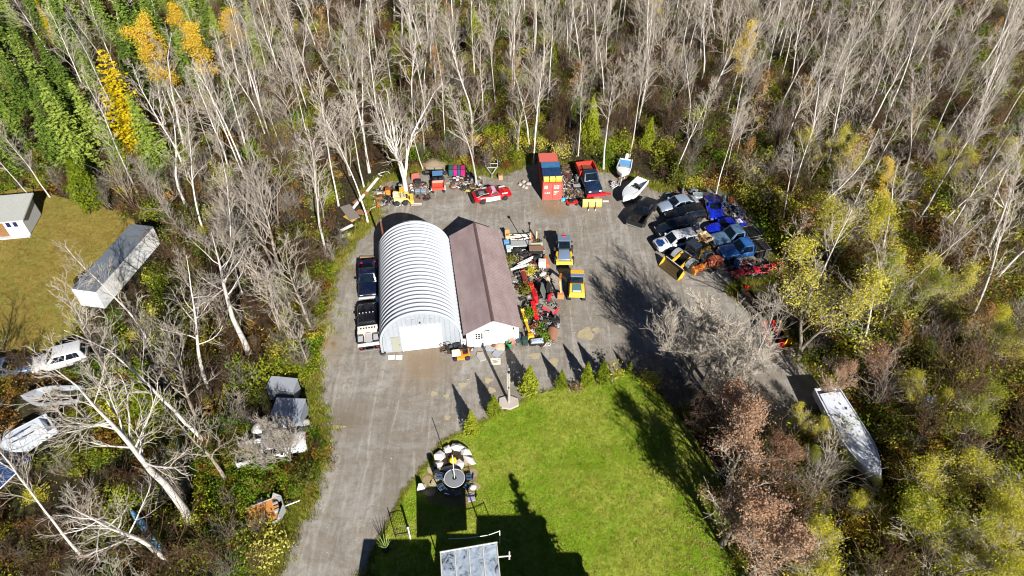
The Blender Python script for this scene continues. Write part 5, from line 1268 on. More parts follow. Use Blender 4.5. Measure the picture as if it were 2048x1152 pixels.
# red wheelbarrow
p = G(472, 985); wb_ = thing('wheelbarrow', 'red wheelbarrow tipped in the green weeds', 'wheelbarrow', (p.x, p.y, 0), math.radians(35))
MB().hexa([(-.35, -.22, .3), (.4, -.22, .3), (.4, .22, .3), (-.35, .22, .3)], [(-.6, -.42, .66), (.6, -.38, .62), (.6, .38, .62), (-.6, .42, .66)]).build('tray', paint((212, 40, 26), .5), wb_)
MB().box(-.48, .5, -.32, .32, .663, .668).build('tray_inside', BLACKM, wb_)
for s in (-1, 1): MB().tube([(.75, s * .1, .2), (-1.15, s * .3, .6)], .03, 6).build('handle', paint((196, 42, 30), .5), wb_); MB().tube([(-.3, s * .2, .4), (-.35, s * .24, 0)], .025, 6).build('leg', STEELD, wb_)
wheel(wb_, .78, 0, .2, .1)
# plywood-floored utility trailer
loc, rz, _ = pose((573, 1018), (500, 1047)); ut = thing('utility_trailer', 'silver sided utility trailer with orange plywood floor and V nose', 'trailer', loc, rz)
L2 = 1.35
MB().box(-L2, L2 * .62, -.95, .95, .42, .50).build('chassis', STEELD, ut)
for i in range(4): MB().box(-L2 + .01, L2 * .62, -.93 + i * .467, -.93 + (i + 1) * .467 - .012, .501, .53).build('floor_plank', wood((206, 142, 78)), ut)
AL = paint((206, 210, 216), .35, .5, .2)
for s in (-1, 1): MB().box(-L2, L2 * .62, min(s * .95, s * .99), max(s * .95, s * .99), .42, .64).build('side_rail', AL, ut)
for s in (-1, 1): MB().hexa([(.55, s * .99, .42), (.84, s * .99, .42), (1.35, s * .42, .42), (1.28, s * .36, .42)][::s], [(.60, s * .99, .66), (.84, s * .99, 1.25), (1.35, s * .42, 1.35), (1.28, s * .36, 1.35)][::s]).build('nose_panel', AL, ut)
MB().box(1.28, 1.35, -.42, .42, .42, 1.36).build('nose_front', AL, ut)
for j in range(3): MB().box(.55, .95, -.35 + j * .3, -.2 + j * .3, .531, .85).build('strap_box', (AL, wood((196, 130, 70)), AL)[j], ut)
for s in (-1, 1):
    w_ = wheel(ut, -.28, s * 1.12, .33, .2); MB().rings([[(-.28 + .42 * math.cos(a), s * 1.01, .36 + .42 * math.sin(a)), (-.28 + .42 * math.cos(a), s * 1.26, .36 + .42 * math.sin(a)), (-.28 + .45 * math.cos(a), s * 1.26, .36 + .45 * math.sin(a)), (-.28 + .45 * math.cos(a), s * 1.01, .36 + .45 * math.sin(a))] for a in [PI * q / 8 for q in range(9)]]).build('fender', BLACKM, ut)
MB().tube([(1.3, 0, .45), (2.45, 0, .42)], .045, 6).build('tongue', paint((230, 230, 228), .5), ut); MB().tube([(1.8, .05, 0), (1.8, .05, .75)], .035, 6).build('jack', STEELD, ut)
# blue roof corner at the border
p = G(30, 945, 2.6); rf = thing('lean_to', 'blue panelled lean-to roof corner with white edge at the picture border', 'lean-to', (p.x, p.y, 0), math.radians(-28))
for i in range(5): MB().hexa([(-.7 * (i + 1) + .02, -2.8, 2.2), (-.7 * i, -2.8, 2.2), (-.7 * i, 0, 2.5), (-.7 * (i + 1) + .02, 0, 2.5)], [(-.7 * (i + 1) + .02, -2.8, 2.24), (-.7 * i, -2.8, 2.24), (-.7 * i, 0, 2.54), (-.7 * (i + 1) + .02, 0, 2.54)]).build('roof_panel', paint((28, 66, 120), .3, 0, .3), rf)
MB().tube([(.04, -2.8, 2.22), (.04, .04, 2.52), (-3.5, .04, 2.52)], .05, 6).build('edge_trim', WHITE, rf)
for x, y in ((0, 0), (-3.4, 0), (0, -2.7), (-3.4, -2.7)): MB().tube([(x, y, 0), (x, y, 2.2)], .05, 6).build('post', FRW, rf)
g0, g1 = G(262, 1020), G(345, 1126); dd = g1 - g0; ky = thing('plastic_kayak', 'long narrow pale blue kayak lying among the bare trees at bottom left', 'kayak', (g0.x, g0.y, 0), math.atan2(dd.y, dd.x)); kl = dd.length
MB().rings([[(kl * u, w * math.cos(a), .35 + h_ * math.sin(a)) for a in [2 * PI * q / 10 for q in range(10)]] for u, w, h_ in ((0, .03, .05), (.1, .16, .12), (.3, .28, .18), (.55, .31, .19), (.8, .22, .15), (.95, .1, .1), (1, .02, .04))]).build('hull', paint((112, 168, 206), .4, 0, .3), ky, 50)
MB().lathe((kl * .5, 0, .52), [(.24, 0), (.24, .05), (.2, .05)], 14).build('cockpit_rim', BLACKM, ky)
for q in (.2, .8): MB().box(kl * q - .1, kl * q + .1, -.3, .3, 0, .2).build('cradle', wood((110, 84, 56)), ky)
# ================================================================ MACHINES
YEL = paint((218, 172, 44), .45, 0, .3); YELP = paint((224, 190, 70), .45, 0, .3); TEAL = paint((78, 116, 118), .4, 0, .3); SLATE = paint((112, 132, 156), .35, .1, .25)
# yellow loader with slate cab roof
loc, rz, _ = pose((1129, 541), (1125, 492)); m1 = thing('compact_loader', 'yellow machine with slate-blue cab roof and red beacon beside the scrap', 'loader', loc, rz)
MB().hexa([(-.2, -.85, .45), (1.5, -.95, .45), (1.5, .95, .45), (-.2, .85, .45)], [(-.2, -.6, 1.25), (1.3, -.7, .95), (1.3, .7, .95), (-.2, .6, 1.25)]).build('bonnet', SLATE, m1, 40, .06)
for s in (-1, 1): MB().hexa([(.0, s * .66, .46), (1.55, s * .66, .46), (1.55, s * 1.02, .46), (.0, s * 1.02, .46)][::s], [(.0, s * .70, 1.1), (1.5, s * .74, .92), (1.5, s * 1.0, .9), (.0, s * .95, 1.0)][::s]).build('fender', YEL, m1, None, .04)
MB().box(1.50, 1.75, -1.0, 1.0, .4, .88).build('front_frame', YELP, m1, None, .05)
MB().box(-1.3, -.1, -.72, .72, .55, 1.5).build('cab_base', BLACKM, m1, None, .04)
MB().hexa([(-1.3, -.72, 1.501), (.0, -.72, 1.501), (.0, .72, 1.501), (-1.3, .72, 1.501)], [(-1.2, -.64, 2.25), (-.2, -.64, 2.25), (-.2, .64, 2.25), (-1.2, .64, 2.25)]).build('cab_glass', glass_dark(), m1)
for x in (-1.28, -.06):
    for s in (-1, 1): MB().tube([(x, s * .73, 1.5), (x * .85 - .08, s * .66, 2.25)], .04, 6).build('cab_post', SLATE, m1)
MB().box(-1.45, -.35, -.76, .76, 2.25, 2.36).build('cab_roof', SLATE, m1, None, .05); MB().box(-1.35, -1.15, -.25, .25, 2.361, 2.45).build('beacon', paint((196, 32, 28), .4), m1)
for x in (1.0, -1.0):
    for s in (-1, 1): wheel(m1, x, s * 1.0, .5, .34, (222, 168, 30))
for s in (-1, 1): MB().box(-.55, -.45, min(s * .8, s * .98), max(s * .8, s * .98), 2.0, 2.2).build('mirror', BLACKM, m1)
m1.scale = (.88, .88, .9)
# yellow excavator with arm to one side
loc, rz, _ = pose((1153, 608), (1151, 562)); m2 = thing('mini_excavator', 'yellow excavator with teal bonnet top and its arm folded beside the scrap', 'excavator', loc, rz)
MB().hexa([(-.1, -.85, .55), (1.45, -.92, .55), (1.45, .92, .55), (-.1, .85, .55)], [(-.1, -.78, 1.3), (1.40, -.84, 1.1), (1.40, .84, 1.1), (-.1, .78, 1.3)]).build('bonnet', YELP, m2, 40, .06)
MB().hexa([(.05, -.48, 1.30), (1.2, -.55, 1.155), (1.2, .55, 1.155), (.05, .48, 1.30)], [(.05, -.46, 1.34), (1.2, -.53, 1.195), (1.2, .53, 1.195), (.05, .46, 1.34)]).build('bonnet_top', TEAL, m2)
MB().box(.98, 1.18, -.48, .48, 1.215, 1.235).build('bonnet_stripe', WHITE, m2)
MB().box(-1.2, -.11, -.75, .75, .6, 1.45).build('cab_base', BLACKM, m2, None, .04)
MB().hexa([(-1.2, -.74, 1.451), (-.1, -.74, 1.451), (-.1, .74, 1.451), (-1.2, .74, 1.451)], [(-1.15, -.66, 2.15), (-.3, -.66, 2.15), (-.3, .66, 2.15), (-1.15, .66, 2.15)]).build('cab_glass', glass_dark(), m2)
MB().box(-1.3, -.72, -.74, .74, 2.15, 2.26).build('cab_roof', YEL, m2, None, .04); MB().box(-.715, -.2, -.74, .74, 2.12, 2.24).build('roof_visor', SLATE, m2, None, .04)
for s in (-1, 1): 
    MB().rings([[(x, s * .62, z), (x, s * 1.02, z), (x * .9, s * 1.02, z2), (x * .9, s * .62, z2)] for x, z, z2 in ((-1.4, .28, .3), (-1.2, .0, .58), (1.3, .0, .58), (1.5, .28, .3))]).build('track', rubber(), m2)
    MB().box(-1.0, 1.0, s * .82 - .12, s * .82 + .12, .585, .66).build('track_guard', YEL, m2)
ARM = paint((214, 134, 40), .5, 0, .3)
def bar(mb, a, b, w, h):
    a, b = Vector(a), Vector(b); d = (b - a).normalized(); s = d.cross(Vector((0, 0, 1))).normalized() * (w / 2); u = s.cross(d).normalized() * (h / 2)
    return mb.hexa([a - s - u, a + s - u, a + s + u, a - s + u], [b - s - u, b + s - u, b + s + u, b - s + u])
bar(MB(), (-.9, -1.0, .9), (-1.1, -1.75, 1.6), .2, .3).build('swing_post', BLACKM, m2)
bar(MB(), (-1.15, -1.8, 1.6), (.2, -1.95, 1.9), .22, .36).build('boom', ARM, m2); bar(MB(), (.2, -1.95, 1.9), (1.1, -1.8, .9), .18, .26).build('dipper', ARM, m2)
MB().prism_y([(.95, .85), (1.25, .75), (1.45, .25), (1.1, .02), (.7, .25), (.85, .5)], -2.15, -1.45).build('bucket', paint((176, 120, 72), .6, .2, .5), m2)
for i in range(4): MB().box(.62, .75, -2.1 + i * .18, -2.02 + i * .18, .2, .28).build('tooth', STEELD, m2)
m2.scale = (.88, .88, .9)
# wheel loader
loc, rz, _ = pose((1343, 543), (1408, 508)); wl = thing('wheel_loader', 'yellow wheel loader with wide lettered bucket and grey tyres', 'wheel loader', loc, rz)
BKT = [(2.9, .02), (3.0, .12), (2.35, .22), (2.1, .6), (2.25, 1.05), (2.18, 1.1), (1.95, .75), (1.98, .35), (2.25, .03)]
MB().prism_y(BKT, -1.35, 1.35).build('bucket', paint((74, 62, 34), .6, .2, .4), wl)
for s in (-1, 1): MB().prism_y([(2.95, .05), (2.3, .05), (2.02, .5), (2.25, 1.05), (2.6, .6)], min(s * 1.35, s * 1.40), max(s * 1.35, s * 1.40)).build('bucket_cheek', YEL, wl)
bd = MB().hexa([(1.93, -1.25, .78), (1.96, -1.25, .72), (1.96, 1.25, .72), (1.93, 1.25, .78)], [(2.17, -1.25, 1.13), (2.22, -1.25, 1.12), (2.22, 1.25, 1.12), (2.17, 1.25, 1.13)]).build('name_band', paint((230, 232, 236), .5), wl)
for i in range(9):
    y = -1.1 + i * .26; a = Vector((1.975, y, .87)); b = Vector((2.10, y, 1.04)); n_ = Vector((-.82, 0, .57)) * .02
    mbx = MB(); bar(mbx, a + n_, b + n_, .05, .02)
    bar(mbx, (a if i % 2 else b) + n_ + Vector((0, .02, 0)), (a if i % 2 else b) + n_ + Vector((0, .13, 0)), .04, .02)
    if i % 3 == 0: bar(mbx, a.lerp(b, .5) + n_ + Vector((0, .02, 0)), a.lerp(b, .5) + n_ + Vector((0, .12, 0)), .04, .02)
    mbx.build('letter', paint((40, 60, 110), .6), bd)
for s in (-1, 1): bar(MB(), (.5, s * .55, 1.35), (2.0, s * .62, .6), .16, .3).build('lift_arm', YEL, wl)
MB().box(-.1, .9, -.6, .6, .55, 1.35).build('front_frame', BLACKM, wl, None, .04)
MB().box(-2.3, -.7, -.75, .75, .6, 1.6).build('engine_hood', YEL, wl, None, .08); MB().box(-2.2, -1.2, -.5, .5, 1.601, 1.64).build('hood_vent', BLACKM, wl)
MB().box(-.75, .25, -.68, .68, .7, 1.5).build('cab_base', BLACKM, wl); MB().hexa([(-.75, -.66, 1.501), (.2, -.66, 1.501), (.2, .66, 1.501), (-.75, .66, 1.501)], [(-.7, -.6, 2.4), (.1, -.6, 2.4), (.1, .6, 2.4), (-.7, .6, 2.4)]).build('cab_glass', glass_dark(), wl)
MB().box(-.85, .2, -.68, .68, 2.4, 2.5).build('cab_roof', paint((40, 48, 62), .4), wl, None, .05)
for i in range(3): MB().box(-.05 + i * .14, .03 + i * .14, -.55, .5, 1.36, 1.42).build('step_grate', paint((190, 192, 196), .4, .3), wl)
for x in (.75, -1.5):
    for s in (-1, 1):
        wheel(wl, x, s * .98, .68, .48, (232, 172, 30)); MB().rings([[(x + .76 * math.cos(a), s * .74, .70 + .76 * math.sin(a)), (x + .76 * math.cos(a), s * 1.26, .70 + .76 * math.sin(a)), (x + .80 * math.cos(a), s * 1.26, .70 + .80 * math.sin(a)), (x + .80 * math.cos(a), s * .74, .70 + .80 * math.sin(a))] for a in [PI * (.1 + .8 * q / 8) for q in range(9)]]).build('fender', paint((150, 154, 160), .5), wl)
# small skid loader by the hut
loc, rz, _ = pose((822, 402), (786, 406)); sk = thing('skid_loader', 'small dirty yellow-white skid loader behind the half-round hut', 'loader', loc, rz)
MB().box(-.9, .5, -.5, .5, .35, .95).build('body', paint((206, 196, 160), .6, 0, .5), sk, None, .06); MB().box(-.95, -.3, -.45, .45, .951, 1.2).build('engine_cover', paint((226, 216, 190), .6), sk, None, .06)
for s in (-1, 1): bar(MB(), (-.85, s * .58, 1.15), (.75, s * .6, .75), .1, .16).build('lift_arm', YELP, sk); bar(MB(), (.75, s * .6, .75), (1.0, s * .6, .3), .1, .14).build('arm_drop', YELP, sk)
for x in (-.05, .35):
    for s in (-1, 1): MB().tube([(x, s * .42, .95), (x, s * .4, 1.75)], .025, 5).build('cage_post', BLACKM, sk)
MB().box(-.12, .42, -.45, .45, 1.75, 1.79).build('cage_roof', YEL, sk)
MB().box(.95, 1.35, -.75, .75, .05, .55).build('bucket', YELP, sk, None, .05)
for x in (-.6, .35):
    for s in (-1, 1): wheel(sk, x, s * .68, .33, .26, (216, 214, 208))
# lawn tractor
loc, rz, _ = pose((905, 716), (941, 711)); lt = thing('lawn_tractor', 'orange lawn tractor with cream bonnet parked before the hut corner', 'lawn tractor', loc, rz)
MB().box(.05, .85, -.3, .3, .45, .82).build('bonnet', paint((232, 226, 208), .4, 0, .15), lt, 40, .08); MB().box(-.75, .1, -.42, .42, .42, .56).build('fender_deck', paint((226, 134, 30), .45), lt, None, .05)
MB().box(-.35, .45, -.52, .52, .14, .34).build('mower_deck', paint((230, 150, 40), .5), lt, None, .06); MB().box(-.55, -.15, -.24, .24, .561, .68).build('seat', BLACKM, lt, None, .05); MB().box(-.62, -.52, -.23, .23, .6, 1.0).build('seat_back', BLACKM, lt, None, .04)
MB().tube([(.05, 0, .8), (-.05, 0, 1.02)], .025, 6).build('steering_column', BLACKM, lt); MB().torus((-.05, 0, 1.03), .16, .018).build('steering_wheel', BLACKM, lt)
for s in (-1, 1): wheel(lt, .6, s * .42, .19, .14, (232, 230, 226)); wheel(lt, -.5, s * .48, .26, .2, (232, 230, 226))

# snow pushers in the brush
def pusher(label, a, b, rgb, w=.75):
    g0, g1 = G(*a), G(*b); d = g1 - g0; L_ = d.length; t = thing('snow_pusher', label, 'snow pusher', ((g0.x + g1.x) / 2, (g0.y + g1.y) / 2, 0), math.atan2(d.y, d.x))
    MB().prism_y([(-L_ / 2, 0.05), (L_ / 2, .05), (L_ / 2, .95), (-L_ / 2, .95)], -.05, .05).build('mouldboard', paint((44, 34, 36), .6, 0, .4), t)
    MB().box(-L_ / 2, L_ / 2, -.14, .10, .951, 1.02).build('top_beam', paint(tuple(int(c * .8) for c in rgb), .6, 0, .5), t)
    for s in (-1, 1): MB().hexa([(s * L_ / 2 - .04, -.55, 0), (s * L_ / 2 + .04, -.55, 0), (s * L_ / 2 + .04, .3, 0), (s * L_ / 2 - .04, .3, 0)], [(s * L_ / 2 - .04, -.35, 1.05), (s * L_ / 2 + .04, -.35, 1.05), (s * L_ / 2 + .04, .12, 1.05), (s * L_ / 2 - .04, .12, 1.05)]).build('end_plate', paint(rgb, .5, 0, .15), t, None, .02)
    for i in range(3): MB().box(-L_ * .3 + i * L_ * .3 - .04, -L_ * .3 + i * L_ * .3 + .04, .051, .3, .1, .9).build('brace', BLACKM, t)
    return t
pusher('red ended snow pusher on the yard side of the pair', (1530, 694), (1521, 658), (226, 40, 30))
pusher('red ended snow pusher between its twin and the yellow one', (1556, 694), (1536, 656), (226, 40, 30))
pusher('yellow ended snow pusher beside the willow trunk', (1571, 692), (1550, 656), (240, 176, 16))

# ================================================================ SCRAP, TYRES, TIMBER
def spot(px, py): p = G(px, py); return (p.x, p.y, 0)
_ty = {}
def tyre(label, px, py, R=.36, lying=True, rz=0, z=0, group=None, rgb=(44, 46, 50)):
    p = G(px, py); t = thing('tyre', label, 'tyre', (p.x, p.y, z), rz, group)
    r = R * .33
    o = MB().torus((0, 0, r if lying else R), R - r, r, 'z' if lying else 'y').build('carcass', paint(rgb, .8, 0, .5, 0, 5), t, 60)
    return t
for i, (px, py, R, ly, lab) in enumerate([
    (1336, 392, .45, True, 'grey tyre alone at the left end of the tyre dump'), (1360, 393, .40, True, 'lowest tyre under the leaning ones behind the silver sedan'),
    (1364, 386, .42, False, 'upright tyre behind the silver sedan'), (1372, 396, .36, True, 'small tyre touching the silver sedan rear'),
    (1386, 390, .48, False, 'big upright bluish tyre beside the white tub'), (1392, 398, .42, True, 'flat pale tyre in front of the white tub'),
    (1446, 405, .50, False, 'upright tyre at the head of the tyre dump behind the blue roadster'), (1456, 412, .45, True, 'flat tyre in the middle of the dump behind the blue coupe'),
    (1464, 418, .50, True, 'wide flat tyre below the orange rag'), (1474, 426, .48, False, 'upright tyre at the right end of the dump'), (1482, 432, .42, True, 'rightmost flat tyre of the dump')]):
    tyre(lab, px, py, R, ly, i * .7, 0, None, (88, 102, 124) if i % 2 == 0 else (60, 72, 92))
p = spot(1406, 398); s_ = thing('stock_tub', 'long white trough lying behind the blue roadster', 'trough', p, -.05)
MB().hexa([(-1.1, -.35, 0), (1.1, -.35, 0), (1.1, .35, 0), (-1.1, .35, 0)], [(-1.25, -.5, .6), (1.25, -.5, .6), (1.25, .5, .6), (-1.25, .5, .6)]).build('shell', paint((214, 218, 216), .5, 0, .4), s_, None, .06); MB().box(-1.1, 1.1, -.38, .38, .601, .61).build('inside', paint((130, 150, 160), .6), s_)
p = spot(1462, 405); s_ = thing('rusty_sheet', 'orange-brown rag of rusty sheet on the tyre dump', 'sheet', p, .4); MB().hexa([(-.5, -.3, .05), (.5, -.35, .1), (.4, .4, .5), (-.4, .35, .7)], [(-.5, -.3, .09), (.5, -.35, .14), (.4, .4, .54), (-.4, .35, .74)]).build('sheet', rust(), s_)
p = spot(1427, 528); s_ = thing('rusty_bucket', 'rust-orange digger bucket between the wheel loader and the blue pickup', 'bucket', p, .3)
for s in (-1, 1): MB().hexa([(s * .1, -.5, .05), (s * .75, -.45, .05), (s * .75, .4, .1), (s * .1, .45, .1)][::s], [(s * .05, -.4, .9), (s * .9, -.35, .8), (s * .8, .3, .7), (s * .05, .35, .95)][::s]).build('scoop', paint((196, 104, 76), .7, 0, .5), s_)
p = spot(1397, 541); s_ = thing('orange_attachment', 'orange machine part lying behind the wheel loader wheel', 'machine part', p, .5); MB().box(-.7, .6, -.25, .3, .05, .55).build('body', paint((222, 120, 46), .6, 0, .4), s_, None, .06); MB().tube([(.6, 0, .3), (1.1, .2, .5)], .1, 8).build('arm', paint((206, 96, 40), .6), s_); MB().box(-.9, -.6, -.4, .4, .0, .7).build('plate', paint((236, 150, 60), .6), s_)
p = spot(1378, 520); s_ = thing('slatted_rack', 'dark green slatted rack under the tan boat shell', 'rack', p, .25)
for i in range(6): bar(MB(), (-.8 + i * .3, -.8, .05), (-.6 + i * .3, .5, .9), .05, .05).build('slat', paint((30, 66, 56), .5), s_)
MB().box(-.9, 1.0, -.85, -.78, 0, .12).build('rail', paint((30, 66, 56), .5), s_)
p = spot(1470, 534); s_ = thing('blue_barrel', 'blue barrel below the blue cab pickup', 'barrel', p); MB().lathe((0, 0, 0), [(.28, 0), (.32, .25), (.32, .65), (.27, .9), (.05, .92)], 14).build('shell', paint((24, 66, 120), .4), s_, 40); MB().lathe((.12, 0, .921), [(.04, 0), (.04, .03)], 8).build('cap', BLACKM, s_)
HRED = paint((188, 24, 48), .5, 0, .4)
for i, (px, py, rz, lab) in enumerate([(1480, 552, .35, 'dark red farm implement frame closest to the silvery bare tree'), (1512, 548, .1, 'red implement frame in the middle of the brush line'), (1548, 540, .2, 'red implement frame farthest into the brush')]):
    s_ = thing('farm_implement', lab, 'implement', spot(px, py), rz)
    for y in (-.4, .4): MB().tube([(-1.1, y, .5), (1.1, y, .55)], .06, 6).build('frame_bar', HRED, s_)
    for x in (-.8, 0, .8): MB().tube([(x, -.4, .52), (x, .4, .52)], .05, 6).build('cross_bar', HRED, s_); MB().tube([(x, .4, .5), (x + .15, .45, .0)], .03, 5).build('tine', STEELD, s_)
    MB().box(-.5, .2, -.3, .3, .56, .8).build('gear_box', HRED, s_, None, .05); wheel(s_, -1.0, -.55, .25, .12)
p = spot(1492, 578); s_ = thing('fuel_can', 'small red can beside the fallen log', 'can', p); MB().box(-.2, .2, -.12, .12, 0, .45).build('body', paint((210, 36, 30), .5), s_, None, .03); MB().tube([(.1, 0, .45), (.16, 0, .55)], .03, 6).build('spout', BLACKM, s_)
for i, (a, b, r, lab) in enumerate([((1478, 596), (1520, 646), .28, 'thick grey log on the yard side of the fallen logs'), ((1484, 586), (1545, 668), .33, 'longest brown log in the fallen pile'), ((1508, 590), (1552, 652), .22, 'thin brown log at the back of the fallen pile')]):
    g0, g1 = G(*a), G(*b); s_ = thing('fallen_log', lab, 'log', (g0.x, g0.y, 0)); d = g1 - g0
    pts = [Vector((d.x * q / 6 + rng.gauss(0, .06), d.y * q / 6 + rng.gauss(0, .06), r + .1)) for q in range(7)]
    MB().tube(pts, [r * (1.1 - .4 * q / 6) for q in range(7)], 9).build('bark', BARK_GREY if i == 0 else BARK_DARK, s_, 50)
    MB().tube([pts[3], pts[3] + Vector((.3, .5, .4))], [.08, .04], 6).build('stub', BARK_GREY, s_)
p = spot(1583, 706); s_ = thing('boulder', 'pale boulder at the foot of the leaning willow', 'boulder', p); MB().lathe((0, 0, -.1), [(.5, 0), (.62, .25), (.45, .55), (.1, .7)], 8).build('rock', paint((190, 172, 158), .9), s_, 60)

# scrap strip along the shed
def heap_of_bars(name, label, cat, px, py, n, L_, rgb, z=.1, rz=0, r=.05, spread_=.5, mat=None):
    s_ = thing(name, label, cat, spot(px, py), rz)
    for i in range(n):
        a = rng.gauss(0, .25); y = rng.uniform(-spread_, spread_)
        MB().tube([(-L_ / 2 * math.cos(a), y - L_ / 2 * math.sin(a), z + rng.uniform(0, .2)), (L_ / 2 * math.cos(a), y + L_ / 2 * math.sin(a), z + rng.uniform(0, .35))], r, 5).build('bar', mat or paint(rgb, .5, .4, .4), s_)
    return s_
def part_box(name, label, cat, px, py, w, d, h, rgb, rz=0, extra=True, lid=None):
    s_ = thing(name, label, cat, spot(px, py), rz); MB().box(-w / 2, w / 2, -d / 2, d / 2, 0, h).build('body', paint(rgb, .55, 0, .4), s_, None, min(.04, h * .2))
    if lid: MB().box(-w / 2 - .02, w / 2 + .02, -d / 2 - .02, d / 2 + .02, h + .001, h + .06).build('lid', paint(lid, .5, 0, .3), s_, None, .015)
    elif extra: MB().box(-w * .3, w * .3, -d * .3, d * .3, h + .001, h + .08).build('cover', paint(tuple(int(c * .6) for c in rgb), .6), s_, None, .02)
    return s_
s_ = part_box('wooden_chair', 'small pale wooden stand at the far corner of the shed', 'stand', 1015, 477, .5, .45, .5, (226, 190, 130), .15); MB().box(-.25, .25, .22, .28, .5, 1.05).build('back', wood((206, 150, 90)), s_)
part_box('plastic_tote', 'blue tote beside the wooden stand at the shed corner', 'tote', 1013, 490, .55, .5, .5, (70, 126, 196), .1, lid=(110, 160, 214))
part_box('plastic_tote', 'pale green lidded tote against the shed eave', 'tote', 1017, 500, .5, .5, .45, (150, 190, 186), .1, lid=(176, 206, 202))
part_box('white_pail', 'white square pail by the shed wall', 'pail', 1018, 508, .4, .4, .5, (232, 232, 230), .1, lid=(214, 218, 220))
heap_of_bars('pipe_stack', 'stack of white and grey pipes at the far end of the scrap strip', 'pipes', 1042, 478, 7, 2.4, (226, 222, 210), .15, .12, .06)
s_ = thing('truck_canopy', 'silver truck cap lying behind the black engine heap', 'truck cap', spot(1042, 494), .06); MB().hexa([(-1.2, -.5, .0), (1.2, -.5, .0), (1.2, .6, .0), (-1.2, .6, 0)], [(-1.1, -.4, .5), (1.1, -.4, .5), (1.1, .5, .55), (-1.1, .5, .55)]).build('shell', paint((196, 200, 196), .35, .4, .4), s_, None, .05); quad_on(MB(), (-1.2, -.5, 0), (1.2, -.5, 0), (1.1, -.4, .5), (-1.1, -.4, .5), .1, .9, .2, .85, .012).build('window', glass_dark(), s_)
s_ = thing('engine_heap', 'tangled black heap of engine parts in the scrap strip', 'scrap', spot(1040, 512), 0)
for i in range(14):
    x, y = rng.uniform(-1.1, 1.1), rng.uniform(-.7, .7); w = rng.uniform(.15, .4)
    if i % 3 == 0: MB().lathe((x, y, rng.uniform(.1, .3)), [(w, 0), (w, .1), (w * .4, .14)], 10).build('wheel_part', paint((52, 54, 58), .6, .3, .5), s_)
    elif i % 3 == 1: MB().box(x - w, x + w, y - w * .5, y + w * .5, 0, rng.uniform(.2, .55)).build('block', paint((30, 32, 36), .6, .2, .5), s_, None, .04)
    else: MB().tube([(x, y, .2), (x + rng.uniform(-.6, .6), y + rng.uniform(-.4, .4), rng.uniform(.4, .8))], .04, 6).build('rod', paint((160, 164, 168), .4, .6, .4), s_)
s_ = thing('leaning_mast', 'tall leaning black steel mast with a capped top beside the pipe stack', 'mast', spot(1057, 500), 0); MB().tube([(0, 0, 0), (.05, .05, 3.6)], .05, 6).build('pole', BLACKM, s_); MB().box(-.1, .15, -.1, .15, 3.55, 3.7).build('cap', BLACKM, s_)
for i, (px, py, rz, lab) in enumerate([(1052, 527, .55, 'white bent gutter on top of the black heap'), (1046, 533, .6, 'second white gutter below the bent one'), (1040, 540, .3, 'torn white siding piece near the maroon canister')]):
    s_ = thing('siding_strip', lab, 'siding', spot(px, py), rz); MB().prism_y([(-1.0, .3), (1.0, .45), (1.0, .5), (-1.0, .35)], -.12, .12).build('strip', paint((232, 230, 226), .6), s_); MB().prism_y([(-1.0, .351), (1.0, .501), (1.0, .55), (-1.0, .40)], .08, .12).build('lip', paint((210, 210, 208), .6), s_); MB().box(-.1, .1, -.1, .1, 0, .36).build('prop', rust(), s_)
s_ = thing('rusty_post', 'rust-orange upright post frame behind the brown panel', 'post', spot(1063, 488), 0); MB().tube([(0, 0, 0), (-.05, 0, 1.5)], .09, 6).build('post', paint((206, 108, 62), .7, 0, .5), s_); MB().tube([(0, 0, .1), (.7, .05, .12)], .06, 6).build('foot', rust(), s_)
s_ = thing('pale_post', 'short pale timber post standing behind the green crates', 'post', spot(1073, 480), 0); MB().box(-.07, .07, -.07, .07, 0, 1.2).build('post', wood((222, 206, 150)), s_); MB().box(-.2, .2, -.2, .2, 0, .1).build('base', BLACKM, s_)
part_box('crate', 'green crate of bottles behind the brown sheet', 'crate', 1074, 495, 1.2, .5, .4, (70, 110, 62), .05, lid=(206, 206, 170))
s_ = thing('brown_sheet', 'flat brown metal sheet on top of the black appliance', 'sheet', spot(1072, 508), .03); MB().box(-.75, .75, -.42, .42, .8, .84).build('sheet', paint((132, 104, 88), .7, 0, .4), s_); MB().box(-.7, .7, -.38, .38, 0, .799).build('stand', BLACKM, s_)
part_box('appliance', 'black kitchen appliance with blue-grey window under the brown sheet', 'appliance', 1074, 522, .75, .6, .6, (40, 46, 52), .0)
part_box('plank_tray', 'reddish wooden tray in front of the black appliance', 'tray', 1071, 530, 1.1, .4, .2, (140, 86, 62), .0)
s_ = part_box('washing_machine', 'white boxy appliance standing at the edge of the scrap strip', 'appliance', 1084, 533, .75, .65, .85, (236, 232, 228), -.05, False); MB().box(-.3, .3, -.25, .25, .851, .87).build('top_panel', paint((206, 204, 202), .5), s_)
s_ = thing('copper_boiler', 'copper-orange curved tank shell beside the white appliance', 'tank', spot(1092, 525), .1); MB().tube([(0, -.9, .3), (0, .5, .35)], .28, 12).build('shell', paint((206, 128, 84), .5, .3, .4), s_, 40); MB().lathe((0, .5, .35), [(.27, 0), (.15, .12), (.02, .15)], 10, 'y').build('cap', rust(), s_)
s_ = thing('maroon_canister', 'maroon upright tank with pink round top in the scrap strip', 'tank', spot(1049, 560), .1); MB().tube([(.1, -1.1, .35), (-.1, .6, .5)], .28, 12).build('shell', paint((130, 44, 40), .5, 0, .4), s_, 40); MB().lathe((-.1, .62, .5), [(.3, -.05), (.3, .05), (.1, .1)], 12, 'y').build('cap', paint((214, 130, 130), .5), s_)
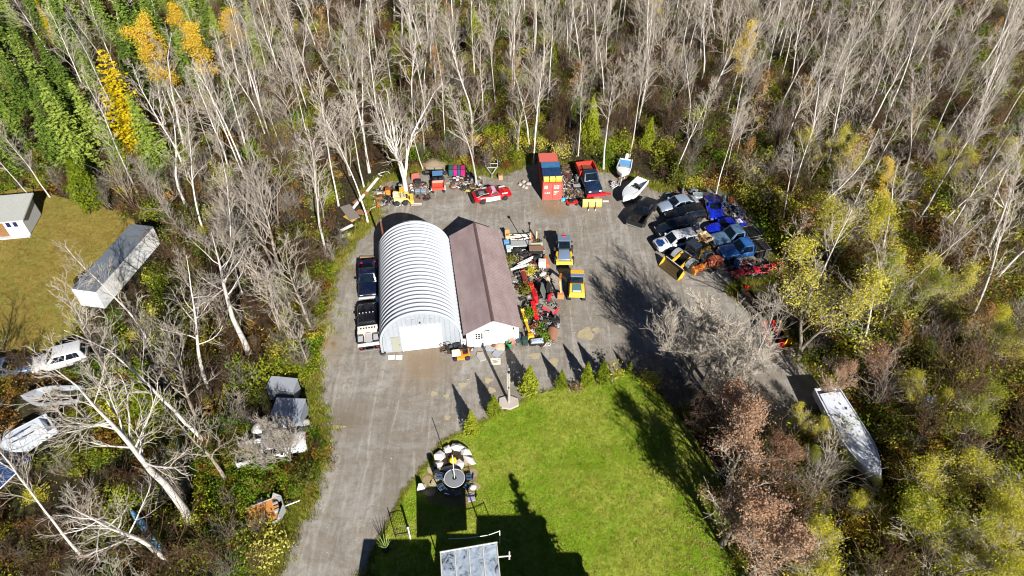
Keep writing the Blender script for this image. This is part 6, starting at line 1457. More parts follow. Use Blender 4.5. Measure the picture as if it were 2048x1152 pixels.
s_ = thing('fan_housing', 'round grey fan housing in the weeds by the shed', 'fan', spot(1036, 552), 0); MB().torus((0, 0, .3), .32, .07).build('ring', STEELD, s_); MB().lathe((0, 0, .1), [(.12, 0), (.12, .25), (.04, .3)], 10).build('motor', BLACKM, s_)
SCR = paint((206, 16, 32), .45, 0, .3)
s_ = thing('red_fender', 'long bright red fender with lumpy cowl in the middle of the scrap strip', 'fender', spot(1066, 590), math.radians(104))
MB().rings([[(x, w, .25), (x, w * .7, h), (x, -w * .7, h), (x, -w, .25)] for x, w, h in ((-1.5, .15, .5), (-1.0, .3, .75), (-.4, .33, .7), (.2, .25, .6), (.7, .36, .8), (1.2, .3, .7), (1.5, .12, .4))]).build('shell', SCR, s_, 30); MB().box(-1.2, 1.2, -.1, .1, 0, .26).build('support', BLACKM, s_)
s_ = thing('red_fender', 'narrow red chute standing on end below the lumpy red fender', 'chute', spot(1069, 628), math.radians(100)); MB().prism_y([(-1.1, .2), (1.0, .5), (1.05, .75), (-1.1, .4)], -.2, .2).build('chute', SCR, s_); MB().box(-.1, .1, -.15, .15, 0, .34).build('foot', BLACKM, s_)
s_ = thing('red_auger', 'short red curved auger cowl beside the grey hood', 'cowl', spot(1100, 600), math.radians(70)); MB().tube([(-.5, 0, .4), (0, .1, .55), (.5, 0, .4)], [.14, .2, .14], 9).build('cowl', paint((206, 28, 58), .45), s_, 40); MB().box(-.08, .08, -.06, .06, 0, .4).build('foot', BLACKM, s_)
s_ = thing('red_hitch', 'pinkish red V-shaped hitch frame at the edge of the scrap', 'hitch', spot(1105, 628), .1); bar(MB(), (-.9, .7, .3), (.2, -.3, .3), .22, .16).build('arm', paint((206, 84, 92), .6), s_); bar(MB(), (.6, .4, .3), (.15, -.32, .31), .22, .16).build('arm', paint((214, 66, 84), .6), s_); MB().box(.0, .35, -.5, -.2, 0, .3).build('block', rust(), s_)
s_ = thing('truck_hood', 'grey-green truck hood leaning upright in the scrap', 'hood', spot(1092, 590), math.radians(80)); MB().hexa([(-.8, -.1, .0), (.8, -.1, .0), (.8, .05, .0), (-.8, .05, 0)], [(-.6, .5, 1.2), (.5, .5, 1.2), (.5, .56, 1.2), (-.6, .56, 1.2)]).build('panel', paint((110, 120, 112), .5, .2, .4), s_); MB().box(-.5, .5, .25, .6, 0, .4).build('prop', BLACKM, s_)
s_ = thing('black_fender', 'black curved body panel beside the grey-green hood', 'body panel', spot(1100, 582), math.radians(80)); MB().hexa([(-.8, -.1, .0), (.8, -.1, .0), (.8, .05, .0), (-.8, .05, 0)], [(-.6, .3, 1.1), (.5, .3, 1.0), (.5, .36, 1.0), (-.6, .36, 1.1)]).build('panel', BLACKM, s_); MB().box(-.4, .4, .1, .4, 0, .3).build('prop', STEELD, s_)
s_ = thing('tan_slab', 'long tan-grey slab leaning in the lower scrap strip', 'slab', spot(1090, 618), math.radians(-40)); MB().hexa([(-1.2, -.2, .1), (1.1, -.2, .35), (1.1, .25, .35), (-1.2, .25, .1)], [(-1.2, -.2, .16), (1.1, -.2, .41), (1.1, .25, .41), (-1.2, .25, .16)]).build('slab', paint((160, 148, 132), .7, 0, .4), s_); MB().box(.6, .8, -.2, .2, 0, .3).build('prop', rust(), s_)
s_ = thing('yellow_boom', 'yellow tapered boom lying along the shed wall', 'boom', spot(1052, 650), math.radians(103))
bar(MB(), (-1.6, 0, .3), (1.6, .05, .55), .22, .26).build('beam', YEL, s_)
for x in (-1.5, .2, 1.5): MB().lathe((x, 0, .3 + (x + 1.6) * .08), [(.2, -.16), (.2, .16)], 10, 'y').build('pivot', paint((240, 190, 40), .5), s_)
MB().hexa([(-2.1, -.4, .1), (-1.6, -.4, .1), (-1.6, .4, .1), (-2.1, .4, .1)], [(-2.0, -.25, .6), (-1.6, -.25, .6), (-1.6, .25, .6), (-2.0, .25, .6)]).build('claw', YEL, s_, None, .04)
s_ = thing('snow_blower', 'black snow blower with handlebars at the lower edge of the scrap', 'snow blower', spot(1110, 645), .4); MB().box(-.4, .4, -.3, .3, .1, .55).build('housing', BLACKM, s_, None, .05); MB().tube([(0, .1, .5), (.05, .15, 1.0)], .09, 8).build('chute', STEELD, s_)
for s in (-1, 1): MB().tube([(-.3, s * .2, .5), (-.95, s * .25, .95)], .025, 5).build('handlebar', STEELD, s_); wheel(s_, -.2, s * .36, .2, .12)
s_ = thing('rusty_roller', 'rusty half-round roller shell at the corner of the scrap strip', 'roller', spot(1102, 672), math.radians(75)); MB().rings([[(-.7, .5 * math.cos(a), .5 * math.sin(a)), (.7, .5 * math.cos(a), .5 * math.sin(a)), (.7, .56 * math.cos(a), .56 * math.sin(a)), (-.7, .56 * math.cos(a), .56 * math.sin(a))] for a in [PI * q / 8 for q in range(9)]]).build('shell', paint((150, 104, 80), .8, 0, .5), s_, 30); MB().box(-.6, .6, -.1, .1, 0, .3).build('axle_block', BLACKM, s_)
s_ = thing('blue_sheet', 'crumpled blue-white sheet on dark box at the shed corner', 'sheet', spot(1074, 686), .05); MB().box(-.7, .7, -.35, .35, 0, .4).build('box', BLACKM, s_, None, .03); MB().hexa([(-.6, -.4, .402), (.6, -.4, .402), (.6, .2, .402), (-.6, .2, .402)], [(-.5, -.35, .5), (.55, -.3, .46), (.5, .15, .55), (-.55, .1, .47)]).build('sheet', paint((170, 182, 206), .6), s_)
for i, (px, py, c, lab) in enumerate([(1080, 650, (60, 62, 66), 'dark gearbox casting in the lower scrap strip'), (1070, 655, (150, 90, 66), 'rusty gearbox beside the dark casting'), (1090, 658, (44, 46, 50), 'black engine block near the snow blower'),
                                      (1058, 600, (150, 146, 138), 'grey pump casting in the weeds beside the lumpy red fender'), (1078, 572, (96, 98, 104), 'grey motor casting between the maroon tank and the grey hood'), (1062, 536, (206, 200, 190), 'pale carton below the white gutters'),
                                      (1082, 605, (120, 124, 116), 'grey-green cylinder casting at the foot of the grey hood'), (1086, 552, (222, 218, 214), 'white spotted sheet metal box below the white appliance'), (1095, 560, (206, 180, 150), 'tan fretted bracket at the edge of the strip')]):
    s_ = thing('machine_casting', lab, 'casting', spot(px, py), i * .6); MB().box(-.35, .35, -.25, .25, 0, .35).build('body', paint(c, .6, .2, .5), s_, None, .05)
    MB().lathe((.1, 0, .351), [(.16, 0), (.16, .12), (.05, .16)], 10).build('flange', paint(tuple(min(255, x + 30) for x in c), .5, .3, .4), s_); MB().tube([(-.3, .1, .25), (-.65, .2, .45)], .05, 6).build('pipe', STEELD, s_)
# uncountable small scrap between the larger pieces
bits = []
for i, c in enumerate([(40, 42, 46), (150, 152, 156), (214, 212, 208), (156, 44, 42), (120, 82, 58), (34, 36, 40), (150, 126, 84), (80, 84, 84), (52, 48, 46), (110, 92, 78)]):
    mb = MB(); r_ = random.Random(i)
    for j in range(3):
        x, y = r_.uniform(-.25, .25), r_.uniform(-.25, .25)
        if j == 0: mb.box(x - .14, x + .14, y - .08, y + .08, 0, r_.uniform(.08, .3))
        elif j == 1: mb.tube([(x - .3, y, .05), (x + .3, y + r_.uniform(-.2, .2), r_.uniform(.1, .4))], .03, 5)
        else: mb.torus((x, y, .06), .13, .04, n=10, m=5)
    bits.append(mb.mesh('bit', paint(c, .6, .2, .5)))
strip = [(G(x, y).x, G(x, y).y) for x, y in [(1022, 470), (1078, 478), (1096, 540), (1104, 590), (1118, 640), (1104, 690), (1066, 694), (1050, 640), (1030, 560)]]
X, Y = poly_points(640, strip); Z3 = z0(X, Y)
for q, n_ in (([(745, 378), (860, 365), (860, 400), (790, 412), (748, 412)], 170), ([(895, 360), (960, 355), (960, 395), (925, 385)], 110), ([(1125, 345), (1165, 345), (1165, 405), (1125, 405)], 110), ([(1330, 380), (1400, 380), (1500, 420), (1480, 440), (1400, 400)], 90), ([(878, 688), (945, 684), (945, 702), (890, 708)], 60), ([(1370, 500), (1440, 520), (1430, 545), (1385, 540)], 60), ([(1450, 520), (1560, 530), (1560, 556), (1460, 560)], 70)):
    X, Y = poly_points(n_ * 2, [(G(x, y).x, G(x, y).y) for x, y in q]); Z3 = np.concatenate([Z3, z0(X, Y)])
X, Y = poly_points(150, [(G(x, y).x, G(x, y).y) for x, y in [(505, 845), (600, 835), (625, 870), (615, 930), (520, 905)]])
scatter('white_debris', z0(X, Y), nrng.uniform(.8, 1.8, len(X)), [bits[1], bits[2], bits[7]], 'pale broken debris heaped round the overgrown white pickup', 'debris')
scatter('scrap_litter', Z3, nrng.uniform(.5, 1.3, len(Z3)), bits, 'small loose scrap metal strewn between the larger junk', 'scrap')
# weeds in the scrap strip
for i, (px, py, h, lab, m_) in enumerate([(1024, 528, .9, 'green-brown weed clump at the shed eave by the siding strips', LF_OLIVE), (1050, 585, 1.0, 'olive weed clump beside the lumpy red fender', LF_OLIVE), (1060, 632, 1.1, 'fresh green weed clump left of the narrow red chute', LF_GREEN), (1062, 545, .7, 'yellow-green tuft right of the maroon tank', LF_WILLOW), (1088, 675, .9, 'green weed clump beside the rusty roller', LF_GREEN)]):
    s_ = thing('weed_clump', lab, 'weeds', spot(px, py), i); c = link('foliage', shrub_leafy(950 + i, h, 1.2, m_, 420, .09), s_)

# front of the shed: chairs, tubs, signs
def patio_chair(name, label, px, py, rz, rgb, h=.95, slat=False, group=None):
    t = thing(name, label, 'chair', spot(px, py), rz, group); m_ = paint(rgb, .5, 0, .2)
    MB().box(-.25, .25, -.25, .25, .40, .45).build('seat', m_, t, None, .02)
    rs = [[(-.25 * w, -.25 - (z - .45) * .25, z), (.25 * w, -.25 - (z - .45) * .25, z), (.25 * w, -.21 - (z - .45) * .25, z), (-.25 * w, -.21 - (z - .45) * .25, z)] for z, w in ((.45, 1), (.7, 1), (h - .1, .9), (h, .5))]
    MB().rings(rs).build('backrest', m_, t)
    for x in (-.22, .22):
        for y in (-.22, .22): MB().tube([(x, y, 0), (x, y, .40)], .02, 5).build('leg', m_, t)
        MB().tube([(x * 1.12, -.28, .62), (x * 1.12, .2, .62), (x * 1.12, .22, .42)], .02, 5).build('armrest', m_, t)
    return t
patio_chair('garden_chair', 'pale green garden chair on the door side of the red box', 1014, 678, PI + .1, (150, 190, 172), 1.15)
patio_chair('garden_chair', 'pale green garden chair behind the red box', 1026, 675, PI + .1, (150, 190, 172), 1.15)
part_box('red_bin', 'faded red bin between the pale green garden chairs', 'bin', 1023, 686, .5, .4, .6, (222, 120, 104), .1, lid=(232, 140, 124))
s_ = thing('green_bucket', 'bright green bucket before the white shed wall', 'bucket', spot(1018, 692), 0); MB().lathe((0, 0, 0), [(.2, 0), (.27, .5), (.25, .5), (.2, .1)], 14).build('pail', paint((14, 150, 92), .5), s_, 40); MB().torus((0, 0, .5), .27, .02).build('rim', paint((20, 170, 108), .5), s_)
patio_chair('lawn_chair', 'dark lawn chair with pale frame at the shed corner', 1037, 688, PI + .1, (60, 74, 84), 1.1)
part_box('dark_bin', 'dark green waste bin at the shed corner beside the lawn chair', 'bin', 1050, 688, .5, .5, .75, (38, 58, 54), .1, lid=(46, 70, 64))
for i, (px, py, lab, c) in enumerate([(982, 697, 'grey flat stone step before the garage door', (150, 152, 158)), (995, 706, 'larger grey stone slab beside the sandy mound', (146, 150, 162)), (962, 714, 'rough grey paving stone near the lawn tractor', (160, 156, 150))]):
    s_ = thing('paving_stone', lab, 'stone', spot(px, py), i); MB().prism([(-.55, -.3), (.4, -.38), (.62, .1), (.2, .4), (-.5, .3)], 0, .12).build('slab', paint(c, .9, 0, .4), s_, None, .03)
s_ = thing('sand_mound', 'small sandy mound with rusty lumps beside the stone slab', 'mound', spot(1000, 694), 0); MB().lathe((0, 0, -.05), [(.65, 0), (.5, .2), (.25, .35), (.02, .38)], 11).build('sand', paint((176, 158, 138), .95), s_, 60); MB().lathe((-.6, .1, 0), [(.22, 0), (.25, .15), (.05, .3)], 8).build('lump', rust(), s_); MB().lathe((.7, .25, 0), [(.25, 0), (.28, .2), (.05, .4)], 8).build('lump', paint((92, 66, 46), .9), s_)
s_ = thing('sign_board', 'white printed board lying flat on the gravel before the shed', 'sign', spot(991, 723), .05); MB().box(-.46, .46, -.38, .38, 0, .03).build('board', paint((222, 208, 196), .6, 0, .15), s_)
for i, (x, y, w) in enumerate(((-.1, .08, .4), (.02, -.04, .46), (-.06, -.16, .34), (.3, .2, .12))): MB().box(x - w / 2, x + w / 2, y - .03, y + .03, .031, .035).build('print_mark', paint((120, 100, 92), .7), s_)
for i, (px, lab) in enumerate(((783, 'white paving slab by the side door of the hut, left of two'), (798, 'white paving slab by the side door of the hut, right of two'))):
    s_ = thing('paving_slab', lab, 'slab', spot(px, 715), .13); MB().box(-.3, .3, -.26, .26, 0, .06).build('slab', paint((226, 226, 220), .8), s_, None, .01)
tyre('small tyre standing against the hut corner by the tow truck', 760, 697, .3, True, 0, 0, None, (70, 60, 52)); tyre('black tyre lying just below the tyre at the hut corner', 766, 707, .3, True, 0, 0, None, (36, 36, 38))
# junk by the hut door
s_ = thing('push_mower', 'black push mower heap beside the big white overhead door', 'mower', spot(902, 700), .3); MB().box(-.4, .4, -.28, .28, .1, .3).build('deck', BLACKM, s_, None, .04); MB().lathe((0, 0, .3), [(.18, 0), (.18, .2), (.05, .25)], 10).build('engine', STEELD, s_); MB().tube([(-.3, .2, .3), (-.9, .25, .9), (-.9, -.25, .9), (-.3, -.2, .3)], .02, 5).build('handle', BLACKM, s_); [wheel(s_, x, y, .12, .06) for x in (-.35, .35) for y in (-.3, .3)]
s_ = thing('bicycle_wheelset', 'dark bicycle wheels propped on the hut front wall', 'wheels', spot(886, 694), .15); MB().torus((0, 0, .33), .3, .03, 'y').build('tyre', rubber(), s_); MB().torus((.4, .05, .33), .3, .03, 'y').build('tyre', rubber(), s_); MB().tube([(0, 0, .33), (.4, .05, .33)], .02, 5).build('bar', STEELD, s_)
part_box('generator', 'black and white generator behind the lawn tractor', 'generator', 915, 697, .7, .5, .5, (50, 52, 56), .2)
s_ = part_box('notice_box', 'white printed carton standing by the shed side door', 'carton', 928, 690, .5, .2, .8, (232, 228, 232), .1, False); [MB().box(-.15, .15, -.112, -.1005, z, z + .06).build('print_mark', paint((60, 60, 80), .6), s_) for z in (.5, .62)]
part_box('rusty_stove', 'rust-brown stove body beside the white printed carton', 'stove', 937, 690, .4, .4, .8, (140, 84, 60), .1)

# ---- back row odds and ends
s_ = thing('gravel_heap', 'sandy gravel heap with a grassy flank behind the utility vehicle', 'heap', spot(866, 332), 0); MB().lathe((0, 0, -.05), [(2.0, 0), (1.5, .3), (1.0, .52), (.45, .72), (.03, .78)], 17).build('gravel', paint((146, 130, 104), .95, 0, .7, 0, 4), s_, 60)
s_ = thing('tilt_trailer', 'low black utility trailer with mesh side behind the utility vehicle', 'trailer', spot(870, 350), .03); MB().box(-1.1, 1.1, -.5, .5, .4, .47).build('deck', BLACKM, s_)
for y in (-.5, .5): MB().tube([(-1.1, y, .8), (1.1, y, .8)], .035, 6).build('rail', paint((150, 152, 156), .4, .5), s_)
for x in (-1.1, 0, 1.1):
    for y in (-.5, .5): MB().tube([(x, y, .47), (x, y, .8)], .03, 5).build('rail_post', BLACKM, s_)
for s in (-1, 1): wheel(s_, s * 1.22, 0, .28, .16)
s_ = thing('teal_cabinet', 'dark teal and magenta playhouse cabinet under the trees', 'cabinet', spot(915, 350), 0); MB().box(-1.05, 1.05, -.35, .45, 0, 1.1).build('carcass', BLACKM, s_)
for i, (x0, x1, c) in enumerate(((-.98, -.5, (28, 92, 96)), (-.42, -.02, (206, 24, 120)), (.06, .4, (30, 88, 112)), (.48, .95, (196, 20, 110)))): MB().box(x0, x1, -.38, -.352, .1, 1.0).build('door', paint(c, .5), s_); MB().box(x0, x1, -.33, .4, 1.101, 1.13).build('top_panel', paint(c, .5), s_)
s_ = thing('black_crates', 'stack of black and white slatted crates before the teal cabinet', 'crate', spot(916, 360), 0)
for j in range(3):
    for i in range(3): MB().box(-.6 + i * .4, -.24 + i * .4, -.35 + j * .24, -.18 + j * .24, 0, .35).build('slat_block', (BLACKM, WHITE)[(i + j) % 2], s_, None, .02)
s_ = thing('garbage_heap', 'heap of black refuse bags beside the teal cabinet', 'bags', spot(942, 358), 0)
for i in range(5): MB().lathe((rng.uniform(-.5, .5), rng.uniform(-.7, .7), -.03), [(.35, 0), (.4, .25), (.2, .5), (.04, .58)], 9).build('bag', paint((22, 22, 24), .3, 0, .2), s_, 50)
s_ = thing('campfire_ring', 'rusty fire ring with ash beside the utility vehicle', 'fire ring', spot(908, 375), 0); MB().torus((0, 0, .12), .45, .08).build('ring', rust(), s_); MB().lathe((0, 0, 0), [(.4, .02), (.1, .12)], 10).build('ash', paint((170, 160, 148), .95), s_)
for i, (px, py, l) in enumerate(((905, 366, 1.6), (925, 368, 2.0))):
    s_ = thing('lumber_board', ('pale plank left of the black crates', 'pale plank in front of the black crates')[i], 'plank', spot(px, py), .08); MB().box(-l / 2, l / 2, -.08, .08, .03, .08).build('plank', wood((206, 178, 120)), s_)
heap_of_bars('bumper_pile', 'tangle of yellow and white car bumpers at the nose of the stock car', 'bumpers', 945, 384, 6, 1.4, (206, 196, 110), .12, -.5, .07)
tyre('grey-black tyre behind the stock car tail', 936, 383, .34, True); tyre('second tyre at the stock car tail by the birch', 942, 379, .34, False, .4)
part_box('rusty_crate', 'pale rusty crate at the foot of the boat trailer', 'crate', 1001, 358, .5, .5, .6, (206, 150, 116), .1)
s_ = thing('concrete_rubble', 'pale rubble bank left of the red container', 'rubble', spot(1045, 372), .5)
for i in range(7): MB().lathe((rng.uniform(-1.1, 1.1), rng.uniform(-.7, .7), -.05), [(.2, 0), (.28, .12), (.15, .3), (.03, .34)], 7).build('lump', STONE, s_, 60)
for i, (px, py, lying) in enumerate(((1146, 352, True), (1144, 360, True), (1150, 364, False), (1154, 350, False), (1140, 368, True))): tyre(('black tyre at the top of the heap beside the dump truck', 'black tyre second down beside the dump truck', 'upright black tyre against the dump truck wheel', 'upright dark tyre at the back of the dump truck heap', 'lowest black tyre of the dump truck heap')[i], px, py, .42, lying, i)
part_box('grey_drum_box', 'grey hooded tank between the tyres and the dump truck', 'tank', 1157, 362, .7, .7, .8, (120, 126, 128), .2)
part_box('black_tote', 'black and white striped tote beside the dump truck', 'tote', 1153, 378, .8, .5, .5, (40, 44, 50), .1, lid=(150, 154, 158))
s_ = thing('go_kart', 'small red go-kart frame beside the blue bag', 'go-kart', spot(1144, 407), .05); MB().box(-.65, .65, -.35, .35, .12, .25).build('frame', paint((212, 34, 30), .5), s_, None, .04); MB().box(-.35, .1, -.22, .22, .251, .5).build('seat', BLACKM, s_, None, .05); MB().torus((.3, 0, .5), .13, .02).build('steering_wheel', BLACKM, s_); [wheel(s_, x, y, .15, .1) for x in (-.5, .5) for y in (-.42, .42)]
s_ = thing('blue_bag', 'light blue plastic bag by the container door', 'bag', spot(1127, 400), 0); MB().lathe((0, 0, -.02), [(.3, 0), (.33, .15), (.2, .3), (.04, .36)], 10).build('bag', paint((70, 170, 214), .4), s_, 50); MB().tube([(0, 0, .33), (.05, 0, .42)], .03, 5).build('knot', paint((60, 150, 200), .4), s_)
s_ = thing('scrap_heap', 'tan heap of small scrap between container and dump truck', 'scrap', spot(1133, 392), 0)
for i in range(8): x, y = rng.uniform(-.6, .6), rng.uniform(-.4, .4); MB().box(x - .15, x + .15, y - .1, y + .1, 0, rng.uniform(.1, .4)).build('piece', paint(rng.choice([(206, 180, 150), (110, 104, 98), (70, 72, 78), (160, 120, 80)]), .7, .1, .4), s_, None, .02)
heap_of_bars('branch_pile', 'pile of cut dead branches behind the tyre heap', 'branches', 1143, 338, 12, 2.6, (96, 72, 54), .2, .1, .05, .9, BARK_DARK)
heap_of_bars('rail_debris', 'white metal debris at the motor boat trailer wheel', 'debris', 1228, 374, 6, .9, (206, 206, 206), .1, .4, .04)
tyre('upright white-walled wheel leaning beside the motor boat trailer', 1226, 370, .3, False, .5, 0, None, (150, 150, 150))
s_ = thing('small_plank', 'short pale block on the gravel right of the yellow plough blade', 'block', spot(1211, 403), .0); MB().box(-.35, .35, -.1, .1, 0, .12).build('block', wood((226, 216, 196)), s_)
# planks, boards and panels at the hut's back corner
for i, (a, b, w, z, c, lab) in enumerate([((700, 425), (757, 362), .35, .45, (232, 228, 222), 'long white board lying up the bank behind the hut'), ((708, 408), (735, 388), .5, .3, (150, 104, 74), 'brown board under the long white one'), ((690, 412), (712, 448), 1.2, .7, (150, 140, 134), 'big grey sheet leaning on the brown panel'), ((712, 424), (738, 434), .9, .6, (186, 134, 90), 'tan brown panel beside the big grey sheet'),
                                          ((690, 432), (708, 446), .5, .3, (232, 190, 70), 'yellow board under the big grey sheet'), ((682, 462), (706, 452), .4, .15, (232, 232, 230), 'white board at the foot of the leaning sheets'), ((680, 474), (700, 472), .5, .2, (230, 232, 236), 'white tray on the verge below the boards'), ((735, 422), (752, 416), .12, .2, (230, 230, 232), 'thin white-black rail pointing at the orange cone')]):
    g0, g1 = G(*a), G(*b); d = g1 - g0; s_ = thing('loose_board', lab, 'board', (g0.x, g0.y, 0), math.atan2(d.y, d.x)); l = d.length
    MB().hexa([(0, -w / 2, .03), (l, -w / 2, z), (l, w / 2, z), (0, w / 2, .03)], [(0, -w / 2, .08), (l, -w / 2, z + .05), (l, w / 2, z + .05), (0, w / 2, .08)]).build('board', paint(c, .7, 0, .4), s_); MB().box(l * .8, l * .8 + .15, -w * .3, w * .3, 0, z * .8).build('prop', wood((110, 84, 60)), s_)
s_ = thing('traffic_cone', 'red-orange cone behind the hut beside the grey slab', 'cone', spot(757, 414), 0); MB().lathe((0, 0, .04), [(.2, 0), (.05, .62), (.03, .65)], 12).build('cone', paint((226, 70, 40), .5), s_, 40); MB().box(-.26, .26, -.26, .26, 0, .04).build('base', BLACKM, s_)
part_box('orange_drum', 'orange upright drum behind the skid loader', 'drum', 777, 390, .55, .55, .85, (222, 130, 40), .1, lid=(150, 80, 40))
part_box('dark_tank', 'dark grey oil tank behind the skid loader', 'tank', 797, 390, 1.2, .7, .6, (64, 72, 82), .1)
s_ = thing('water_tank', 'grey round-topped tank beside the white tree trunk', 'tank', spot(804, 381), 0); MB().lathe((0, 0, 0), [(.36, 0), (.38, .5), (.36, .85), (.2, .95), (.03, .97)], 14).build('shell', paint((128, 136, 144), .5), s_, 40); MB().lathe((0, 0, .97), [(.1, 0), (.1, .05)], 8).build('cap', BLACKM, s_)
heap_of_bars('hose_pile', 'pile of black hoses and rods left of the skid loader', 'hoses', 776, 402, 9, 1.1, (40, 40, 44), .1, 1.2, .04)
part_box('grey_pallet', 'pale grey pallet beside the orange cone', 'pallet', 763, 408, .9, .8, .14, (170, 176, 182), .1)
part_box('rusty_crate', 'brown rusty frames heaped beside the grey pallet', 'crate', 758, 398, .8, .5, .35, (150, 96, 56), .2)
part_box('pallet_top', 'cream topped pallet behind the brown frames', 'pallet', 762, 388, .9, .35, .3, (206, 196, 180), .1)
s_ = thing('loading_ramp', 'brown ramp panel with white end bars beside the skid loader', 'ramp', spot(834, 402), .05); MB().box(-.62, .62, -1.1, 1.0, .12, .18).build('panel', paint((136, 110, 90), .7, 0, .4), s_); [MB().box(-.6, .62, y, y + .08, .181, .22).build('end_bar', WHITE, s_) for y in (-1.05, -.75)]; [MB().box(x, x + .1, -1, .9, 0, .119).build('runner', BLACKM, s_) for x in (-.5, .4)]
s_ = part_box('fire_pit', 'black box grill with rusty red lid panel leaning behind', 'grill', 836, 368, .8, .5, .6, (30, 32, 34), .1); MB().hexa([(-.8, .5, .2), (.2, .6, .2), (.2, .65, .2), (-.8, .55, .2)], [(-.7, .9, .9), (.2, 1.0, .9), (.2, 1.05, .9), (-.7, .95, .9)]).build('lid_panel', paint((150, 70, 64), .7), s_)
for i, (px, lab) in enumerate(((836, 'grey lidded tote left of its twin behind the ramp'), (848, 'grey lidded tote right of its twin behind the ramp'))): part_box('plastic_tote', lab, 'tote', px, 386, .62, .5, .4, (106, 118, 130), .05, lid=(140, 152, 164))
s_ = thing('white_sack', 'dirty white sacks at the foot of the many-stemmed tree', 'sack', spot(823, 378), 0); [MB().lathe((x, y, -.02), [(.22, 0), (.25, .15), (.12, .32), (.03, .36)], 8).build('sack', paint((214, 206, 200), .8), s_, 50) for x, y in ((0, 0), (.2, -.6), (-.1, .5))]
s_ = thing('white_hose', 'loop of white hose in the weeds behind the boards', 'hose', spot(768, 350), 0); MB().tube([(.7 * math.cos(a), .45 * math.sin(a), .15 + .1 * math.sin(2 * a)) for a in [q * .32 for q in range(16)]], .05, 6).build('coil', WHITE, s_); MB().tube([(.7, 0, .15), (.9, -.2, .1)], .06, 6).build('nozzle', rust(), s_)

# ================================================================ GARDEN
# nine young cedars along the lawn edge
CED = [cedar(900 + i, 3.5, .66 + .06 * (i % 4), LF_CEDAR, 2000 + 150 * i, .10, .2 + .05 * (i % 3)) for i in range(7)]
for i, (px, py, h, w, lab) in enumerate([(944, 866, 3.3, 1.0, 'young cedar nearest the stone flower bed, first of the lawn edge row'), (988, 832, 3.0, 1.05, 'young cedar second in the lawn row, just before the light pole'), (1057, 790, 3.8, 1.0, 'double-tipped young cedar just past the light pole'), (1122, 775, 2.7, .85, 'slim young cedar fourth in the lawn row, standing alone'),
                                         (1173, 768, 3.0, 1.05, 'young cedar fifth in the lawn row, paired closely with the next'), (1204, 765, 3.0, 1.0, 'young cedar sixth in the lawn row beside the loose shrub'), (1256, 748, 1.9, .7, 'smallest young cedar at the shady end of the lawn row')]):
    p = G(px, py); plant('young_cedar', CED, lab, 'cedar', 'young cedars along the lawn edge', p.x, p.y, 3.5, h, w, i, i)
p = G(1226, 764); s_ = thing('loose_shrub', 'thin leafy shrub between the last two young cedars', 'shrub', (p.x, p.y, 0)); q = shrub_bare(930, 2.0, 7, .014, BARK_GREY, .3); link('stems', q[0], s_); link('foliage', leaf_mesh('foliage', clump_points(q[1], 2, .1, np.random.default_rng(5), .8), .1, 5, LF_WILLOW), s_)
p = G(1150, 782); s_ = thing('dry_shrub', 'low dry shrub with tan leaves between the cedars', 'shrub', (p.x, p.y, 0)); q = shrub_bare(931, .8, 12, .012, TWIG_PALE, .9); link('stems', q[0], s_); link('foliage', leaf_mesh('foliage', clump_points(q[1], 1, .1, np.random.default_rng(6), .8), .08, 6, LF_DRY), s_)
# light pole on its concrete pad
p = G(1018, 806); lp_ = thing('light_pole', 'weathered wooden light pole on a concrete pad by the cedars', 'pole', (p.x, p.y, 0)); MB().tube([(0, 0, -.1), (0, 0, 4.6)], [.13, .10], 10).build('pole', wood((176, 170, 160)), lp_, 40)
MB().box(-.09, .09, -.16, -.1, 4.2, 4.5).build('lamp_box', BLACKM, lp_); MB().box(-.05, .05, -.15, -.105, 2.2, 2.35).build('meter', BLACKM, lp_); MB().tube([(-.14, 0, 1.8), (-.14, 0, 4.3)], .025, 6).build('conduit', WHITE, lp_)
MB().prism([(-.9, -.55), (.1, -.75), (.85, -.35), (.8, .4), (.0, .75), (-.85, .45)], -.02, .16).build('pad', paint((186, 176, 168), .9, 0, .5), lp_, None, .06)
# flagstone patio, round table, chairs
k_ = [(838, 975), (850, 945), (872, 915), (900, 912), (940, 915), (955, 950), (952, 985), (940, 1010), (900, 1012), (860, 1005)]
sheet('patio', smooth_poly([G(*q) for q in k_], 5, .05, 9), .014, paint((150, 124, 86), .95, 0, .6, 0, 2.0))
for i, (px, py, r) in enumerate([(880, 934, .45), (892, 940, .3), (865, 940, .4), (872, 965, .5), (855, 960, .4), (884, 955, .35), (946, 945, .4), (950, 972, .4), (862, 985, .42), (935, 925, .35), (942, 990, .35), (845, 975, .35)]):
    pts = [(r * rng.uniform(.8, 1.15) * math.cos(a) * 1.1, r * rng.uniform(.8, 1.15) * math.sin(a)) for a in [2 * PI * q / 7 for q in range(7)]]
    o = MB().prism(pts, 0, .035).build('flagstone', paint(rng.choice([(172, 152, 118), (158, 140, 110), (180, 166, 140)]), .9, 0, .5), None, None, .01); g = G(px, py); o.location = (g.x, g.y, .012); o.parent = bpy.data.objects['patio']
bed = thing('flower_bed', 'ring of pale boulders round dark soil with a yellow flower', 'flower bed', spot(904, 922), 0)
MB().lathe((0, 0, 0), [(1.0, 0), (.9, .12), (.1, .18)], 16).build('soil', paint((52, 38, 28), .95), bed)
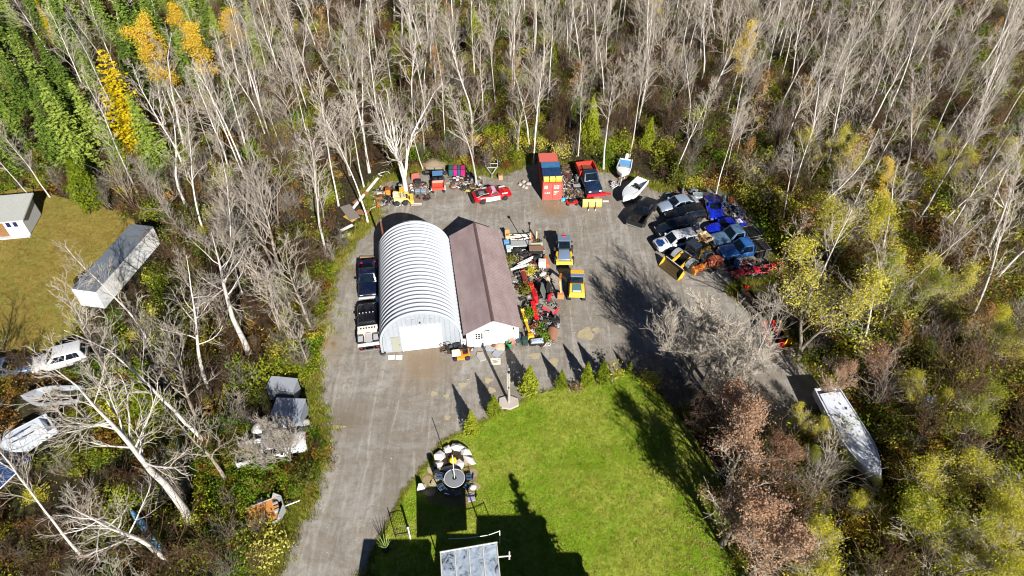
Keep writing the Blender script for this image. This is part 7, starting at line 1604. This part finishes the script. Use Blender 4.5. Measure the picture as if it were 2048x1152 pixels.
for i, (x, y, w, d, h, a) in enumerate([(-.95, .35, .55, .42, .55, .5), (-.45, .95, .5, .35, .5, .1), (.35, 1.15, .7, .45, .65, -.2), (1.05, .7, .6, .5, .6, -.8), (1.35, .05, .8, .32, .5, -.75), (.55, -.45, .45, .5, .45, .2), (-.15, -.75, .7, .3, .3, .0), (-1.0, -.35, .5, .35, .3, .3)]):
    m_ = stone_mesh(970 + i, paint((206, 200, 198), .9, 0, .4)); o = link('boulder', m_, bed, T(x, y, h * .35, a)); o.scale = (w, d, h)
MB().lathe((.1, -.1, .1), [(.1, 0), (.3, .15), (.26, .35), (.05, .42)], 10).build('flower', paint((240, 206, 10), .6), bed, 60)
for i in range(4): o = link('plant_tuft', tuft(975 + i, 14, .35, .12, LF_OLIVE if i % 2 else LF_BRACKEN), bed, T(rng.uniform(-.6, .5), rng.uniform(-.3, .5), .1))
tb = thing('patio_table', 'round grey patio table with a white umbrella pole and no umbrella', 'table', spot(910, 966), 0)
MB().lathe((0, 0, .70), [(.76, -.03), (.80, 0), (.80, .03), (.72, .045), (.16, .045)], 30).build('table_top', paint((124, 128, 134), .6), tb, 40); MB().torus((0, 0, .73), .79, .03, n=28).build('rim', paint((196, 198, 202), .4), tb); MB().lathe((0, 0, .746), [(.17, 0), (.17, .006)], 14).build('hub', BLACKM, tb)
for i in range(4): a = PI / 4 + i * PI / 2; MB().tube([(.5 * math.cos(a), .5 * math.sin(a), .68), (.62 * math.cos(a), .62 * math.sin(a), 0)], .025, 6).build('leg', BLACKM, tb)
MB().tube([(0, 0, .0), (.02, .04, 3.9)], .035, 8).build('umbrella_pole', WHITE, tb, 40); MB().lathe((0, 0, 0), [(.28, 0), (.26, .08), (.06, .14)], 14).build('pole_base', BLACKM, tb)
tg = tb.location
for i, (a, lab) in enumerate([(250, 'dark patio chair directly on the house side of the round table'), (285, 'dark patio chair right of the one facing the house'), (215, 'dark patio chair pulled out at the lower left of the round table'), (330, 'dark patio chair on the lawn side of the round table, lower'), (10, 'dark patio chair on the lawn side of the round table, upper'), (165, 'dark patio chair tight on the drive side of the round table')]):
    q = math.radians(a); x, y = tg.x + 1.15 * math.cos(q), tg.y + 1.15 * math.sin(q); t = patio_chair('patio_chair', lab, 0, 0, q + PI / 2, (66, 84, 106), .92); t.location = (x, y, 0)
t = patio_chair('reclining_chair', 'tall black folded lounger leaning beside the round table', 873, 950, .3, (24, 26, 30), 1.6); 
s_ = thing('stone_slab', 'white pointed stone slab set upright at the drive edge of the patio', 'stone', spot(842, 980), .3); MB().hexa([(-.35, -.1, 0), (.35, -.1, 0), (.35, .1, 0), (-.35, .1, 0)], [(-.12, .05, .8), (.2, .05, .7), (.18, .15, .7), (-.1, .15, .8)]).build('slab', paint((226, 226, 232), .8), s_, None, .03)
s_ = thing('stone_slab', 'lilac-grey flat stone at the lawn edge of the patio', 'stone', spot(941, 996), .3); MB().prism([(-.3, -.3), (.3, -.35), (.35, .3), (-.2, .32)], 0, .1).build('slab', paint((160, 156, 176), .8), s_, None, .03)
s_ = thing('stone_slab', 'round white stone on the lawn side of the round table', 'stone', spot(946, 975), .3); MB().lathe((0, 0, -.05), [(.25, 0), (.28, .12), (.12, .26), (.02, .28)], 9).build('slab', paint((226, 220, 216), .8), s_, 60)
# garden railing, arch gate and yucca pots by the house
rl = thing('garden_railing', 'black iron railing with arched top rail beside the house', 'railing', spot(806, 1072), math.radians(10)); IR = BLACKM
for x in (-.55, .55): MB().tube([(x, 0, 0), (x, 0, 1.5)], .04, 6).build('post', IR, rl)
MB().tube([(-.55, 0, 1.2), (0, 0, 1.32), (.55, 0, 1.2)], .03, 6).build('top_rail', IR, rl); MB().tube([(-.55, 0, .15), (.55, 0, .15)], .025, 6).build('bottom_rail', IR, rl)
for i in range(8): x = -.45 + i * .13; MB().tube([(x, 0, .15), (x, 0, 1.25)], .012, 5).build('baluster', IR, rl)
s_ = thing('white_post', 'short white post beside the iron railing', 'post', spot(821, 1078), 0); MB().tube([(0, 0, 0), (0, 0, 1.7)], .06, 8).build('post', WHITE, s_); MB().lathe((0, 0, 1.7), [(.09, 0), (.09, .05), (.02, .12)], 8).build('finial', WHITE, s_)
s_ = thing('yucca_plant', 'spiky pale green potted plant in the house shadow', 'plant', spot(772, 1100), 0); MB().lathe((0, 0, 0), [(.2, 0), (.28, .35), (.24, .35)], 12).build('pot', BLACKM, s_, 40)
for i in range(11): a = i * .57; MB().tube([(0, 0, .35), (.25 * math.cos(a), .25 * math.sin(a), .9), (.5 * math.cos(a), .5 * math.sin(a), 1.5)], [.03, .025, .008], 4).build('leaf', paint((150, 176, 96), .6), s_)
s_ = thing('clothes_line', 'pale clothes line pole and cord beyond the awning', 'clothes line', spot(1000, 1090), 0); MB().tube([(0, 0, 0), (0, 0, 2.2)], .04, 6).build('pole', WHITE, s_); MB().tube([(0, 0, 2.15), (-.8, -.25, 2.05), (-2.2, -.45, 2.0), (-3.6, -.5, 2.0)], .03, 6).build('cord', WHITE, s_)
# small fir beside the house whose top shades the lawn
h_ = 8.5; q = caster(1006, 945, h_); plant('fir_tree', SPRUCE, 'slim fir beside the house whose shadow lies on the lawn', 'tree', None, q.x, q.y, 11, h_, 1.45, 0, 0) if 'SPRUCE' in globals() else None
